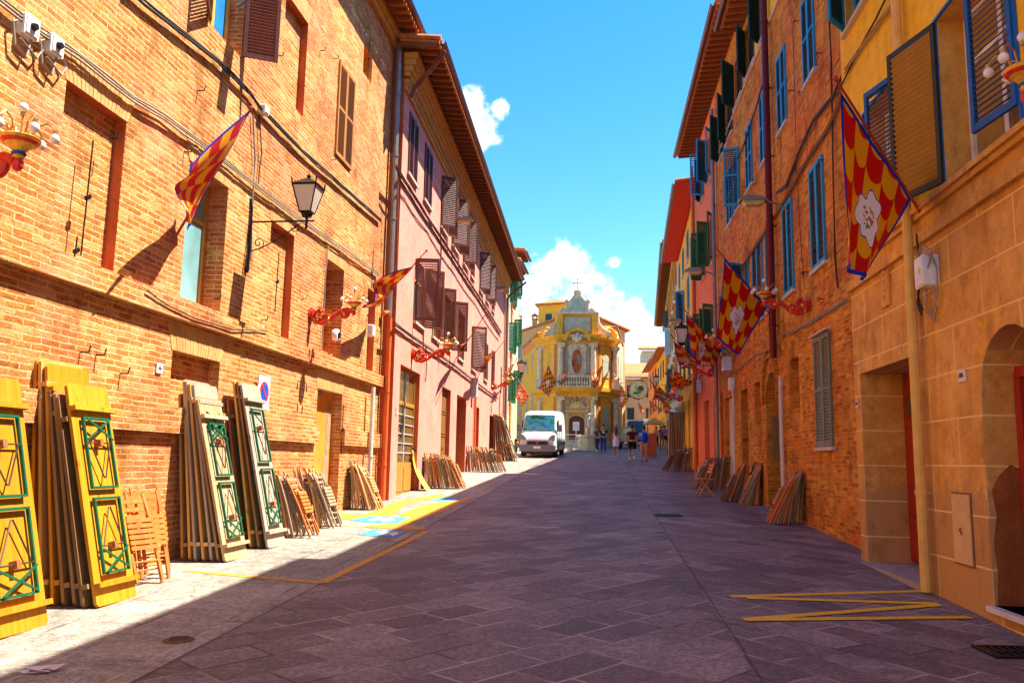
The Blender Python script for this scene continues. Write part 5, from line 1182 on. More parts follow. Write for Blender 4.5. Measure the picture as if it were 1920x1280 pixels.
def make_chair(mats, H=.98):
    t = empty('folding_chair'); m = mats
    for sx_ in (-1, 1):
        mb = MB(); mb.tube([(sx_*.205,0,0),(sx_*.205,0,.5),(sx_*.205,-.012,.8),(sx_*.205,-.035,H)], [.019,.021,.021,.016], 6); mb.build('leg', m, t)
        mb = MB(); mb.bar((sx_*.172,.045,.03), (sx_*.172,.02,.74), .036, .02); mb.build('leg', m, t)
    mb = MB(); z = .36
    for k in range(6): mb.box(-.185, .185, .055, .068, z+k*.058, z+k*.058+.042)
    for sx_ in (-1, 1): mb.box(sx_*.15-.012, sx_*.15+.012, .035, .0545, z-.02, z+.36)
    mb.build('seat', m, t)
    mb = MB()
    for z in (H-.10, H-.19, H-.27): mb.box(-.186, .186, -.04, -.024, z, z+.045)
    mb.build('backrest', m, t)
    mb = MB(); mb.tube([(-.19,0,.16),(.19,0,.16)], .011, 6); mb.build('stretcher', m, t); mb = MB(); mb.tube([(-.16,.04,.24),(.16,.04,.24)], .011, 6); mb.build('stretcher', m, t)
    return t
def make_chair_simple(mats, H=.98):
    mb = MB()
    for sx_ in (-1, 1): mb.bar((sx_*.205,0,0),(sx_*.205,-.03,H), .04, .03); mb.bar((sx_*.172,.045,.03), (sx_*.172,.02,.74), .036, .02)
    for k in range(5): mb.box(-.185, .185, .055, .068, .36+k*.07, .36+k*.07+.05)
    for z in (H-.10, H-.24): mb.box(-.186, .186, -.04, -.024, z, z+.06)
    return mb.build('folding_chair', mats)
_cp = {}
def chair_stack(F, s, n, d_in, d_out, where, group, pal=(0,1,2), simple=False, l0=.06, l1=.42, seed=0, yj=0, ds=0):
    rnd = random.Random(seed+n); 
    for k in range(n):
        c = pal[(k*5+rnd.randrange(2)) % len(pal)]; key = (c, simple)
        if key not in _cp: o = (make_chair_simple if simple else make_chair)(CHW[c]); _cp[key] = family(o)
        else: o = clone(_cp[key])
        t = k/max(1, n-1); d = d_in+(d_out-d_in)*t+rnd.uniform(-.012,.012)
        lean_place(o, F, s+ds*t+rnd.uniform(-.05,.05), d, l0+(l1-l0)*t+rnd.uniform(-.02,.02), yj+rnd.uniform(-.10,.10))
        lab = 'folded chair, %s from the wall %s' % ('farthest' if k == n-1 else ORD[k], where)
        tag(o, lab, 'folding chair', group)
def fs(F, px, py): p = gnd(px, py); v = p-F.P0; return v.dot(F.a), v.dot(F.n)
# left side boards
s_, d_ = fs(BL, 182, 1142); print('P2', s_, d_)
board_stack(BL, s_+.30, 7, d_+.0, .22, 2.2, .62, [PLK2, PLK, PLK2, PLB, PLB, PLB, PLK2], 'in front of the near brick wall', 'yellow table boards leaning near the front left', [2.26,2.26,2.22,2.0,1.98,1.96,2.08], .02, .36)
s0_, d0_ = fs(BL, 80, 1168)
board_stack(BL, s0_-.38, 3, d0_+.06, d0_-.3, 2.08, .70, [PLK2, PLB, PLK2], 'at the left edge of the view', 'table boards leaning at the left edge', None, .1, .34, flips=(2,))
s_, d_ = fs(BL, 425, 1055); print('P3', s_, d_)
board_stack(BL, s_+.30, 7, d_, .22, 2.2, .62, [PLB, PLK, PLG, PLK, PLG, PLB, PLC], 'below the bricked-up recess', 'pale table boards leaning below the recess', [2.05,2.24,2.24,2.22,2.22,2.06,2.06], .02, .26)
s_, d_ = fs(BL, 503, 1030); print('P4', s_, d_)
board_stack(BL, s_+.30, 5, d_, .30, 2.2, .60, [PLB, PLB, PLK, PLB, PLG], 'under the no parking sign', 'weathered table boards under the sign', [2.05,2.05,2.34,2.34,2.32], .02, .26, flips=(4,))
# left side chairs
s_, d_ = fs(BL, 335, 1080); chair_stack(BL, s_-.1, 3, .45, d_, 'between the yellow and the pale boards', 'chairs between the two board stacks', (0,), l0=.2, l1=.36, seed=2, yj=-.25, ds=-.5)
s_, d_ = fs(BL, 588, 1006); chair_stack(BL, s_, 7, .25, d_, 'just past the boards under the sign', 'chairs stacked just past the boards', (0,2,0,1), seed=3)
s_, d_ = fs(BL, 628, 990); chair_stack(BL, s_+.12, 8, .22, d_, 'before the ochre door niche', 'chairs stacked before the ochre niche', (0,1,0,2), seed=4)
s_, d_ = fs(BL, 712, 955); chair_stack(BL, s_, 8, .15, d_, 'between ochre niche and orange pipe', 'chairs stacked beside the orange pipe', (1,2,1,2), seed=5)
s_, d_ = fs(PK, 870, 916); chair_stack(PK, s_, 15, .12, d_, 'beside the glazed door of the pink house', 'chairs stacked along the pink wall', (2,0,1,2), seed=6)
s_, d_ = fs(PK, 945, 885); chair_stack(PK, s_, 13, .10, d_+.05, 'under the pink wall past its open door', 'chairs stacked at the middle of the pink wall', (0,1,2), True, seed=7)
s_, d_ = fs(PK, 925, 876); board_stack(PK, sx(PK,925,800), 9, 1.25, .12, 2.3, .6, [PLB, PLK, PLG], 'against the pink wall', 'table boards against the pink wall', None, .03, .45, simple=True)
s_, d_ = fs(PK, 966, 862); chair_stack(PK, s_-1.0, 10, .25, d_, 'in front of the white van', 'chairs stacked before the van', (1,0,2), True, seed=8)
# right side
s_, d_ = fs(RB, 1442, 980); chair_stack(RB, s_+.0, 11, .12, d_, 'by the white pipe on the right', 'chairs stacked by the white pipe', (3,2,0,1), seed=9, l1=.46)
s_, d_ = fs(RB, 1388, 945); chair_stack(RB, s_+.0, 13, .12, d_, 'at the arched doorway on the right', 'chairs stacked at the arched doorway', (2,3,1,0), seed=10, l1=.46)
s_, d_ = fs(RB, 1420, 942); chair_stack(RB, s_+.2, 7, .1, d_, 'in the russet arched doorway', 'chairs stacked in the doorway', (3,2,0), seed=21, l1=.4)
s_, d_ = fs(RB, 1355, 940); chair_stack(RB, s_+.1, 13, .3, d_, 'left of the arched doorway on the right', 'chairs stacked left of the arched doorway', (3,0,2,3), seed=11, l1=.5)
s_, d_ = fs(RB, 1335, 925); chair_stack(RB, s_+1.5, 9, .12, 1.1, 'behind the open chair on the right', 'chairs stacked behind the open chair', (3,2,0), True, seed=12)
s_, d_ = fs(SB, 1298, 886); chair_stack(SB, s_+.8, 8, .12, 1.2, 'in front of the salmon house', 'chairs stacked at the salmon house', (3,2,0), True, seed=13, l1=.5)
s_, d_ = fs(SB, 1265, 881); chair_stack(SB, s_+1.6, 10, .15, d_-.1, 'at the corner of the yellow house', 'chairs stacked at the yellow house corner', (3,0,3), True, seed=14, l1=.62)
s_, d_ = fs(YC, 1253, 867); print('P6', s_, d_); board_stack(YC, s_, 12, d_, .2, 2.5, .6, [PLB, PLG, PLB, PLK], 'against the yellow house wall', 'table boards against the yellow house', None, .05, .8, simple=True)
# single open chair
p = gnd(1322, 930); t = empty('open_chair', p, R(8), 'open orange-brown slatted chair standing alone before the stacks on the right', 'folding chair'); W0 = [wood('orange_chair_wood', (.55,.20,.04), (.70,.30,.07), False, .5)]
for sy in (-1, 1):
    mb = MB(); mb.bar((.22, sy*.20, .88), (.06+.0, sy*.20, .45), .04, .022); mb.bar((.06, sy*.20, .46), (-.20, sy*.20, .02), .04, .022); mb.build('leg', W0, t)
    mb = MB(); mb.bar((-.18, sy*.165, .44), (.22, sy*.165, .02), .036, .02); mb.build('leg', W0, t)
mb = MB()
for k in range(6): mb.box(-.22+k*.07, -.22+k*.07+.055, -.2, .2, .452, .468)
mb.box(-.22, .2, -.17, -.15, .43, .45); mb.box(-.22, .2, .15, .17, .43, .45); mb.build('seat', W0, t)
mb = MB(); 
for k in range(3): mb.bar((.135+k*.03, -.19, .64+k*.085), (.135+k*.03, .19, .64+k*.085), .014, .055)
mb.build('backrest', W0, t); mb = MB(); mb.tube([(-.1,-.19,.18),(-.1,.19,.18)], .011, 6); mb.tube([(.12,-.16,.12),(.12,.16,.12)], .011, 6); mb.build('stretcher', W0, t)
# curved sheet leaning at the glazed door
s_, d_ = fs(PK, 800, 920); mb = MB(); vs = []
for i in range(13):
    z = 1.15*i/12; b = .10*math.sin(math.pi*i/12)
    for x in (-.32, .32):
        for q in (0, .012): vs.append((x, q-b, z))
mb.add(vs, [f for i in range(12) for f in ((4*i,4*i+2,4*i+6,4*i+4),(4*i+1,4*i+5,4*i+7,4*i+3),(4*i,4*i+4,4*i+5,4*i+1),(4*i+2,4*i+3,4*i+7,4*i+6))]+[(0,1,3,2),(48,50,51,49)]); o = mb.build('plywood_sheet', wood('yellow_plywood', (.72,.44,.07), (.80,.54,.12), False, .5), smooth=False)
lean_place(o, PK, s_+.2, d_, .38); tag(o, 'bent yellow plywood sheet leaning beside the glazed door', 'plywood')

# ================================================================== STREET LANTERNS, CARVED LAMPS
LGL = plain('milky_glass', (.62,.56,.48), .25, 0, .08); GOLD = plain('gold_paint', (.78,.42,.05), .4, .2, .2, 20); REDP = plain('red_lacquer', (.62,.035,.015), .35, 0, .25, 14); BLUP = plain('blue_lacquer', (.02,.08,.40), .35); BULB = plain('bulb_glass', (.80,.74,.66), .15, 0, .1); BRS = plain('brass', (.50,.27,.07), .35, .7)
def make_lantern():
    t = empty('street_lantern'); mb = MB()
    mb.tube([(0,.03,-.75),(0,.03,.35)], .022, 8); mb.tube([(0,.03,0),(0,1.02,0)], .014, 8)
    P_ = [(0,.03+.0,-.45)]+[(0,.06+.75*k/8,-.45+.42*(k/8)**1.4) for k in range(9)]; mb.tube(P_, .009, 6)
    for (cy_, cz_, r_, st, tn) in ((.17,-.33,.10,-2,1.5),(.74,-.1,.07,3.1,1.4)): mb.tube([(0, cy_+r_*(1-t_/(tn*7))*math.cos(t_+st), cz_+r_*(1-t_/(tn*7))*math.sin(t_+st)) for t_ in [i*.4 for i in range(int(tn*6.28/.4)+1)]], .008, 5)
    mb.box(-.03,.03,.0,.03,-.78,-.7); mb.box(-.03,.03,0,.03,.28,.36); mb.build('bracket', IRN, t)
    mb = MB(); mb.tube([(0,.9,-.12),(0,.9,.08)], .02, 8); mb.lathe([(.02,.05),(.07,.06),(.09,.1),(.02,.12)], 8, (0,.9,0)); mb.build('stem', IRN, t)
    def sq(r_, z): return [(r_*c, .9+r_*s_, z) for c, s_ in ((1,1),(-1,1),(-1,-1),(1,-1))]
    mb = MB(); a, b = sq(.085, .13), sq(.18, .52)
    mb.add(a+b, [(0,1,5,4),(1,2,6,5),(2,3,7,6),(3,0,4,7)]); mb.build('glass', LGL, t)
    mb = MB()
    for i in range(4): mb.bar(a[i], b[i], .016, .016); mb.bar(b[i], b[(i+1)%4], .02, .02); mb.bar(a[i], a[(i+1)%4], .016, .016); mb.bar(b[i], (b[i][0]*1.06, .9+(b[i][1]-.9)*1.06, .62), .012, .02)
    c = sq(.20, .535); d = sq(.03, .66); mb.add(c+d, [(0,1,5,4),(1,2,6,5),(2,3,7,6),(3,0,4,7),(3,2,1,0)]); mb.ball((0,.9,.69), .035, 8); mb.tube([(0,.9,.70),(0,.9,.78)], [.012,.004], 6); mb.build('frame', IRN, t)
    return t
lan = family(make_lantern()); first = [True]
def place_wall(fam, flag, F, px, py, d, dz, label, cat, group, scale=1):
    """the item reaches d metres out of the wall; (px,py) is where that outer point shows"""
    p = F.pt(px, py, d); v = p-F.P0; s_ = v.dot(F.a)
    o = fam[0] if flag[0] else clone(fam); flag[0] = False
    o.location = F.w(s_, 0, p.z-dz*scale); o.rotation_euler = (0,0,oriz(F.n)); o.scale = (scale,)*3
    tag(o, label, cat, group); return o
LG = 'wall mounted street lanterns'
place_wall(lan, first, BL, 577, 372, .9, .35, 'black iron lantern on a scrolled bracket on the sunny brick wall', 'street lamp', LG)
place_wall(lan, first, RB, 1278, 628, .9*1.2, .35, 'lantern on a long bracket left of the third flag at right', 'street lamp', LG, 1.2)
place_wall(lan, first, CRB, 977, 689, 1.1, .35, 'lantern hanging at the end of the cream house, left of the chapel', 'street lamp', LG, 1.25)
place_wall(lan, first, YD, 1231, 712, 1.1, .35, 'small far lantern on the bright yellow house down the street', 'street lamp', LG, 1.25)
def make_carved():
    t = empty('carved_lamp'); mb = MB()
    def spiral(cy_, cz_, r_, st, tn, w0, m, dr=1):
        k = int(tn*6.28/.35); mb.tube([(0, cy_+r_*(1-.85*i/k)*math.cos(st+dr*i*.35), cz_+r_*(1-.85*i/k)*math.sin(st+dr*i*.35)) for i in range(k+1)], [w0*(1-.6*i/k) for i in range(k+1)], 8, m)
    mb.lathe([(.001,0),(.13,0),(.15,.03),(.10,.05),(.12,.08),(.03,.10)], 14, (0,0,0), 0, 'y')
    spiral(.16, -.02, .14, 1.6, 1.6, .05, 0, -1)
    mb.tube([(0,.03,-.06),(0,.12,-.17),(0,.26,-.20),(0,.42,-.13),(0,.56,-.02),(0,.70,.08),(0,.82,.09),(0,.93,.04)], [.05,.06,.055,.05,.048,.045,.045,.05], 10, 0)
    spiral(.36, -.08, .10, 3.6, 1.4, .035, 0, 1); spiral(.74, .0, .10, .5, 1.5, .04, 0, -1)
    mb.build('arm', REDP, t)
    mb = MB()
    for (y, z, r_) in ((.12,-.17,.064),(.42,-.13,.056),(.70,.08,.052)): mb.lathe([(r_,-.012),(r_+.008,0),(r_,.012)], 12, (0,y,z), 0, 'y')
    for i in range(9): a = i*.7; mb.ball((.055, .16+.12*math.cos(a), -.02+.12*math.sin(a)), .022, 6)
    mb.ball((0,.16,-.02), .045, 8); mb.ball((0,.74,0), .04, 8); mb.build('gilding', GOLD, t)
    mb = MB(); mb.lathe([(.02,.05),(.05,.08),(.04,.12),(.09,.17),(.15,.22),(.165,.25),(.15,.26),(.10,.27),(.001,.27)], 14, (0,.95,0)); mb.build('bowl', GOLD, t)
    mb = MB(); mb.lathe([(.055,.10),(.062,.115),(.05,.13)], 14, (0,.95,0)); mb.lathe([(.125,.195),(.135,.20),(.155,.222),(.15,.226)], 14, (0,.95,0), 1); mb.ball((0,.95,.02), .05, 8, 1, (1,1,1.4)); mb.build('bowl_stripes', [BLUP, REDP], t)
    for k in range(7):
        a = k*2*math.pi/6; r_ = 0 if k == 6 else 1
        cx_, cy_ = math.cos(a)*r_, math.sin(a)*r_
        mb = MB()
        if r_: P_ = [(cx_*.08, .95+cy_*.08, .26), (cx_*.12, .95+cy_*.12, .38), (cx_*.20, .95+cy_*.20, .42), (cx_*.26, .95+cy_*.26, .36)]; e = P_[-1]; bb = (e[0], e[1], e[2]-.07)
        else: P_ = [(0,.95,.26),(0,.95,.36),(0,.95,.46)]; e = P_[-1]; bb = (0,.95,.53)
        mb.tube(P_, .008, 6); mb.tube([e, (e[0], e[1], e[2]+(bb[2]-e[2])*.4)], .022, 8); b_ = mb.build('bulb_arm', BRS, t)
        mb = MB(); mb.ball(bb, .042, 10, 0, (1,1,1.1)); mb.build('bulb', BULB, b_, smooth=True)
    return t
crv = family(make_carved()); f2 = [True]; CG = 'carved festival lamps on the facades'
for F, px, py, lab, sc_ in ((BL, 38, 262, 'red and gold carved lamp with bulbs at the left edge', .9), (BL, 664, 567, 'red and gold carved lamp with bulbs beside the narrow brick window', .85), (PK, 840, 646, 'carved red lamp on the pink wall below the open shutters', 1.0),
                       (CRB, 953, 712, 'carved red lamp on the cream house left of the lantern', 1.0), (YB, 1922, 132, 'carved lamp with large white bulbs at the right edge', .8), (RB, 1433, 550, 'carved red lamp on russet brick beside the maroon pipe', .85),
                       (RB, 1337, 634, 'carved red lamp behind the third flag', .8), (RB, 1300, 686, 'carved red lamp low on the wall between third and fourth flags', .75), (YC, 1263, 708, 'carved red lamp on the yellow house behind the fourth flag', .8), (YC, 1252, 738, 'farthest carved red lamp on the yellow house at right', .8)):
    place_wall(crv, f2, F, px, py, .95*sc_, .24, lab, 'lamp', CG, sc_)
# cobra head lamps on the facades
def cobra(F, px, py, label):
    p = F.pt(px, py, .8); v = p-F.P0; t = empty('wall_lamp', F.w(v.dot(F.a), 0, p.z-.1), oriz(F.n), label, 'street lamp')
    mb = MB(); mb.tube([(0,0,-.15),(0,.2,.0),(0,.5,.1)], .025, 8); mb.build('arm', GUTG, t)
    mb = MB(); mb.prism([(.42,.06),(.55,.16),(.85,.18),(1.0,.1),(.98,.06)], -.12, .12, plane='yz'); mb.build('hood', GUTG, t, fixn=True)
    mb = MB(); mb.prism([(.5,.02),(.6,-.03),(.85,-.02),(.93,.058),(.5,.058)], -.1, .1, plane='yz'); mb.build('diffuser', plain('amber_plastic', (.55,.40,.12), .3), t, fixn=True)
cobra(PK, 877, 412, 'grey wall lamp between upper shutters of the pink house'); cobra(RB, 1403, 375, 'dark wall lamp with amber lens on the russet brick wall'); cobra(YC, 1296, 507, 'dark wall lamp on the yellow house near its red eave'); cobra(BL, 545, -22, 'wall lamp at the top edge of the near brick wall'); cobra(WB, 1262, 601, 'far wall lamp on the pale house at right'); cobra(CRB, 943, 540, 'small wall lamp at the far edge of the pink house')

# ================================================================== FLAGS
def flagmat(name, n=5, em=True):
    m = MT(name, .75, 0, .2); sx_ = m.n('ShaderNodeSeparateXYZ'); m.l(m.uvo, sx_.inputs[0]); u, v = sx_.outputs[0], sx_.outputs[1]
    U_ = m.mth('MULTIPLY', u, n); fu = m.mth('FRACT', U_); q = m.mth('SUBTRACT', m.mth('MULTIPLY', fu, 2), 1); arc = m.mth('SUBTRACT', 1, m.mth('POWER', m.mth('ABSOLUTE', q), 2.2))
    V_ = m.mth('MULTIPLY_ADD', arc, .32, m.mth('MULTIPLY', v, n)); par = m.mth('MODULO', m.mth('ADD', m.mth('FLOOR', U_), m.mth('FLOOR', V_)), 2)
    c = m.mix(par, (.58,.006,.004), (.78,.37,.006))
    if em:
        du = m.mth('MULTIPLY', m.mth('SUBTRACT', u, .5), 1.25); dv = m.mth('SUBTRACT', v, .46); r_ = m.mth('SQRT', m.mth('ADD', m.mth('MULTIPLY', du, du), m.mth('MULTIPLY', dv, dv)))
        an = m.mth('ARCTAN2', dv, du); wob = m.mth('ADD', m.mth('MULTIPLY', m.mth('SINE', m.mth('MULTIPLY', an, 7)), .022), m.mth('MULTIPLY', m.mth('COSINE', m.mth('MULTIPLY', an, 3)), .035)); e = m.mth('ADD', r_, wob)
        c = m.mix(m.mth('LESS_THAN', e, .195), c, (.02,.04,.35)); c = m.mix(m.mth('LESS_THAN', e, .182), c, (.78,.76,.76))
        n1 = m.noise(m.uvo, 17, 3); c = m.mix(m.mth('MULTIPLY', m.mth('LESS_THAN', r_, .085), m.mth('GREATER_THAN', n1, .53)), c, (.50,.10,.05)); c = m.mix(m.mth('MULTIPLY', m.mth('LESS_THAN', r_, .10), m.mth('LESS_THAN', n1, .42)), c, (.10,.30,.06))
    mn = m.mth('MINIMUM', m.mth('MINIMUM', u, m.mth('SUBTRACT', 1, u)), m.mth('MINIMUM', v, m.mth('SUBTRACT', 1, v)))
    c = m.mix(m.mth('LESS_THAN', mn, .032), c, (.01,.03,.42)); m.col(c)
    m.bump(m.noise(m.uvo, 160, 2), .12, .003)
    # thin silk lets light through
    tr = m.n('ShaderNodeBsdfTranslucent'); m.l(c, tr.inputs[0]); ms = m.n('ShaderNodeMixShader'); ms.inputs[0].default_value = .18; o = m.t.nodes['Material Output']; m.l(m.b.outputs[0], ms.inputs[1]); m.l(tr.outputs[0], ms.inputs[2]); m.l(ms.outputs[0], o.inputs[0])
    return m.m
FL6 = flagmat('festival_flag_cloth', 5); FL8 = flagmat('small_check_flag_cloth', 7)
FLN = flagmat('furled_flag_cloth', 5, False)
POLE = plain('red_pole', (.40,.05,.02), .5)
def flag(F, base, tip, A, B, C_, D_, label, mt=FL6, rip=.06, waves=3.2, group='red and yellow festival flags', seed=0, N_=22, twist=0, bulge=0):
    """base, tip, corners: (px, py, metres out of the wall)"""
    pb, ptp = F.pt(*base), F.pt(*tip); t = empty('festival_flag', pb, 0, label, 'flag', group)
    mb = MB(); mb.tube([(0,0,0), ptp-pb], [.018,.012], 8); mb.ball(ptp-pb, .03, 8); mb.build('pole', POLE, t)
    a, b, c, d = (F.pt(*q)-pb for q in (A, B, C_, D_)); nrm = ((c-a).cross(d-b)).normalized(); mb = MB(); vs = []; uv = []; rnd = random.Random(seed); ph = rnd.uniform(0, 6)
    for j in range(N_+1):
        v = j/N_
        for i in range(N_+1):
            u = i/N_; p = (a*(1-u)+b*u)*(1-v)+(d*(1-u)+c*u)*v
            amp = rip*(.12+.88*v); w_ = math.sin(u*waves*6.28+ph+v*1.6)*amp+math.sin(u*waves*2.7+ph*2+v*3)*amp*.5
            p = p+nrm*w_+Vector((0,0,-bulge*math.sin(math.pi*u)*v)); vs.append(p); uv.append((u, 1-v))
    mb.add(vs, [(j*(N_+1)+i, j*(N_+1)+i+1, (j+1)*(N_+1)+i+1, (j+1)*(N_+1)+i) for j in range(N_) for i in range(N_)]); mb.uv = uv
    mb.build('cloth', mt, t, smooth=True); return t
flag(YB, (1730,405,0), (1566,147,1.35), (1576,172,1.25), (1708,374,.22), (1634,526,.75), (1580,500,1.15), 'large checkered festival flag with white figure hanging over the ochre wall', FL6, .07, 1.5, seed=5, bulge=.02)
flag(RB, (1446,592,0), (1343,465,1.4), (1358,482,1.25), (1439,577,.1), (1384,666,.7), (1347,636,1.2), 'second checkered flag hanging before the russet brick wall', FL6, .055, 1.3, seed=2)
flag(SB, (1362,668,0), (1281,578,1.5), (1287,588,1.4), (1353,655,.15), (1336,696,.7), (1293,663,1.3), 'third checkered flag in front of the salmon house', FL6, .10, 1.6, seed=3)
flag(YC, (1315,690,0), (1258,628,1.5), (1264,638,1.4), (1312,682,.15), (1300,690,.7), (1273,686,1.3), 'fourth flag partly furled beside the lantern at right', FL6, .10, 1.8, seed=4)
flag(WB, (1276,728,0), (1250,700,1.6), (1253,706,1.5), (1273,722,.2), (1262,746,.8), (1255,737,1.4), 'fifth flag on the pale house beyond the yellow one', FL6, .10, 1.5, seed=5)
flag(WB, (1256,752,0), (1218,712,1.7), (1221,716,1.6), (1250,742,.2), (1244,752,.8), (1226,746,1.5), 'sixth flag by the far lantern over the street', FL6, .10, 1.8, seed=6)
flag(YD, (1246,772,0), (1214,748,1.6), (1217,752,1.5), (1242,766,.2), (1238,772,.5), (1222,764,1.4), 'furled flag far down the yellow house', FL6, .10, 1.8, seed=7)
flag(RB, (1352,662,0), (1296,612,1.2), (1300,618,1.1), (1346,655,.15), (1336,688,.6), (1310,672,1.0), 'small flag bunched behind the third flag', FL6, .10, 1.6, seed=31)
flag(YC, (1290,716,0), (1262,690,1.2), (1265,694,1.1), (1287,712,.15), (1280,730,.5), (1268,722,1.0), 'small flag behind the carved lamp of the yellow house', FL6, .10, 1.6, seed=32)
flag(WB, (1262,768,0), (1238,744,1.4), (1240,747,1.3), (1259,764,.15), (1256,778,.5), (1243,770,1.2), 'lower flag on the pale house at right', FL6, .10, 1.6, seed=33)
flag(WB, (1252,740,0), (1232,722,1.4), (1234,725,1.3), (1250,738,.15), (1247,752,.5), (1237,748,1.2), 'upper far flag on the pale house at right', FL6, .10, 1.6, seed=34)
flag(OD, (1212,776,0), (1196,752,1.6), (1197,754,1.5), (1209,773,.2), (1206,776,.5), (1199,768,1.4), 'tiny furled flag in front of the tan building', FL6, .10, 1.8, seed=8)
flag(BL, (322,456,0), (471,203,.80), (468,207,.78), (352,432,.10), (334,408,.28), (346,308,.80), 'half furled flag on a slanting pole beside the near brick window', FLN, .11, 1.1, seed=9)
flag(BL, (688,592,0), (800,470,1.3), (775,500,1.05), (712,572,.25), (690,585,.5), (708,512,.8), 'bunched flag at the corner of brick and pink houses', FLN, .10, 1.5, seed=10)
flag(PK, (855,672,0), (915,582,1.5), (884,628,.8), (860,664,.15), (856,664,.25), (872,640,.9), 'tightly furled flag on a long pole on the pink wall', FLN, .08, 1.3, seed=11)
flag(PK, (900,698,0), (946,638,1.5), (930,658,1.0), (906,690,.2), (902,690,.35), (912,664,.9), 'furled flag on a pole near the far end of the pink wall', FLN, .09, 1.6, seed=12)
flag(CRB, (943,722,0), (969,672,1.3), (964,682,1.1), (950,712,.3), (946,712,.4), (952,690,1.0), 'furled flag on the cream house beside the carved lamp', FLN, .09, 1.6, seed=13)
# flags around the chapel
CF = Fac('x', 'x', 'x', (CX0, CY), 90, 'L'); bpy.data.objects.remove(CF.root)
flag(CRB, (967,705,.2), (997,750,2.6), (972,716,.6), (992,743,2.3), (980,763,1.8), (967,741,.9), 'small-checked diamond flag hanging left of the chapel', FL8, .06, 1.5, seed=14, group='checkered flags around the chapel')
flag(CF, (1043,722,.2), (1027,680,1.3), (1028,684,1.2), (1041,716,.3), (1028,743,.7), (1012,728,1.2), 'checkered flag on the left column of the chapel', FL8, .07, 1.5, seed=15, group='checkered flags around the chapel')
flag(CF, (1056,724,.3), (1066,692,1.4), (1064,696,1.2), (1057,718,.4), (1053,720,.8), (1056,700,1.3), 'narrow furled flag left of the chapel balustrade', FL8, .07, 1.5, seed=16, group='checkered flags around the chapel')
flag(CF, (1108,724,.3), (1106,682,1.4), (1107,690,1.2), (1110,720,.4), (1116,722,.8), (1114,700,1.3), 'narrow flag at the right end of the balustrade', FL8, .07, 1.5, seed=17, group='checkered flags around the chapel')
flag(CF, (1121,726,.3), (1131,676,1.5), (1130,684,1.3), (1122,722,.4), (1112,728,.9), (1118,698,1.4), 'checkered flag on the right columns of the chapel', FL8, .08, 1.5, seed=18, group='checkered flags around the chapel')
flag(CF, (1126,734,.3), (1144,690,1.5), (1142,694,1.3), (1128,728,.4), (1122,732,.9), (1132,704,1.4), 'orange-looking flag slanting at the right corner of the chapel', FL8, .08, 1.5, seed=19, group='checkered flags around the chapel')
flag(CF, (1148,716,.1), (1170,718,3.2), (1166,722,3.0), (1178,748,3.2), (1167,768,3.0), (1158,750,2.8), 'bright small-checked flag hanging right of the chapel', FL8, .07, 1.5, seed=20, group='checkered flags around the chapel')
# round banner with the snail, hung over the street on a line
BY = 60.0; r_ = ray(1197, 730); bp = CAM+r_*(BY/r_.y)
t = empty('round_banner', bp, 0, 'round white banner with red and yellow rim and a snail on a leaf', 'banner')
R_ = 18.5/FPX*BY; mb = MB(); mb.lathe([(.001,-.02),(R_,-.02),(R_,.02),(.001,.02)], 40, (0,0,0), 0, 'y'); mb.build('disc', plain('cream_cloth', (.88,.76,.36), .7), t)
for k in range(8):
    mb = MB(); a0 = k*math.pi/4+.2
    for i in range(6):
        a, b = a0+i*math.pi/24, a0+(i+1)*math.pi/24; q = [(R_*.88*math.cos(a), -.045, R_*.88*math.sin(a)), (R_*.88*math.cos(b), -.045, R_*.88*math.sin(b)), (R_*1.02*math.cos(b), -.045, R_*1.02*math.sin(b)), (R_*1.02*math.cos(a), -.045, R_*1.02*math.sin(a))]
        mb.add(q+[(x, .04, z) for x, y, z in q], [(0,1,2,3),(7,6,5,4),(3,2,6,7),(1,0,4,5)])
    mb.build('rim', REDP if k % 2 else GOLD, t, fixn=True)
mb = MB(); mb.ball((.16,-.06,.08), .20, 12, 0, (1,.3,.95)); mb.tube([(.16+.16*(1-i/16)*math.cos(i*.6), -.125, .08+.16*(1-i/16)*math.sin(i*.6)) for i in range(16)], .018, 5, 1); mb.build('snail_shell', [plain('shell_brown', (.16,.05,.03), .5), plain('shell_line', (.40,.16,.06), .5)], t)
mb = MB(); mb.tube([(.3,-.05,-.09),(.05,-.05,-.12),(-.14,-.05,-.04),(-.2,-.05,.14),(-.17,-.05,.24)], [.03,.06,.06,.045,.05], 8); mb.tube([(-.18,-.05,.26),(-.25,-.05,.36)], .01, 5); mb.tube([(-.15,-.05,.26),(-.13,-.05,.37)], .01, 5); mb.build('snail_body', plain('snail_grey', (.40,.42,.16), .6), t)
mb = MB(); mb.prism([(-.42,-.28),(-.3,-.14),(-.05,-.18),(.12,-.12),(.2,-.22),(.05,-.30),(-.1,-.36),(-.3,-.36)], -.05, -.025); mb.build('leaf', plain('banner_leaf', (.06,.35,.04), .6), t, fixn=True)
mb = MB(); mb.bar((-.26,-.035,.5),(-.16,-.035,.5),.02,.03); mb.bar((.14,-.035,.5),(.24,-.035,.5),.02,.03); mb.prism([(-.06,-.5),(.06,-.5),(0,-.4)], -.05, -.025); mb.build('marks', plain('mark_red', (.45,.03,.02), .6), t, fixn=True)
mb = MB(); A_ = CF.pt(1150, 700, .3); B_ = WB.pt(1258, 748, 0); mb.tube([A_, bp+Vector((-R_,.0,.35)), bp+Vector((0,0,R_)), bp+Vector((R_,0,-.1)), B_], .012, 5); tag(mb.build('banner_line', WHP), 'thin white line across the street holding the round banner', 'rope')
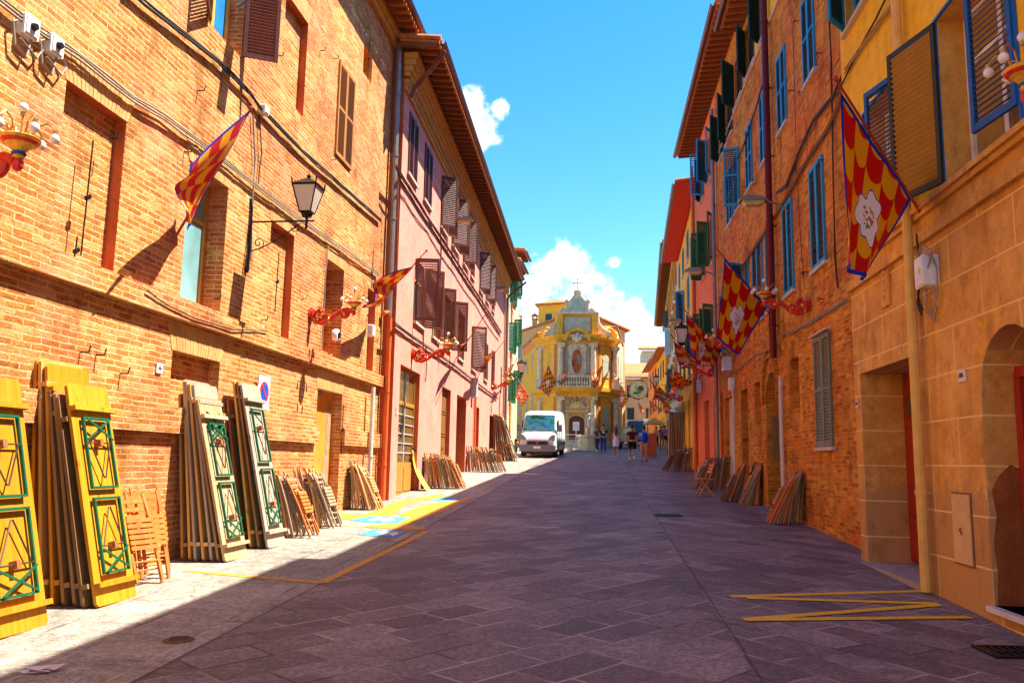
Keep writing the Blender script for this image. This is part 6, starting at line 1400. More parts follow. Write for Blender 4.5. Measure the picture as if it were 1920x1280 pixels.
# ================================================================== SMALL WALL OBJECTS
def wallbox(F, px, py, w_, h, d, mat, name, label, cat, extra=None, z_off=0):
    s_, z = F.sz(px, py); t = empty(name, F.w(s_, 0, z), oriz(F.n), label, cat); mb = MB(); c = .012
    mb.prism([(-w_/2+c,-h/2),(w_/2-c,-h/2),(w_/2,-h/2+c),(w_/2,h/2-c),(w_/2-c,h/2),(-w_/2+c,h/2),(-w_/2,h/2-c),(-w_/2,-h/2+c)], .004, d); mb.build('case', mat, t, fixn=True)
    mb = MB(); mb.box(-w_/2+.02, w_/2-.02, d+.001, d+.012, -h/2+.02, h/2-.02); mb.build('lid', mat, t)
    if extra: extra(t, w_, h, d)
    return t
def knob(t, w_, h, d):
    mb = MB(); mb.lathe([(.001,d+.05),(.03,d+.05),(.04,d+.014)], 12, (0,0,0), 0, 'y'); mb.tube([(-w_/2,.05,-.03),(-w_/2-.1,.06,-.12),(-w_/2-.03,.06,-.24),(w_/2,.06,-.16)], .012, 6, 1); mb.tube([(w_/2,.05,.03),(w_/2+.1,.06,-.05),(w_/2+.05,.06,-.25),(0,.06,-.3),(-.05,.05,-h/2)], .012, 6, 1); mb.build('knob_and_leads', [IRN, CBG], t)
wallbox(BL, 44, 52, .2, .2, .09, WHP, 'junction_box', 'grey junction box hanging from the cable bundle, nearest the left edge', 'junction box', knob)
wallbox(BL, 92, 87, .19, .19, .09, WHP, 'junction_box', 'grey junction box on the cable bundle, right of its twin', 'junction box', knob)
wallbox(BL, 487, 207, .16, .14, .12, WHP, 'insulator', 'white cable insulator above the flag tip on the brick wall', 'insulator')
wallbox(BL, 691, 620, .2, .26, .12, WHP, 'junction_box', 'white box beside the grey downpipe at the brick corner', 'junction box')
wallbox(PK, 885, 727, .5, .8, .2, PBX, 'meter_box', 'grey meter box where the cables meet on the pink wall', 'meter box')
def yl(t, w_, h, d):
    mb = MB(); mb.box(-.035, .0, d+.013, d+.016, -.03, .04); mb.build('sticker', plain('yellow_sticker', (.7,.5,.03), .5), t); mb = MB(); mb.box(w_/2+.001, w_/2+.02, d*.3, d*.5, -.08, .0); mb.build('latch', IRN, t)
    mb = MB(); mb.tube([(-.1,.06,-h/2),(-.16,.06,-h/2-.25),(-.05,.05,-h/2-.38),(.1,.05,-h/2-.25),(.08,.06,-h/2)], .009, 6); mb.tube([(-w_/2,.05,h/2-.05),(-w_/2-.06,.05,0),(-w_/2-.05,.05,-h/2-.1),(.0,.05,-h/2-.3)], .009, 6); mb.build('leads', CBG, t)
wallbox(YB, 1752, 510, .26, .33, .15, WHP, 'telephone_box', 'white telecom box with yellow sticker beside the beige pipe', 'junction box', yl)
wallbox(RB, 1370, 683, .5, .4, .22, WHP, 'junction_box', 'white box under the second flag on the russet wall', 'junction box')
wallbox(RB, 1377, 720, .25, .36, .14, WHP, 'meter_box', 'small white box with a dark side below the cables on russet brick', 'junction box')
wallbox(SB, 1314, 724, .35, .5, .14, WHP, 'junction_box', 'white box at the joint of salmon and yellow houses', 'junction box')
# camera in the narrow window
s_, z = BL.sz(620, 628); t = empty('security_lamp', BL.w(s_, .05, z), oriz(BL.n), 'round white floodlight below the narrow brick window', 'floodlight'); mb = MB(); mb.lathe([(.001,.0),(.1,.0),(.12,.05),(.11,.11),(.001,.12)], 14, (0,0,0), 0, 'y'); mb.build('housing', WHP, t); mb = MB(); mb.lathe([(.001,.135),(.06,.135),(.065,.121)], 14, (0,0,0), 0, 'y'); mb.build('lens', IRN, t)
def text_obj(s, size, mat, parent, loc, rot=(math.pi/2,0,0), name='lettering'):
    cu = bpy.data.curves.new(name, 'FONT'); cu.body = s; cu.size = size; cu.extrude = .002; cu.align_x = 'CENTER'; cu.align_y = 'CENTER'
    o = bpy.data.objects.new(name, cu); col.objects.link(o); dg = bpy.context.evaluated_depsgraph_get(); me = bpy.data.meshes.new_from_object(o.evaluated_get(dg)); bpy.data.objects.remove(o)
    me.materials.clear(); me.materials.append(mat); o = bpy.data.objects.new(name, me); col.objects.link(o); o.parent = parent; o.location = loc; o.rotation_euler = rot; return o
INK = plain('dark_ink', (.03,.02,.02), .6)
def plate(F, px, py, w_, h, txt, ts, label, mat=None, d=.02):
    s_, z = F.sz(px, py); t = empty('number_plate', F.w(s_, 0, z), oriz(F.n), label, 'number plate'); mb = MB(); mb.box(-w_/2, w_/2, .004, d, -h/2, h/2); mb.build('plate', mat or WHP, t)
    if txt: text_obj(txt, ts, INK, t, (0, d+.003, 0), (math.pi/2, 0, math.pi))
    return t
plate(BL, 297, 690, .13, .12, '-55-', .06, 'small white number plate with 55 left of the bricked-up recess')
plate(YB, 1806, 704, .16, .12, '-105-', .065, 'white number plate with 105 left of the arched doorway', plain('pinkish_plate', (.74,.62,.58), .5))
plate(YB, 1609, 757, .09, .12, '107', .05, 'small pink number plate left of the red garage door', plain('pink_plate', (.74,.45,.42), .5))
plate(PK, 743, 770, .12, .18, None, 0, 'tiny grey doorbell plate left of the glazed door', PBX)
# no parking sign
s_, z = BL.sz(486, 732); t = empty('parking_sign', BL.w(s_, .06, z), oriz(BL.n), 'white panel with round blue and red no parking disc above the boards', 'road sign')
mb = MB(); mb.box(-.21,.21,0,.02,-.28,.23); mb.build('panel', WHP, t); mb = MB(); mb.lathe([(.001,.026),(.17,.026),(.17,.021)], 28, (0,0,-.03), 0, 'y'); mb.build('red_ring', REDP, t)
mb = MB(); mb.lathe([(.001,.030),(.135,.030),(.135,.027)], 28, (0,0,-.03), 0, 'y'); mb.build('blue_disc', plain('sign_blue', (.01,.08,.50), .4), t); mb = MB(); mb.bar((.11,.032,.08),(-.11,.032,-.14),.035,.004,up=(0,1,0)); mb.build('slash', REDP, t)
mb = MB(); mb.tube([(.0,-.06,-.2),(0,-.001,-.2)], .015, 6); mb.tube([(.0,-.06,.2),(0,-.001,.2)], .015, 6); mb.build('fixing', IRN, t)

# ================================================================== WHITE VAN
WP = plain('van_white', (.60,.63,.66), .3, 0, .04, 2, 0, .5); DGP = plain('van_grey_plastic', (.16,.18,.20), .55, 0, .1); RUB = plain('tyre_rubber', (.02,.02,.02), .85); RIM = plain('wheel_grey', (.35,.35,.36), .4, .5); CLR = plain('headlamp_glass', (.22,.30,.34), .12, 0, .1)
vp = gnd(1000, 856); VX, VYY = -3.2, 44.4
van = empty('white_van', (VX, VYY, g(VYY+1.5)-.03), 0, 'white high-roof delivery van parked on the left, facing the viewer', 'van'); van.rotation_euler = (math.atan(.042), 0, R(-3.2))
prof = [(0.00,.42,.62),(.02,.32,.95),(.10,.30,1.12),(.35,.30,1.24),(.62,.30,1.36),(.80,.30,1.62),(1.05,.30,1.98),(1.28,.30,2.28),(1.55,.30,2.44),(2.2,.30,2.50),(4.0,.30,2.52),(5.2,.30,2.50),(5.32,.36,2.42),(5.36,.5,2.2)]
mb = MB(); K = 16; vs = []
for (y, zb, zt_) in prof:
    hw_ = .99 if y > .3 else .86+.13*(y/.3)**.5
    if y > 5.3: hw_ = .95
    H = zt_-zb
    sec = [(-hw_+.06,zb),(-hw_,zb+.10),(-hw_-.0,zb+H*.35),(-hw_+.01,zb+H*.52),(-hw_+.05*min(1,H/2),zb+H*.8),(-hw_+.12*min(1,H/2),zt_-.10*min(1,H)),(-hw_+.24,zt_-.02),(-.3,zt_),(.3,zt_)]
    sec += [(-x, z) for x, z in reversed(sec[:7])]; vs += [(x, y, z) for x, z in sec]
K = 16; mb.add(vs, [(i*K+j, (i+1)*K+j, (i+1)*K+(j+1)%K, i*K+(j+1)%K) for i in range(len(prof)-1) for j in range(K)]+[tuple(range(K)), tuple((len(prof)-1)*K+j for j in reversed(range(K)))])
mb.build('body', WP, van, smooth=False, fixn=True)
def patch(mb, pts, t_=.015, m=0):
    pts = [Vector(p) for p in pts]; n_ = (pts[1]-pts[0]).cross(pts[2]-pts[0]).normalized()
    if n_.y > 0: n_ = -n_
    k = len(pts); mb.add([p+n_*t_ for p in pts]+[p-n_*.03 for p in pts], [tuple(range(k)), tuple(range(2*k-1,k-1,-1))]+[(i,(i+1)%k,k+(i+1)%k,k+i) for i in range(k)], m)
mb = MB(); patch(mb, [(-.86,.63,1.38),(.86,.63,1.38),(.80,1.27,2.25),(-.80,1.27,2.25)], .02)
gm = MT('windscreen', .06, 0, 1.0); n1 = gm.noise(gm.map(gm.tc.outputs['Object'], (1.2,1,2)), 1.4, 4, .6); gm.col(gm.ramp(n1, [(.38, (.01,.04,.03)), (.5, (.03,.14,.15)), (.62, (.01,.06,.16))])); mb.build('windscreen', gm.m, van, fixn=True)
mb = MB(); patch(mb, [(-.90,.61,1.34),(.90,.61,1.34),(.90,.64,1.385),(-.90,.64,1.385)], .024); mb.tube([(-.5,.60,1.40),(.3,.68,1.52)], .012, 5); mb.tube([(.0,.60,1.40),(.7,.68,1.52)], .012, 5); mb.build('wiper', DGP, van, fixn=True)
mb = MB(); mb.prism([(-.97,.30),(.97,.30),(.98,.62),(.60,.66),(.55,.86),(-.55,.86),(-.60,.66),(-.98,.62)], -.07, .12); mb.build('bumper', DGP, van, fixn=True)
mb = MB(); mb.box(-.52,.52,-.09,-.072,.66,.84); 
for i in range(4): mb.box(-.5,.5,-.105,-.09,.68+i*.04,.70+i*.04)
mb.build('grille', plain('grille_black', (.03,.03,.035), .5), van); mb = MB(); mb.lathe([(.001,-.125),(.055,-.125),(.06,-.106)], 16, (0,0,.76), 0, 'y'); mb.build('badge', plain('badge_red', (.40,.04,.04), .4), van)
for s_ in (-1, 1):
    mb = MB(); mb.prism([(s_*.60,.90),(s_*.93,.92),(s_*.95,1.18),(s_*.78,1.20),(s_*.62,1.02)], -.02, .12); mb.build('headlight', CLR, van, fixn=True)
    mb = MB(); mb.box(s_*1.0, s_*1.24, .68, .80, 1.36, 1.72); mb.box(s_*.96, s_*1.04, .7, .76, 1.42, 1.5); mb.build('mirror', DGP, van)
    mb = MB(); mb.add([(s_*1.0,.78,1.42),(s_*1.0,1.65,1.42),(s_*.965,1.65,2.0),(s_*.965,1.12,2.0)], [(0,1,2,3)]); o = mb.build('side_window', GLD, van)
    mb = MB()
    for y in (.72, 1.75, 3.0): mb.box(s_*.985, s_*1.003, y-.008, y+.008, .5, 1.42)
    mb.box(s_*.985, s_*1.015, 1.9, 5.1, .62, .72); mb.box(s_*1.0, s_*1.02, 1.5, 1.66, 1.22, 1.26); mb.build('side_trim', DGP, van)
    for y in (.92, 4.35):
        mb = MB(); mb.lathe([(.20,-.12),(.33,-.12),(.36,-.08),(.36,.08),(.33,.12),(.20,.12)], 22, (s_*.86,y,.36), 0, 'x'); wh = mb.build('wheel', RUB, van, smooth=False)
        mb = MB(); mb.lathe([(.001,s_*.07),(.08,s_*.12),(.12,s_*.08),(.19,s_*.10),(.21,s_*.12)], 16, (s_*.86,y,.36), 0, 'x'); mb.build('rim', RIM, wh)
        mb = MB(); mb.lathe([(.38,s_*.0),(.44,s_*.0),(.44,s_*.012),(.38,s_*.012)], 16, (s_*.99,y,.38), 0, 'x', 0, math.pi); mb.build('wheel_arch', DGP, van)
mb = MB(); mb.box(-.26,.26,-.09,-.071,.46,.57); pl = mb.build('licence_plate', WHP, van); mb = MB(); mb.box(-.258,-.20,-.094,-.0905,.462,.568); mb.box(.20,.258,-.094,-.0905,.462,.568); mb.build('plate_ends', plain('plate_blue', (.01,.08,.45), .4), pl)
mb = MB(); mb.box(-.8,.8,.0,5.2,.18,.31); mb.build('underbody', CBL, van)

# ================================================================== PICKUP, BLUE VEHICLE, SCOOTER, KIOSK, FOUNTAIN, BARRIER
OLV = plain('faded_olive_paint', (.34,.33,.20), .5)
def pxy(px, Y): return (px-1119)/FPX*Y
py_ = 62; pk = empty('small_truck', (pxy(1170, py_)+.1, py_, g(py_)), R(-4), 'small old olive pickup truck seen from behind, right of the fountain', 'truck')
mb = MB(); mb.prism([(-.62,.55),(.62,.55),(.64,1.05),(-.64,1.05)], 0, 1.9); mb.build('cargo_bed', OLV, pk, fixn=True)
mb = MB(); mb.box(-.62,.62,-.05,-.002,.58,1.02); mb.box(-.60,.60,-.08,-.052,.78,.82); mb.build('tailgate', OLV, pk)
mb = MB(); mb.prism([(-.62,.5),(.62,.5),(.63,1.1),(.52,1.66),(.40,1.74),(-.40,1.74),(-.52,1.66),(-.63,1.1)], 1.92, 3.3); mb.build('cab', OLV, pk, fixn=True)
mb = MB(); mb.prism([(-.44,1.2),(.44,1.2),(.40,1.6),(-.40,1.6)], 1.89, 1.918); mb.build('rear_window', GLD, pk, fixn=True)
mb = MB(); mb.box(-.66,.66,-.1,-.0,.40,.54); mb.build('bumper', IRN, pk); mb = MB(); mb.box(-.2,.2,-.12,-.101,.42,.52); mb.build('licence_plate', WHP, pk)
for s_ in (-1, 1):
    mb = MB(); mb.box(s_*.5-.07, s_*.5+.07, -.07, -.052, .62, .72); mb.build('tail_light', REDP, pk)
    for y in (.5, 2.7): mb = MB(); mb.lathe([(.001,-.07),(.24,-.08),(.27,-.05),(.27,.05),(.24,.08),(.001,.07)], 16, (s_*.56,y,.27), 0, 'x'); mb.build('wheel', RUB, pk)
by_ = 74; bv = empty('blue_van', (pxy(1190, by_), by_, g(by_)), 0, 'blue van with pale roof edge half hidden behind the walkers', 'van'); BLV = plain('bright_blue_paint', (.02,.20,.55), .35)
mb = MB(); mb.prism([(-.8,.4),(.8,.4),(.82,1.2),(.78,2.0),(.66,2.12),(-.66,2.12),(-.78,2.0),(-.82,1.2)], 0, 3.6); mb.build('body', BLV, bv, fixn=True); mb = MB(); mb.prism([(-.68,1.25),(.68,1.25),(.62,1.8),(-.62,1.8)], -.02, -.002); mb.build('rear_window', plain('blue_tinted_glass', (.04,.20,.40), .1), bv, fixn=True)
mb = MB(); mb.box(-.7,.7,-.03,3.5,2.125,2.2); mb.build('roof_rack', WHP, bv)
for s_ in (-1, 1):
    mb = MB(); mb.box(s_*.74-.05, s_*.74+.05, -.02, -.003, .9, 1.2); mb.build('tail_light', REDP, bv)
    for y in (.6, 2.9): mb = MB(); mb.lathe([(.001,-.08),(.28,-.09),(.31,-.05),(.31,.05),(.28,.09),(.001,.08)], 16, (s_*.7,y,.31), 0, 'x'); mb.build('wheel', RUB, bv)
# kiosk with canvas canopy
ky = 52; kx = pxy(1217, 45.5); ky = 46.2
ks = empty('canopy_stand', (pxy(1222, 58), 58, g(58)), R(8), 'wooden canopy of a small stall behind the walkers', 'canopy'); CNV = plain('ochre_canvas', (.66,.34,.08), .7)
mb = MB(); mb.add([(-.62,-.62,1.95),(.62,-.62,1.95),(.62,.62,1.95),(-.62,.62,1.95),(0,0,2.3),(-.62,-.62,1.84),(.62,-.62,1.84),(.62,.62,1.84),(-.62,.62,1.84)], [(0,1,4),(1,2,4),(2,3,4),(3,0,4),(0,5,6,1),(1,6,7,2),(2,7,8,3),(3,8,5,0)]); mb.build('canopy', CNV, ks)
for a in (-1,1):
    for b in (-1,1): mb = MB(); mb.box(a*.56-.025,a*.56+.025,b*.56-.025,b*.56+.025,0,1.93); mb.build('post', BRD, ks)
kp = gnd(1219, 856); cb = empty('red_cabinet', kp, R(-6), 'tall brick-red cabinet standing on the street beside the walker with the blue backpack', 'cabinet'); TRC = plain('terracotta_panel', (.48,.08,.03), .6)
mb = MB(); mb.box(-.36,.36,-.25,.3,.04,1.28); mb.build('body', TRC, cb); mb = MB(); mb.box(-.40,.40,-.3,.34,1.284,1.34); mb.build('top', plain('pale_red_top', (.58,.22,.14), .6), cb); mb = MB(); mb.box(-.33,.0-.01,-.275,-.252,.1,1.22); mb.build('door', TRC, cb); mb = MB(); mb.box(.01,.33,-.275,-.252,.1,1.22); mb.build('door', TRC, cb)
# fountain
fy = 58.5; fx = pxy(1100, fy); ft = empty('fountain', (fx, fy, g(fy)-.05), 0, 'pale stone octagonal fountain basin in front of the chapel door', 'fountain')
mb = MB(); mb.lathe([(.72,0),(.66,.12),(.66,.85),(.74,.92),(.78,1.05),(.70,1.08),(.58,1.06),(.55,.9),(.001,.9)], 8, (0,0,0)); mb.build('basin', CHS, ft); mb = MB(); mb.lathe([(.001,.98),(.56,.98)], 8, (0,0,0)); mb.build('water', plain('water', (.20,.26,.22), .08), ft)
mb = MB(); mb.lathe([(.16,.9),(.14,1.5),(.17,1.55),(.08,1.6)], 10, (0,0,0)); mb.build('pillar', CHS, ft)
st = tag(empty('statue', (fx+.12, fy+.05, g(fy)+1.55), 0), 'small pale statue on the fountain pillar', 'statue'); SP = plain('weathered_marble', (.55,.50,.40), .7)
mb = MB(); mb.tube([(0,0,0),(0.02,0,.3),(0,0,.55),(.0,0,.78)], [.14,.12,.15,.08], 10); mb.ball((0,0,.92), .10, 10); mb.tube([(-.13,0,.68),(-.26,-.05,.5),(-.22,-.1,.3)], [.05,.04,.03], 8); mb.tube([(.13,0,.68),(.24,0,.85),(.16,0,1.05)], [.05,.04,.03], 8); mb.build('figure', SP, st)
# barrier and board sign
ba = empty('crowd_barrier', (pxy(1068, 58), 58, g(58)), R(4), 'grey metal crowd barrier between the van and the fountain', 'barrier'); BG = plain('galvanised', (.45,.44,.42), .4, .5)
mb = MB(); w_ = .95
mb.tube([(-w_,0,.15),(-w_,0,1.05),(w_,0,1.05),(w_,0,.15),(-w_,0,.15)], .022, 6); mb.tube([(-w_,0,.82),(w_,0,.82)], .015, 6); mb.build('frame', BG, ba)
mb = MB()
for i in range(1, 12): mb.tube([(-w_+i*w_/6,0,.16),(-w_+i*w_/6,0,.82)], .009, 5)
mb.build('bars', BG, ba)
for s_ in (-1,1): mb = MB(); mb.tube([(s_*w_*.8,-.25,0),(s_*w_*.8,0,.17),(s_*w_*.8,.25,0)], .018, 6); mb.build('foot', BG, ba)
sg = empty('notice_stand', (pxy(1079, 57), 57, g(57)), 0, 'pale notice board on a post beside the fountain', 'notice board'); mb = MB(); mb.tube([(0,0,0),(0,0,1.5)], .03, 8); mb.lathe([(.001,.0),(.28,.0),(.28,.05),(.001,.06)], 12, (0,0,0)); mb.build('post', BG, sg)
mb = MB(); mb.box(-.22,.22,-.05,-.02,1.35,1.95); mb.build('panel', WHP, sg); mb = MB(); [mb.box(-.16,.16,-.056,-.051,1.45+i*.07,1.47+i*.07) for i in range(5)]; mb.build('notice', PBX, sg)
tag((lambda m_: (m_.lathe([(.001,.34),(.10,.33),(.17,.2),(.2,.06),(.18,0),(.001,0)], 10), m_.build('stone_bollard', CHS, loc=(pxy(1068,53), 53, g(53)))))(MB())[1], 'low round stone stump on the pavement beside the barrier', 'bollard')
# scooter by the wall behind the van
sc_ = empty('scooter', (pxy(967, 50.6), 50.6, g(50.6)), R(100), 'dark scooter with orange panels parked by the wall behind the van', 'scooter')
mb = MB(); mb.tube([(-.5,0,.5),(-.2,0,.62),(.1,0,.3),(.45,0,.35),(.55,0,.8)], [.14,.16,.10,.09,.05], 8); mb.build('body', plain('scooter_orange', (.40,.14,.03), .4), sc_)
mb = MB(); mb.ball((-.25,0,.78), .2, 10, 0, (1.6,.7,.4)); mb.build('seat', CBL, sc_); mb = MB(); mb.tube([(.58,-.3,1.0),(.55,0,.95),(.58,.3,1.0)], .02, 6); mb.ball((.6,0,.95), .12, 8); mb.build('handlebar', CBL, sc_)
for x in (-.5, .6): mb = MB(); mb.lathe([(.14,-.05),(.24,-.05),(.26,0),(.24,.05),(.14,.05),(.12,0)], 16, (x,0,.26), 0, 'y'); mb.build('wheel', RUB, sc_)
# litter
for px, py, c in ((80,1258,(.75,.62,.55)), (360,1117,(.55,.30,.06)), (645,1154,(.60,.06,.03))):
    p = gnd(px, py); mb = MB(); rr = random.Random(px); s_ = .11 if px < 100 else .03; vs = [(rr.uniform(-s_,s_), rr.uniform(-s_,s_), rr.uniform(.004,s_*.35)) for _ in range(14)]; mb.add(vs, [(i, i+1, i+2) for i in range(12)])
    tag(mb.build('litter', plain('litter_paper', c, .7), loc=p), {80: 'crumpled pale paper on the near left pavement', 360: 'small ochre scrap on the sunlit pavement', 645: 'tiny red scrap on the shaded paving'}[px], 'litter')

# ================================================================== PEOPLE
SKIN = plain('skin', (.42,.20,.11), .55, 0, .08); HAIRD = plain('dark_hair', (.02,.012,.01), .6); HAIRB = plain('brown_hair', (.10,.035,.015), .55)
def skin_mesh(name, verts, edges, radii, mat, parent, root=0, sub=1):
    me = bpy.data.meshes.new(name); me.from_pydata(verts, edges, []); o = bpy.data.objects.new(name, me); col.objects.link(o)
    md = o.modifiers.new('s', 'SKIN'); md.use_smooth_shade = True; md.branch_smoothing = .3; sv = me.skin_vertices[0].data
    for i, r_ in enumerate(radii): sv[i].radius = r_ if isinstance(r_, tuple) else (r_, r_)
    sv[root].use_root = True; m2 = o.modifiers.new('u', 'SUBSURF'); m2.levels = sub; m2.render_levels = sub
    dg = bpy.context.evaluated_depsgraph_get(); dg.update(); nm = bpy.data.meshes.new_from_object(o.evaluated_get(dg)); bpy.data.objects.remove(o)
    nm.materials.clear(); nm.materials.append(mat)
    for p in nm.polygons: p.material_index = 0
    o = bpy.data.objects.new(name, nm); col.objects.link(o); o.parent = parent; return o
def person(loc, rz, label, H=1.75, stride=.16, arms=((.0,.1),(.0,.1)), top=None, bottom=None, blen='shorts', hair='short', hairm=HAIRD, shoe=None, skin=SKIN, backpack=None, sleeves=True, face=True, dress=None, fem=False, legs_together=False):
    t = empty('person', loc, rz, label, 'person'); k = H/1.75; sw = .17 if fem else .195
    a, b = stride, -stride
    V = [(0,0,.96),(0,0,1.12),(0,.0,1.32),(0,-.01,1.46),(0,.0,1.54),(0,.02,1.64),(0,.015,1.73)]
    Rr = [(.145,.10),(.125,.095),(.15,.10),(.075,.065),(.05,.05),(.078,.092),(.055,.065)]
    E = [(0,1),(1,2),(2,3),(3,4),(4,5),(5,6)]
    idx = {}
    for s_, st, nm in ((-1, a, 'l'), (1, b, 'r')):
        n0 = len(V); kz = .50; V += [(s_*.09,0,.88),(s_*.10,st*.65+.03,kz),(s_*.10,st*1.0-.03*(st<0),.09+(.05 if st < 0 else 0)),(s_*.11,st*1.0+.13,.035)]; Rr += [.085,.055,.036,.034]; E += [(0,n0),(n0,n0+1),(n0+1,n0+2),(n0+2,n0+3)]; idx['leg'+nm] = n0
    hands = []
    for s_, (fw, bend), nm in ((-1, arms[0], 'l'), (1, arms[1], 'r')):
        n0 = len(V); el = (s_*(sw+.06), fw*.5-.02, 1.14); wr = (s_*(sw+.07-bend*.15), fw*1.0+bend*.22, .90+bend*.25); V += [(s_*sw,0,1.40), el, wr]; Rr += [.052,.037,.025]; E += [(2,n0),(n0,n0+1),(n0+1,n0+2)]; idx['arm'+nm] = n0
        d = (Vector(wr)-Vector(el)).normalized(); hp = Vector(wr)+d*.05; V.append(tuple(hp)); Rr.append((.03,.018)); E.append((n0+2, n0+3)); hands.append((hp, d, s_))
    V = [(x*k, y*k, z*k) for x, y, z in V]; Rr = [tuple(q*k for q in r_) if isinstance(r_, tuple) else r_*k for r_ in Rr]
    body = skin_mesh('body', V, E, Rr, skin, t)
    # fingers, thumb, nose and ears joined into the same mesh
    bm = bmesh.new(); bm.from_mesh(body.data); mb = MB()
    for hp, d, s_ in hands:
        side = Vector((0,1,0)) if abs(d.z) > .5 else Vector((0,0,1)); inn = Vector((-s_,0,0))
        for q in range(4):
            b0_ = (hp+side*(.024-.016*q)+d*.02)*k; L = (.065,.075,.07,.055)[q]; mb.tube([b0_, b0_+d*L*.5*k+inn*.006, b0_+d*L*.85*k+inn*.025], [.0085*k,.008*k,.006*k], 6)
        b0_ = (hp+side*.022-d*.02)*k; mb.tube([b0_, b0_+(side*.03+d*.03+inn*.01)*k, b0_+(side*.035+d*.055+inn*.02)*k], [.010*k,.009*k,.007*k], 6)
    mb.ball((0,.112*k,1.635*k), .016*k, 6, 0, (.8,1.2,1.4)); mb.ball((-.082*k,.015*k,1.635*k), .02*k, 6, 0, (.4,.8,1.3)); mb.ball((.082*k,.015*k,1.635*k), .02*k, 6, 0, (.4,.8,1.3))
    vs_ = [bm.verts.new(v) for v in mb.v]
    for f in mb.f:
        try: bm.faces.new([vs_[i] for i in f])
        except ValueError: pass
    bm.to_mesh(body.data); bm.free()
    if face:
        mb = MB(); [mb.ball((s_*.032*k,.098*k,1.655*k), .009*k, 6) for s_ in (-1,1)]; mb.build('eyes', INK, t); mb = MB(); mb.ball((0,.104*k,1.597*k), .022*k, 6, 0, (1,.4,.3)); mb.build('mouth', plain('lips', (.35,.08,.06), .5), t)
    def sub(ids, grow, name, mat, cut=None):
        ids = list(ids); mp = {j: i for i, j in enumerate(ids)}; vv = [Vector(V[j]) for j in ids]; rr_ = []
        for j in ids:
            r_ = Rr[j]; rr_.append(tuple(q+grow for q in r_) if isinstance(r_, tuple) else (r_+grow, r_+grow))
        ee = [(mp[p], mp[q]) for p, q in E if p in mp and q in mp]
        if cut:
            for (j, parent_j, f) in cut: vv[mp[j]] = Vector(V[parent_j]).lerp(Vector(V[j]), f)
        return skin_mesh(name, [tuple(v) for v in vv], ee, rr_, mat, t)
    al, ar_ = idx['arml'], idx['armr']; ll, lr = idx['legl'], idx['legr']
    if dress:
        mb = MB(); mb.lathe([(.19*k,.62*k),(.185*k,.80*k),(.175*k,.95*k),(.13*k,1.12*k),(.155*k,1.30*k),(.12*k,1.40*k),(.001,1.41*k)], 16); 
        mb.v = [(x, y*.75, z) for x, y, z in mb.v]; mb.build('dress', dress, t, smooth=True)
        mb = MB(); [mb.tube([(s_*.09*k,.06,1.38*k),(s_*.1*k,0,1.455*k),(s_*.09*k,-.08,1.38*k)], .014, 6) for s_ in (-1,1)]; mb.build('straps', dress, t)
    if top: sub([0,1,2,3,al,al+1,ar_,ar_+1] if sleeves else [0,1,2,3,al,ar_], .022*k, 'shirt', top, [(al+1, al, .62), (ar_+1, ar_, .62)] if sleeves else None)
    if bottom:
        if blen == 'shorts': sub([0,ll,ll+1,lr,lr+1], .030*k, 'shorts', bottom, [(ll+1, ll, .88), (lr+1, lr, .88)])
        else: sub([0,ll,ll+1,ll+2,lr,lr+1,lr+2], .024*k, 'trousers', bottom)
    for n0 in (ll, lr):
        f_, a_ = Vector(V[n0+3]), Vector(V[n0+2]); mb = MB(); mb.tube([a_+Vector((0,-.05,-.045+.0))*k, a_.lerp(f_, .5)+Vector((0,0,-.012)), f_+Vector((0,.03,-.002))], [.042*k,.045*k,.034*k], 8); mb.build('shoe', shoe or WHP, t, smooth=True)
        if blen == 'shorts' and shoe is WHP: mb = MB(); mb.tube([a_+Vector((0,0,-.02)), a_+Vector((0,0,.09))], [.042*k,.044*k], 8); mb.build('sock', WHP, t)
    mb = MB(); hc = Vector((0,.0,1.675))*k; mb.ball(hc+Vector((0,-.012,.012)), .1*k, 12, 0, (.9,1.0,.88)); 
    hv = [v for v in mb.v]; mb.v = [(x, min(y, .075*k if z > 1.70*k else (.03*k if z > 1.66*k else -.01*k)), z) for x, y, z in hv]
    if hair == 'long': mb.tube([(0,-.06*k,1.68*k),(0,-.10*k,1.5*k),(0,-.12*k,1.34*k),(0,-.11*k,1.22*k)], [.09*k,.10*k,.085*k,.04*k], 10)
    mb.build('hair', hairm, t, smooth=True)
    if hair == 'cap': mb = MB(); mb.ball((0,0,1.71*k), .104*k, 12, 0, (.92,1.05,.7)); mb.prism([(-.07,.08),(.07,.08),(.05,.19),(-.05,.19)], 1.69*k, 1.705*k, plane='xy'); mb.build('cap', INK, t, smooth=False)
    if backpack:
        mb = MB(); mb.tube([(0,-.2*k,.98*k),(0,-.21*k,1.06*k),(0,-.22*k,1.25*k),(0,-.2*k,1.40*k),(0,-.17*k,1.44*k)], [.10*k,.145*k,.15*k,.12*k,.05*k], 12); mb.ball((0,-.33*k,1.12*k), .11*k, 10, 0, (1,.5,.9)); mb.build('backpack', backpack, t, smooth=True)
        mb = MB(); [mb.tube([(s_*.11*k,-.12*k,1.42*k),(s_*.12*k,.02,1.47*k),(s_*.12*k,.13*k,1.3*k),(s_*.15*k,.05,1.08*k),(s_*.1*k,-.12*k,1.02*k)], .017, 6) for s_ in (-1,1)]; mb.build('backpack_straps', backpack, t)
    return t
fab = lambda n_, c: plain(n_, c, .85, 0, .12, 14, .2, .1)
def pl(px, py): p = gnd(px, py); return Vector((p.x, p.y, g(p.y)))
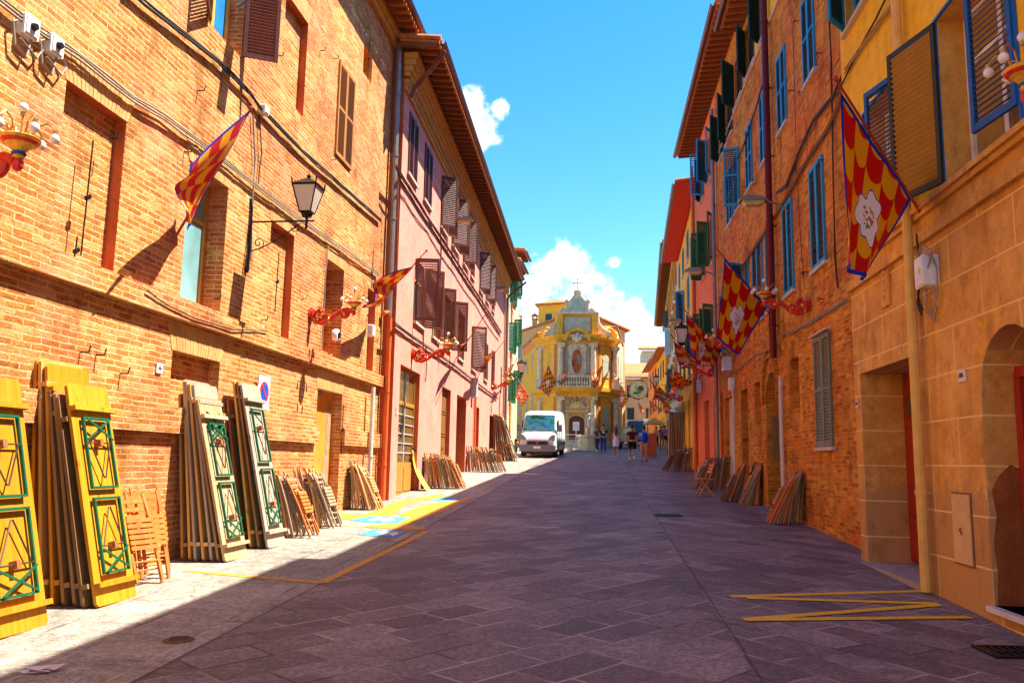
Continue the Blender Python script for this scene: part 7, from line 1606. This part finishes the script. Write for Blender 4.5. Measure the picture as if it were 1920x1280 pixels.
person(pl(1131,849), math.pi+.1, 'man in black T-shirt with printed front, cap and blue jeans walking towards the viewer', 1.80, .05, ((.05,.15),(.0,.1)), fab('black_cotton', (.015,.015,.018)), fab('blue_denim', (.02,.06,.25)), 'long', 'cap', HAIRD, plain('dark_shoe', (.03,.03,.04), .6))
pr = [o for o in col.objects if o.name.startswith('person')][-1] if False else None
p = pl(1131,849); o = None
person(pl(1120,846), math.pi-.6, 'person in dark clothes half hidden behind the man in the black T-shirt', 1.62, .12, ((.1,.4),(.1,.3)), fab('dark_top', (.04,.03,.03)), fab('dark_blue_cloth', (.02,.03,.08)), 'long', 'short', HAIRD, WHP)
person(pl(1155,857), -.05, 'woman with long brown hair in a white dress walking away', 1.68, .10, ((.05,.1),(-.05,.1)), None, None, 'none', 'long', HAIRB, WHP, dress=fab('white_dress_cloth', (.72,.66,.74)), fem=True, face=False)
person(pl(1185,863), .0, 'man in maroon shirt and black shorts with white socks walking away', 1.80, .17, ((.05,.1),(-.1,.15)), fab('maroon_cotton', (.09,.015,.02)), fab('black_shorts_cloth', (.015,.015,.015)), 'shorts', 'short', HAIRD, WHP, face=False)
person(pl(1208,866), .05, 'man with bright blue backpack and beige shorts walking away', 1.76, .07, ((.15,.9),(-.05,.1)), fab('pale_blue_cotton', (.32,.42,.60)), fab('beige_shorts_cloth', (.52,.36,.20)), 'shorts', 'short', HAIRD, plain('brown_shoe', (.12,.05,.03), .6), backpack=fab('backpack_blue', (.01,.06,.50)), face=False)
person(pl(1231,839), .1, 'woman in pink top and black trousers walking away down the street', 1.68, .08, ((.05,.3),(0,.1)), fab('pink_cotton', (.62,.30,.38)), fab('black_trouser_cloth', (.015,.015,.02)), 'long', 'short', HAIRD, INK, fem=True, face=False)
person(pl(1247,839), .0, 'man in violet T-shirt and black shorts walking away at right', 1.78, .12, ((.05,.1),(0,.1)), fab('violet_cotton', (.36,.14,.58)), fab('black_shorts_cloth2', (.02,.02,.03)), 'shorts', 'short', HAIRD, WHP, face=False)
person(pl(1241,836), .0, 'person in dark clothes beyond the man in the violet T-shirt', 1.74, .1, ((.05,.1),(0,.1)), fab('navy_cotton', (.03,.04,.12)), fab('grey_cloth', (.1,.1,.1)), 'long', 'short', HAIRD, INK, face=False)
# print on the black T-shirt
mn = [o for o in col.objects if o.name == 'person'][0]; mb = MB(); mb.box(-.09,.09,.135,.145,1.22,1.30); mb.box(-.07,.07,.135,.145,1.31,1.38); mb.build('shirt_print', plain('pale_print', (.30,.55,.62), .8), mn)
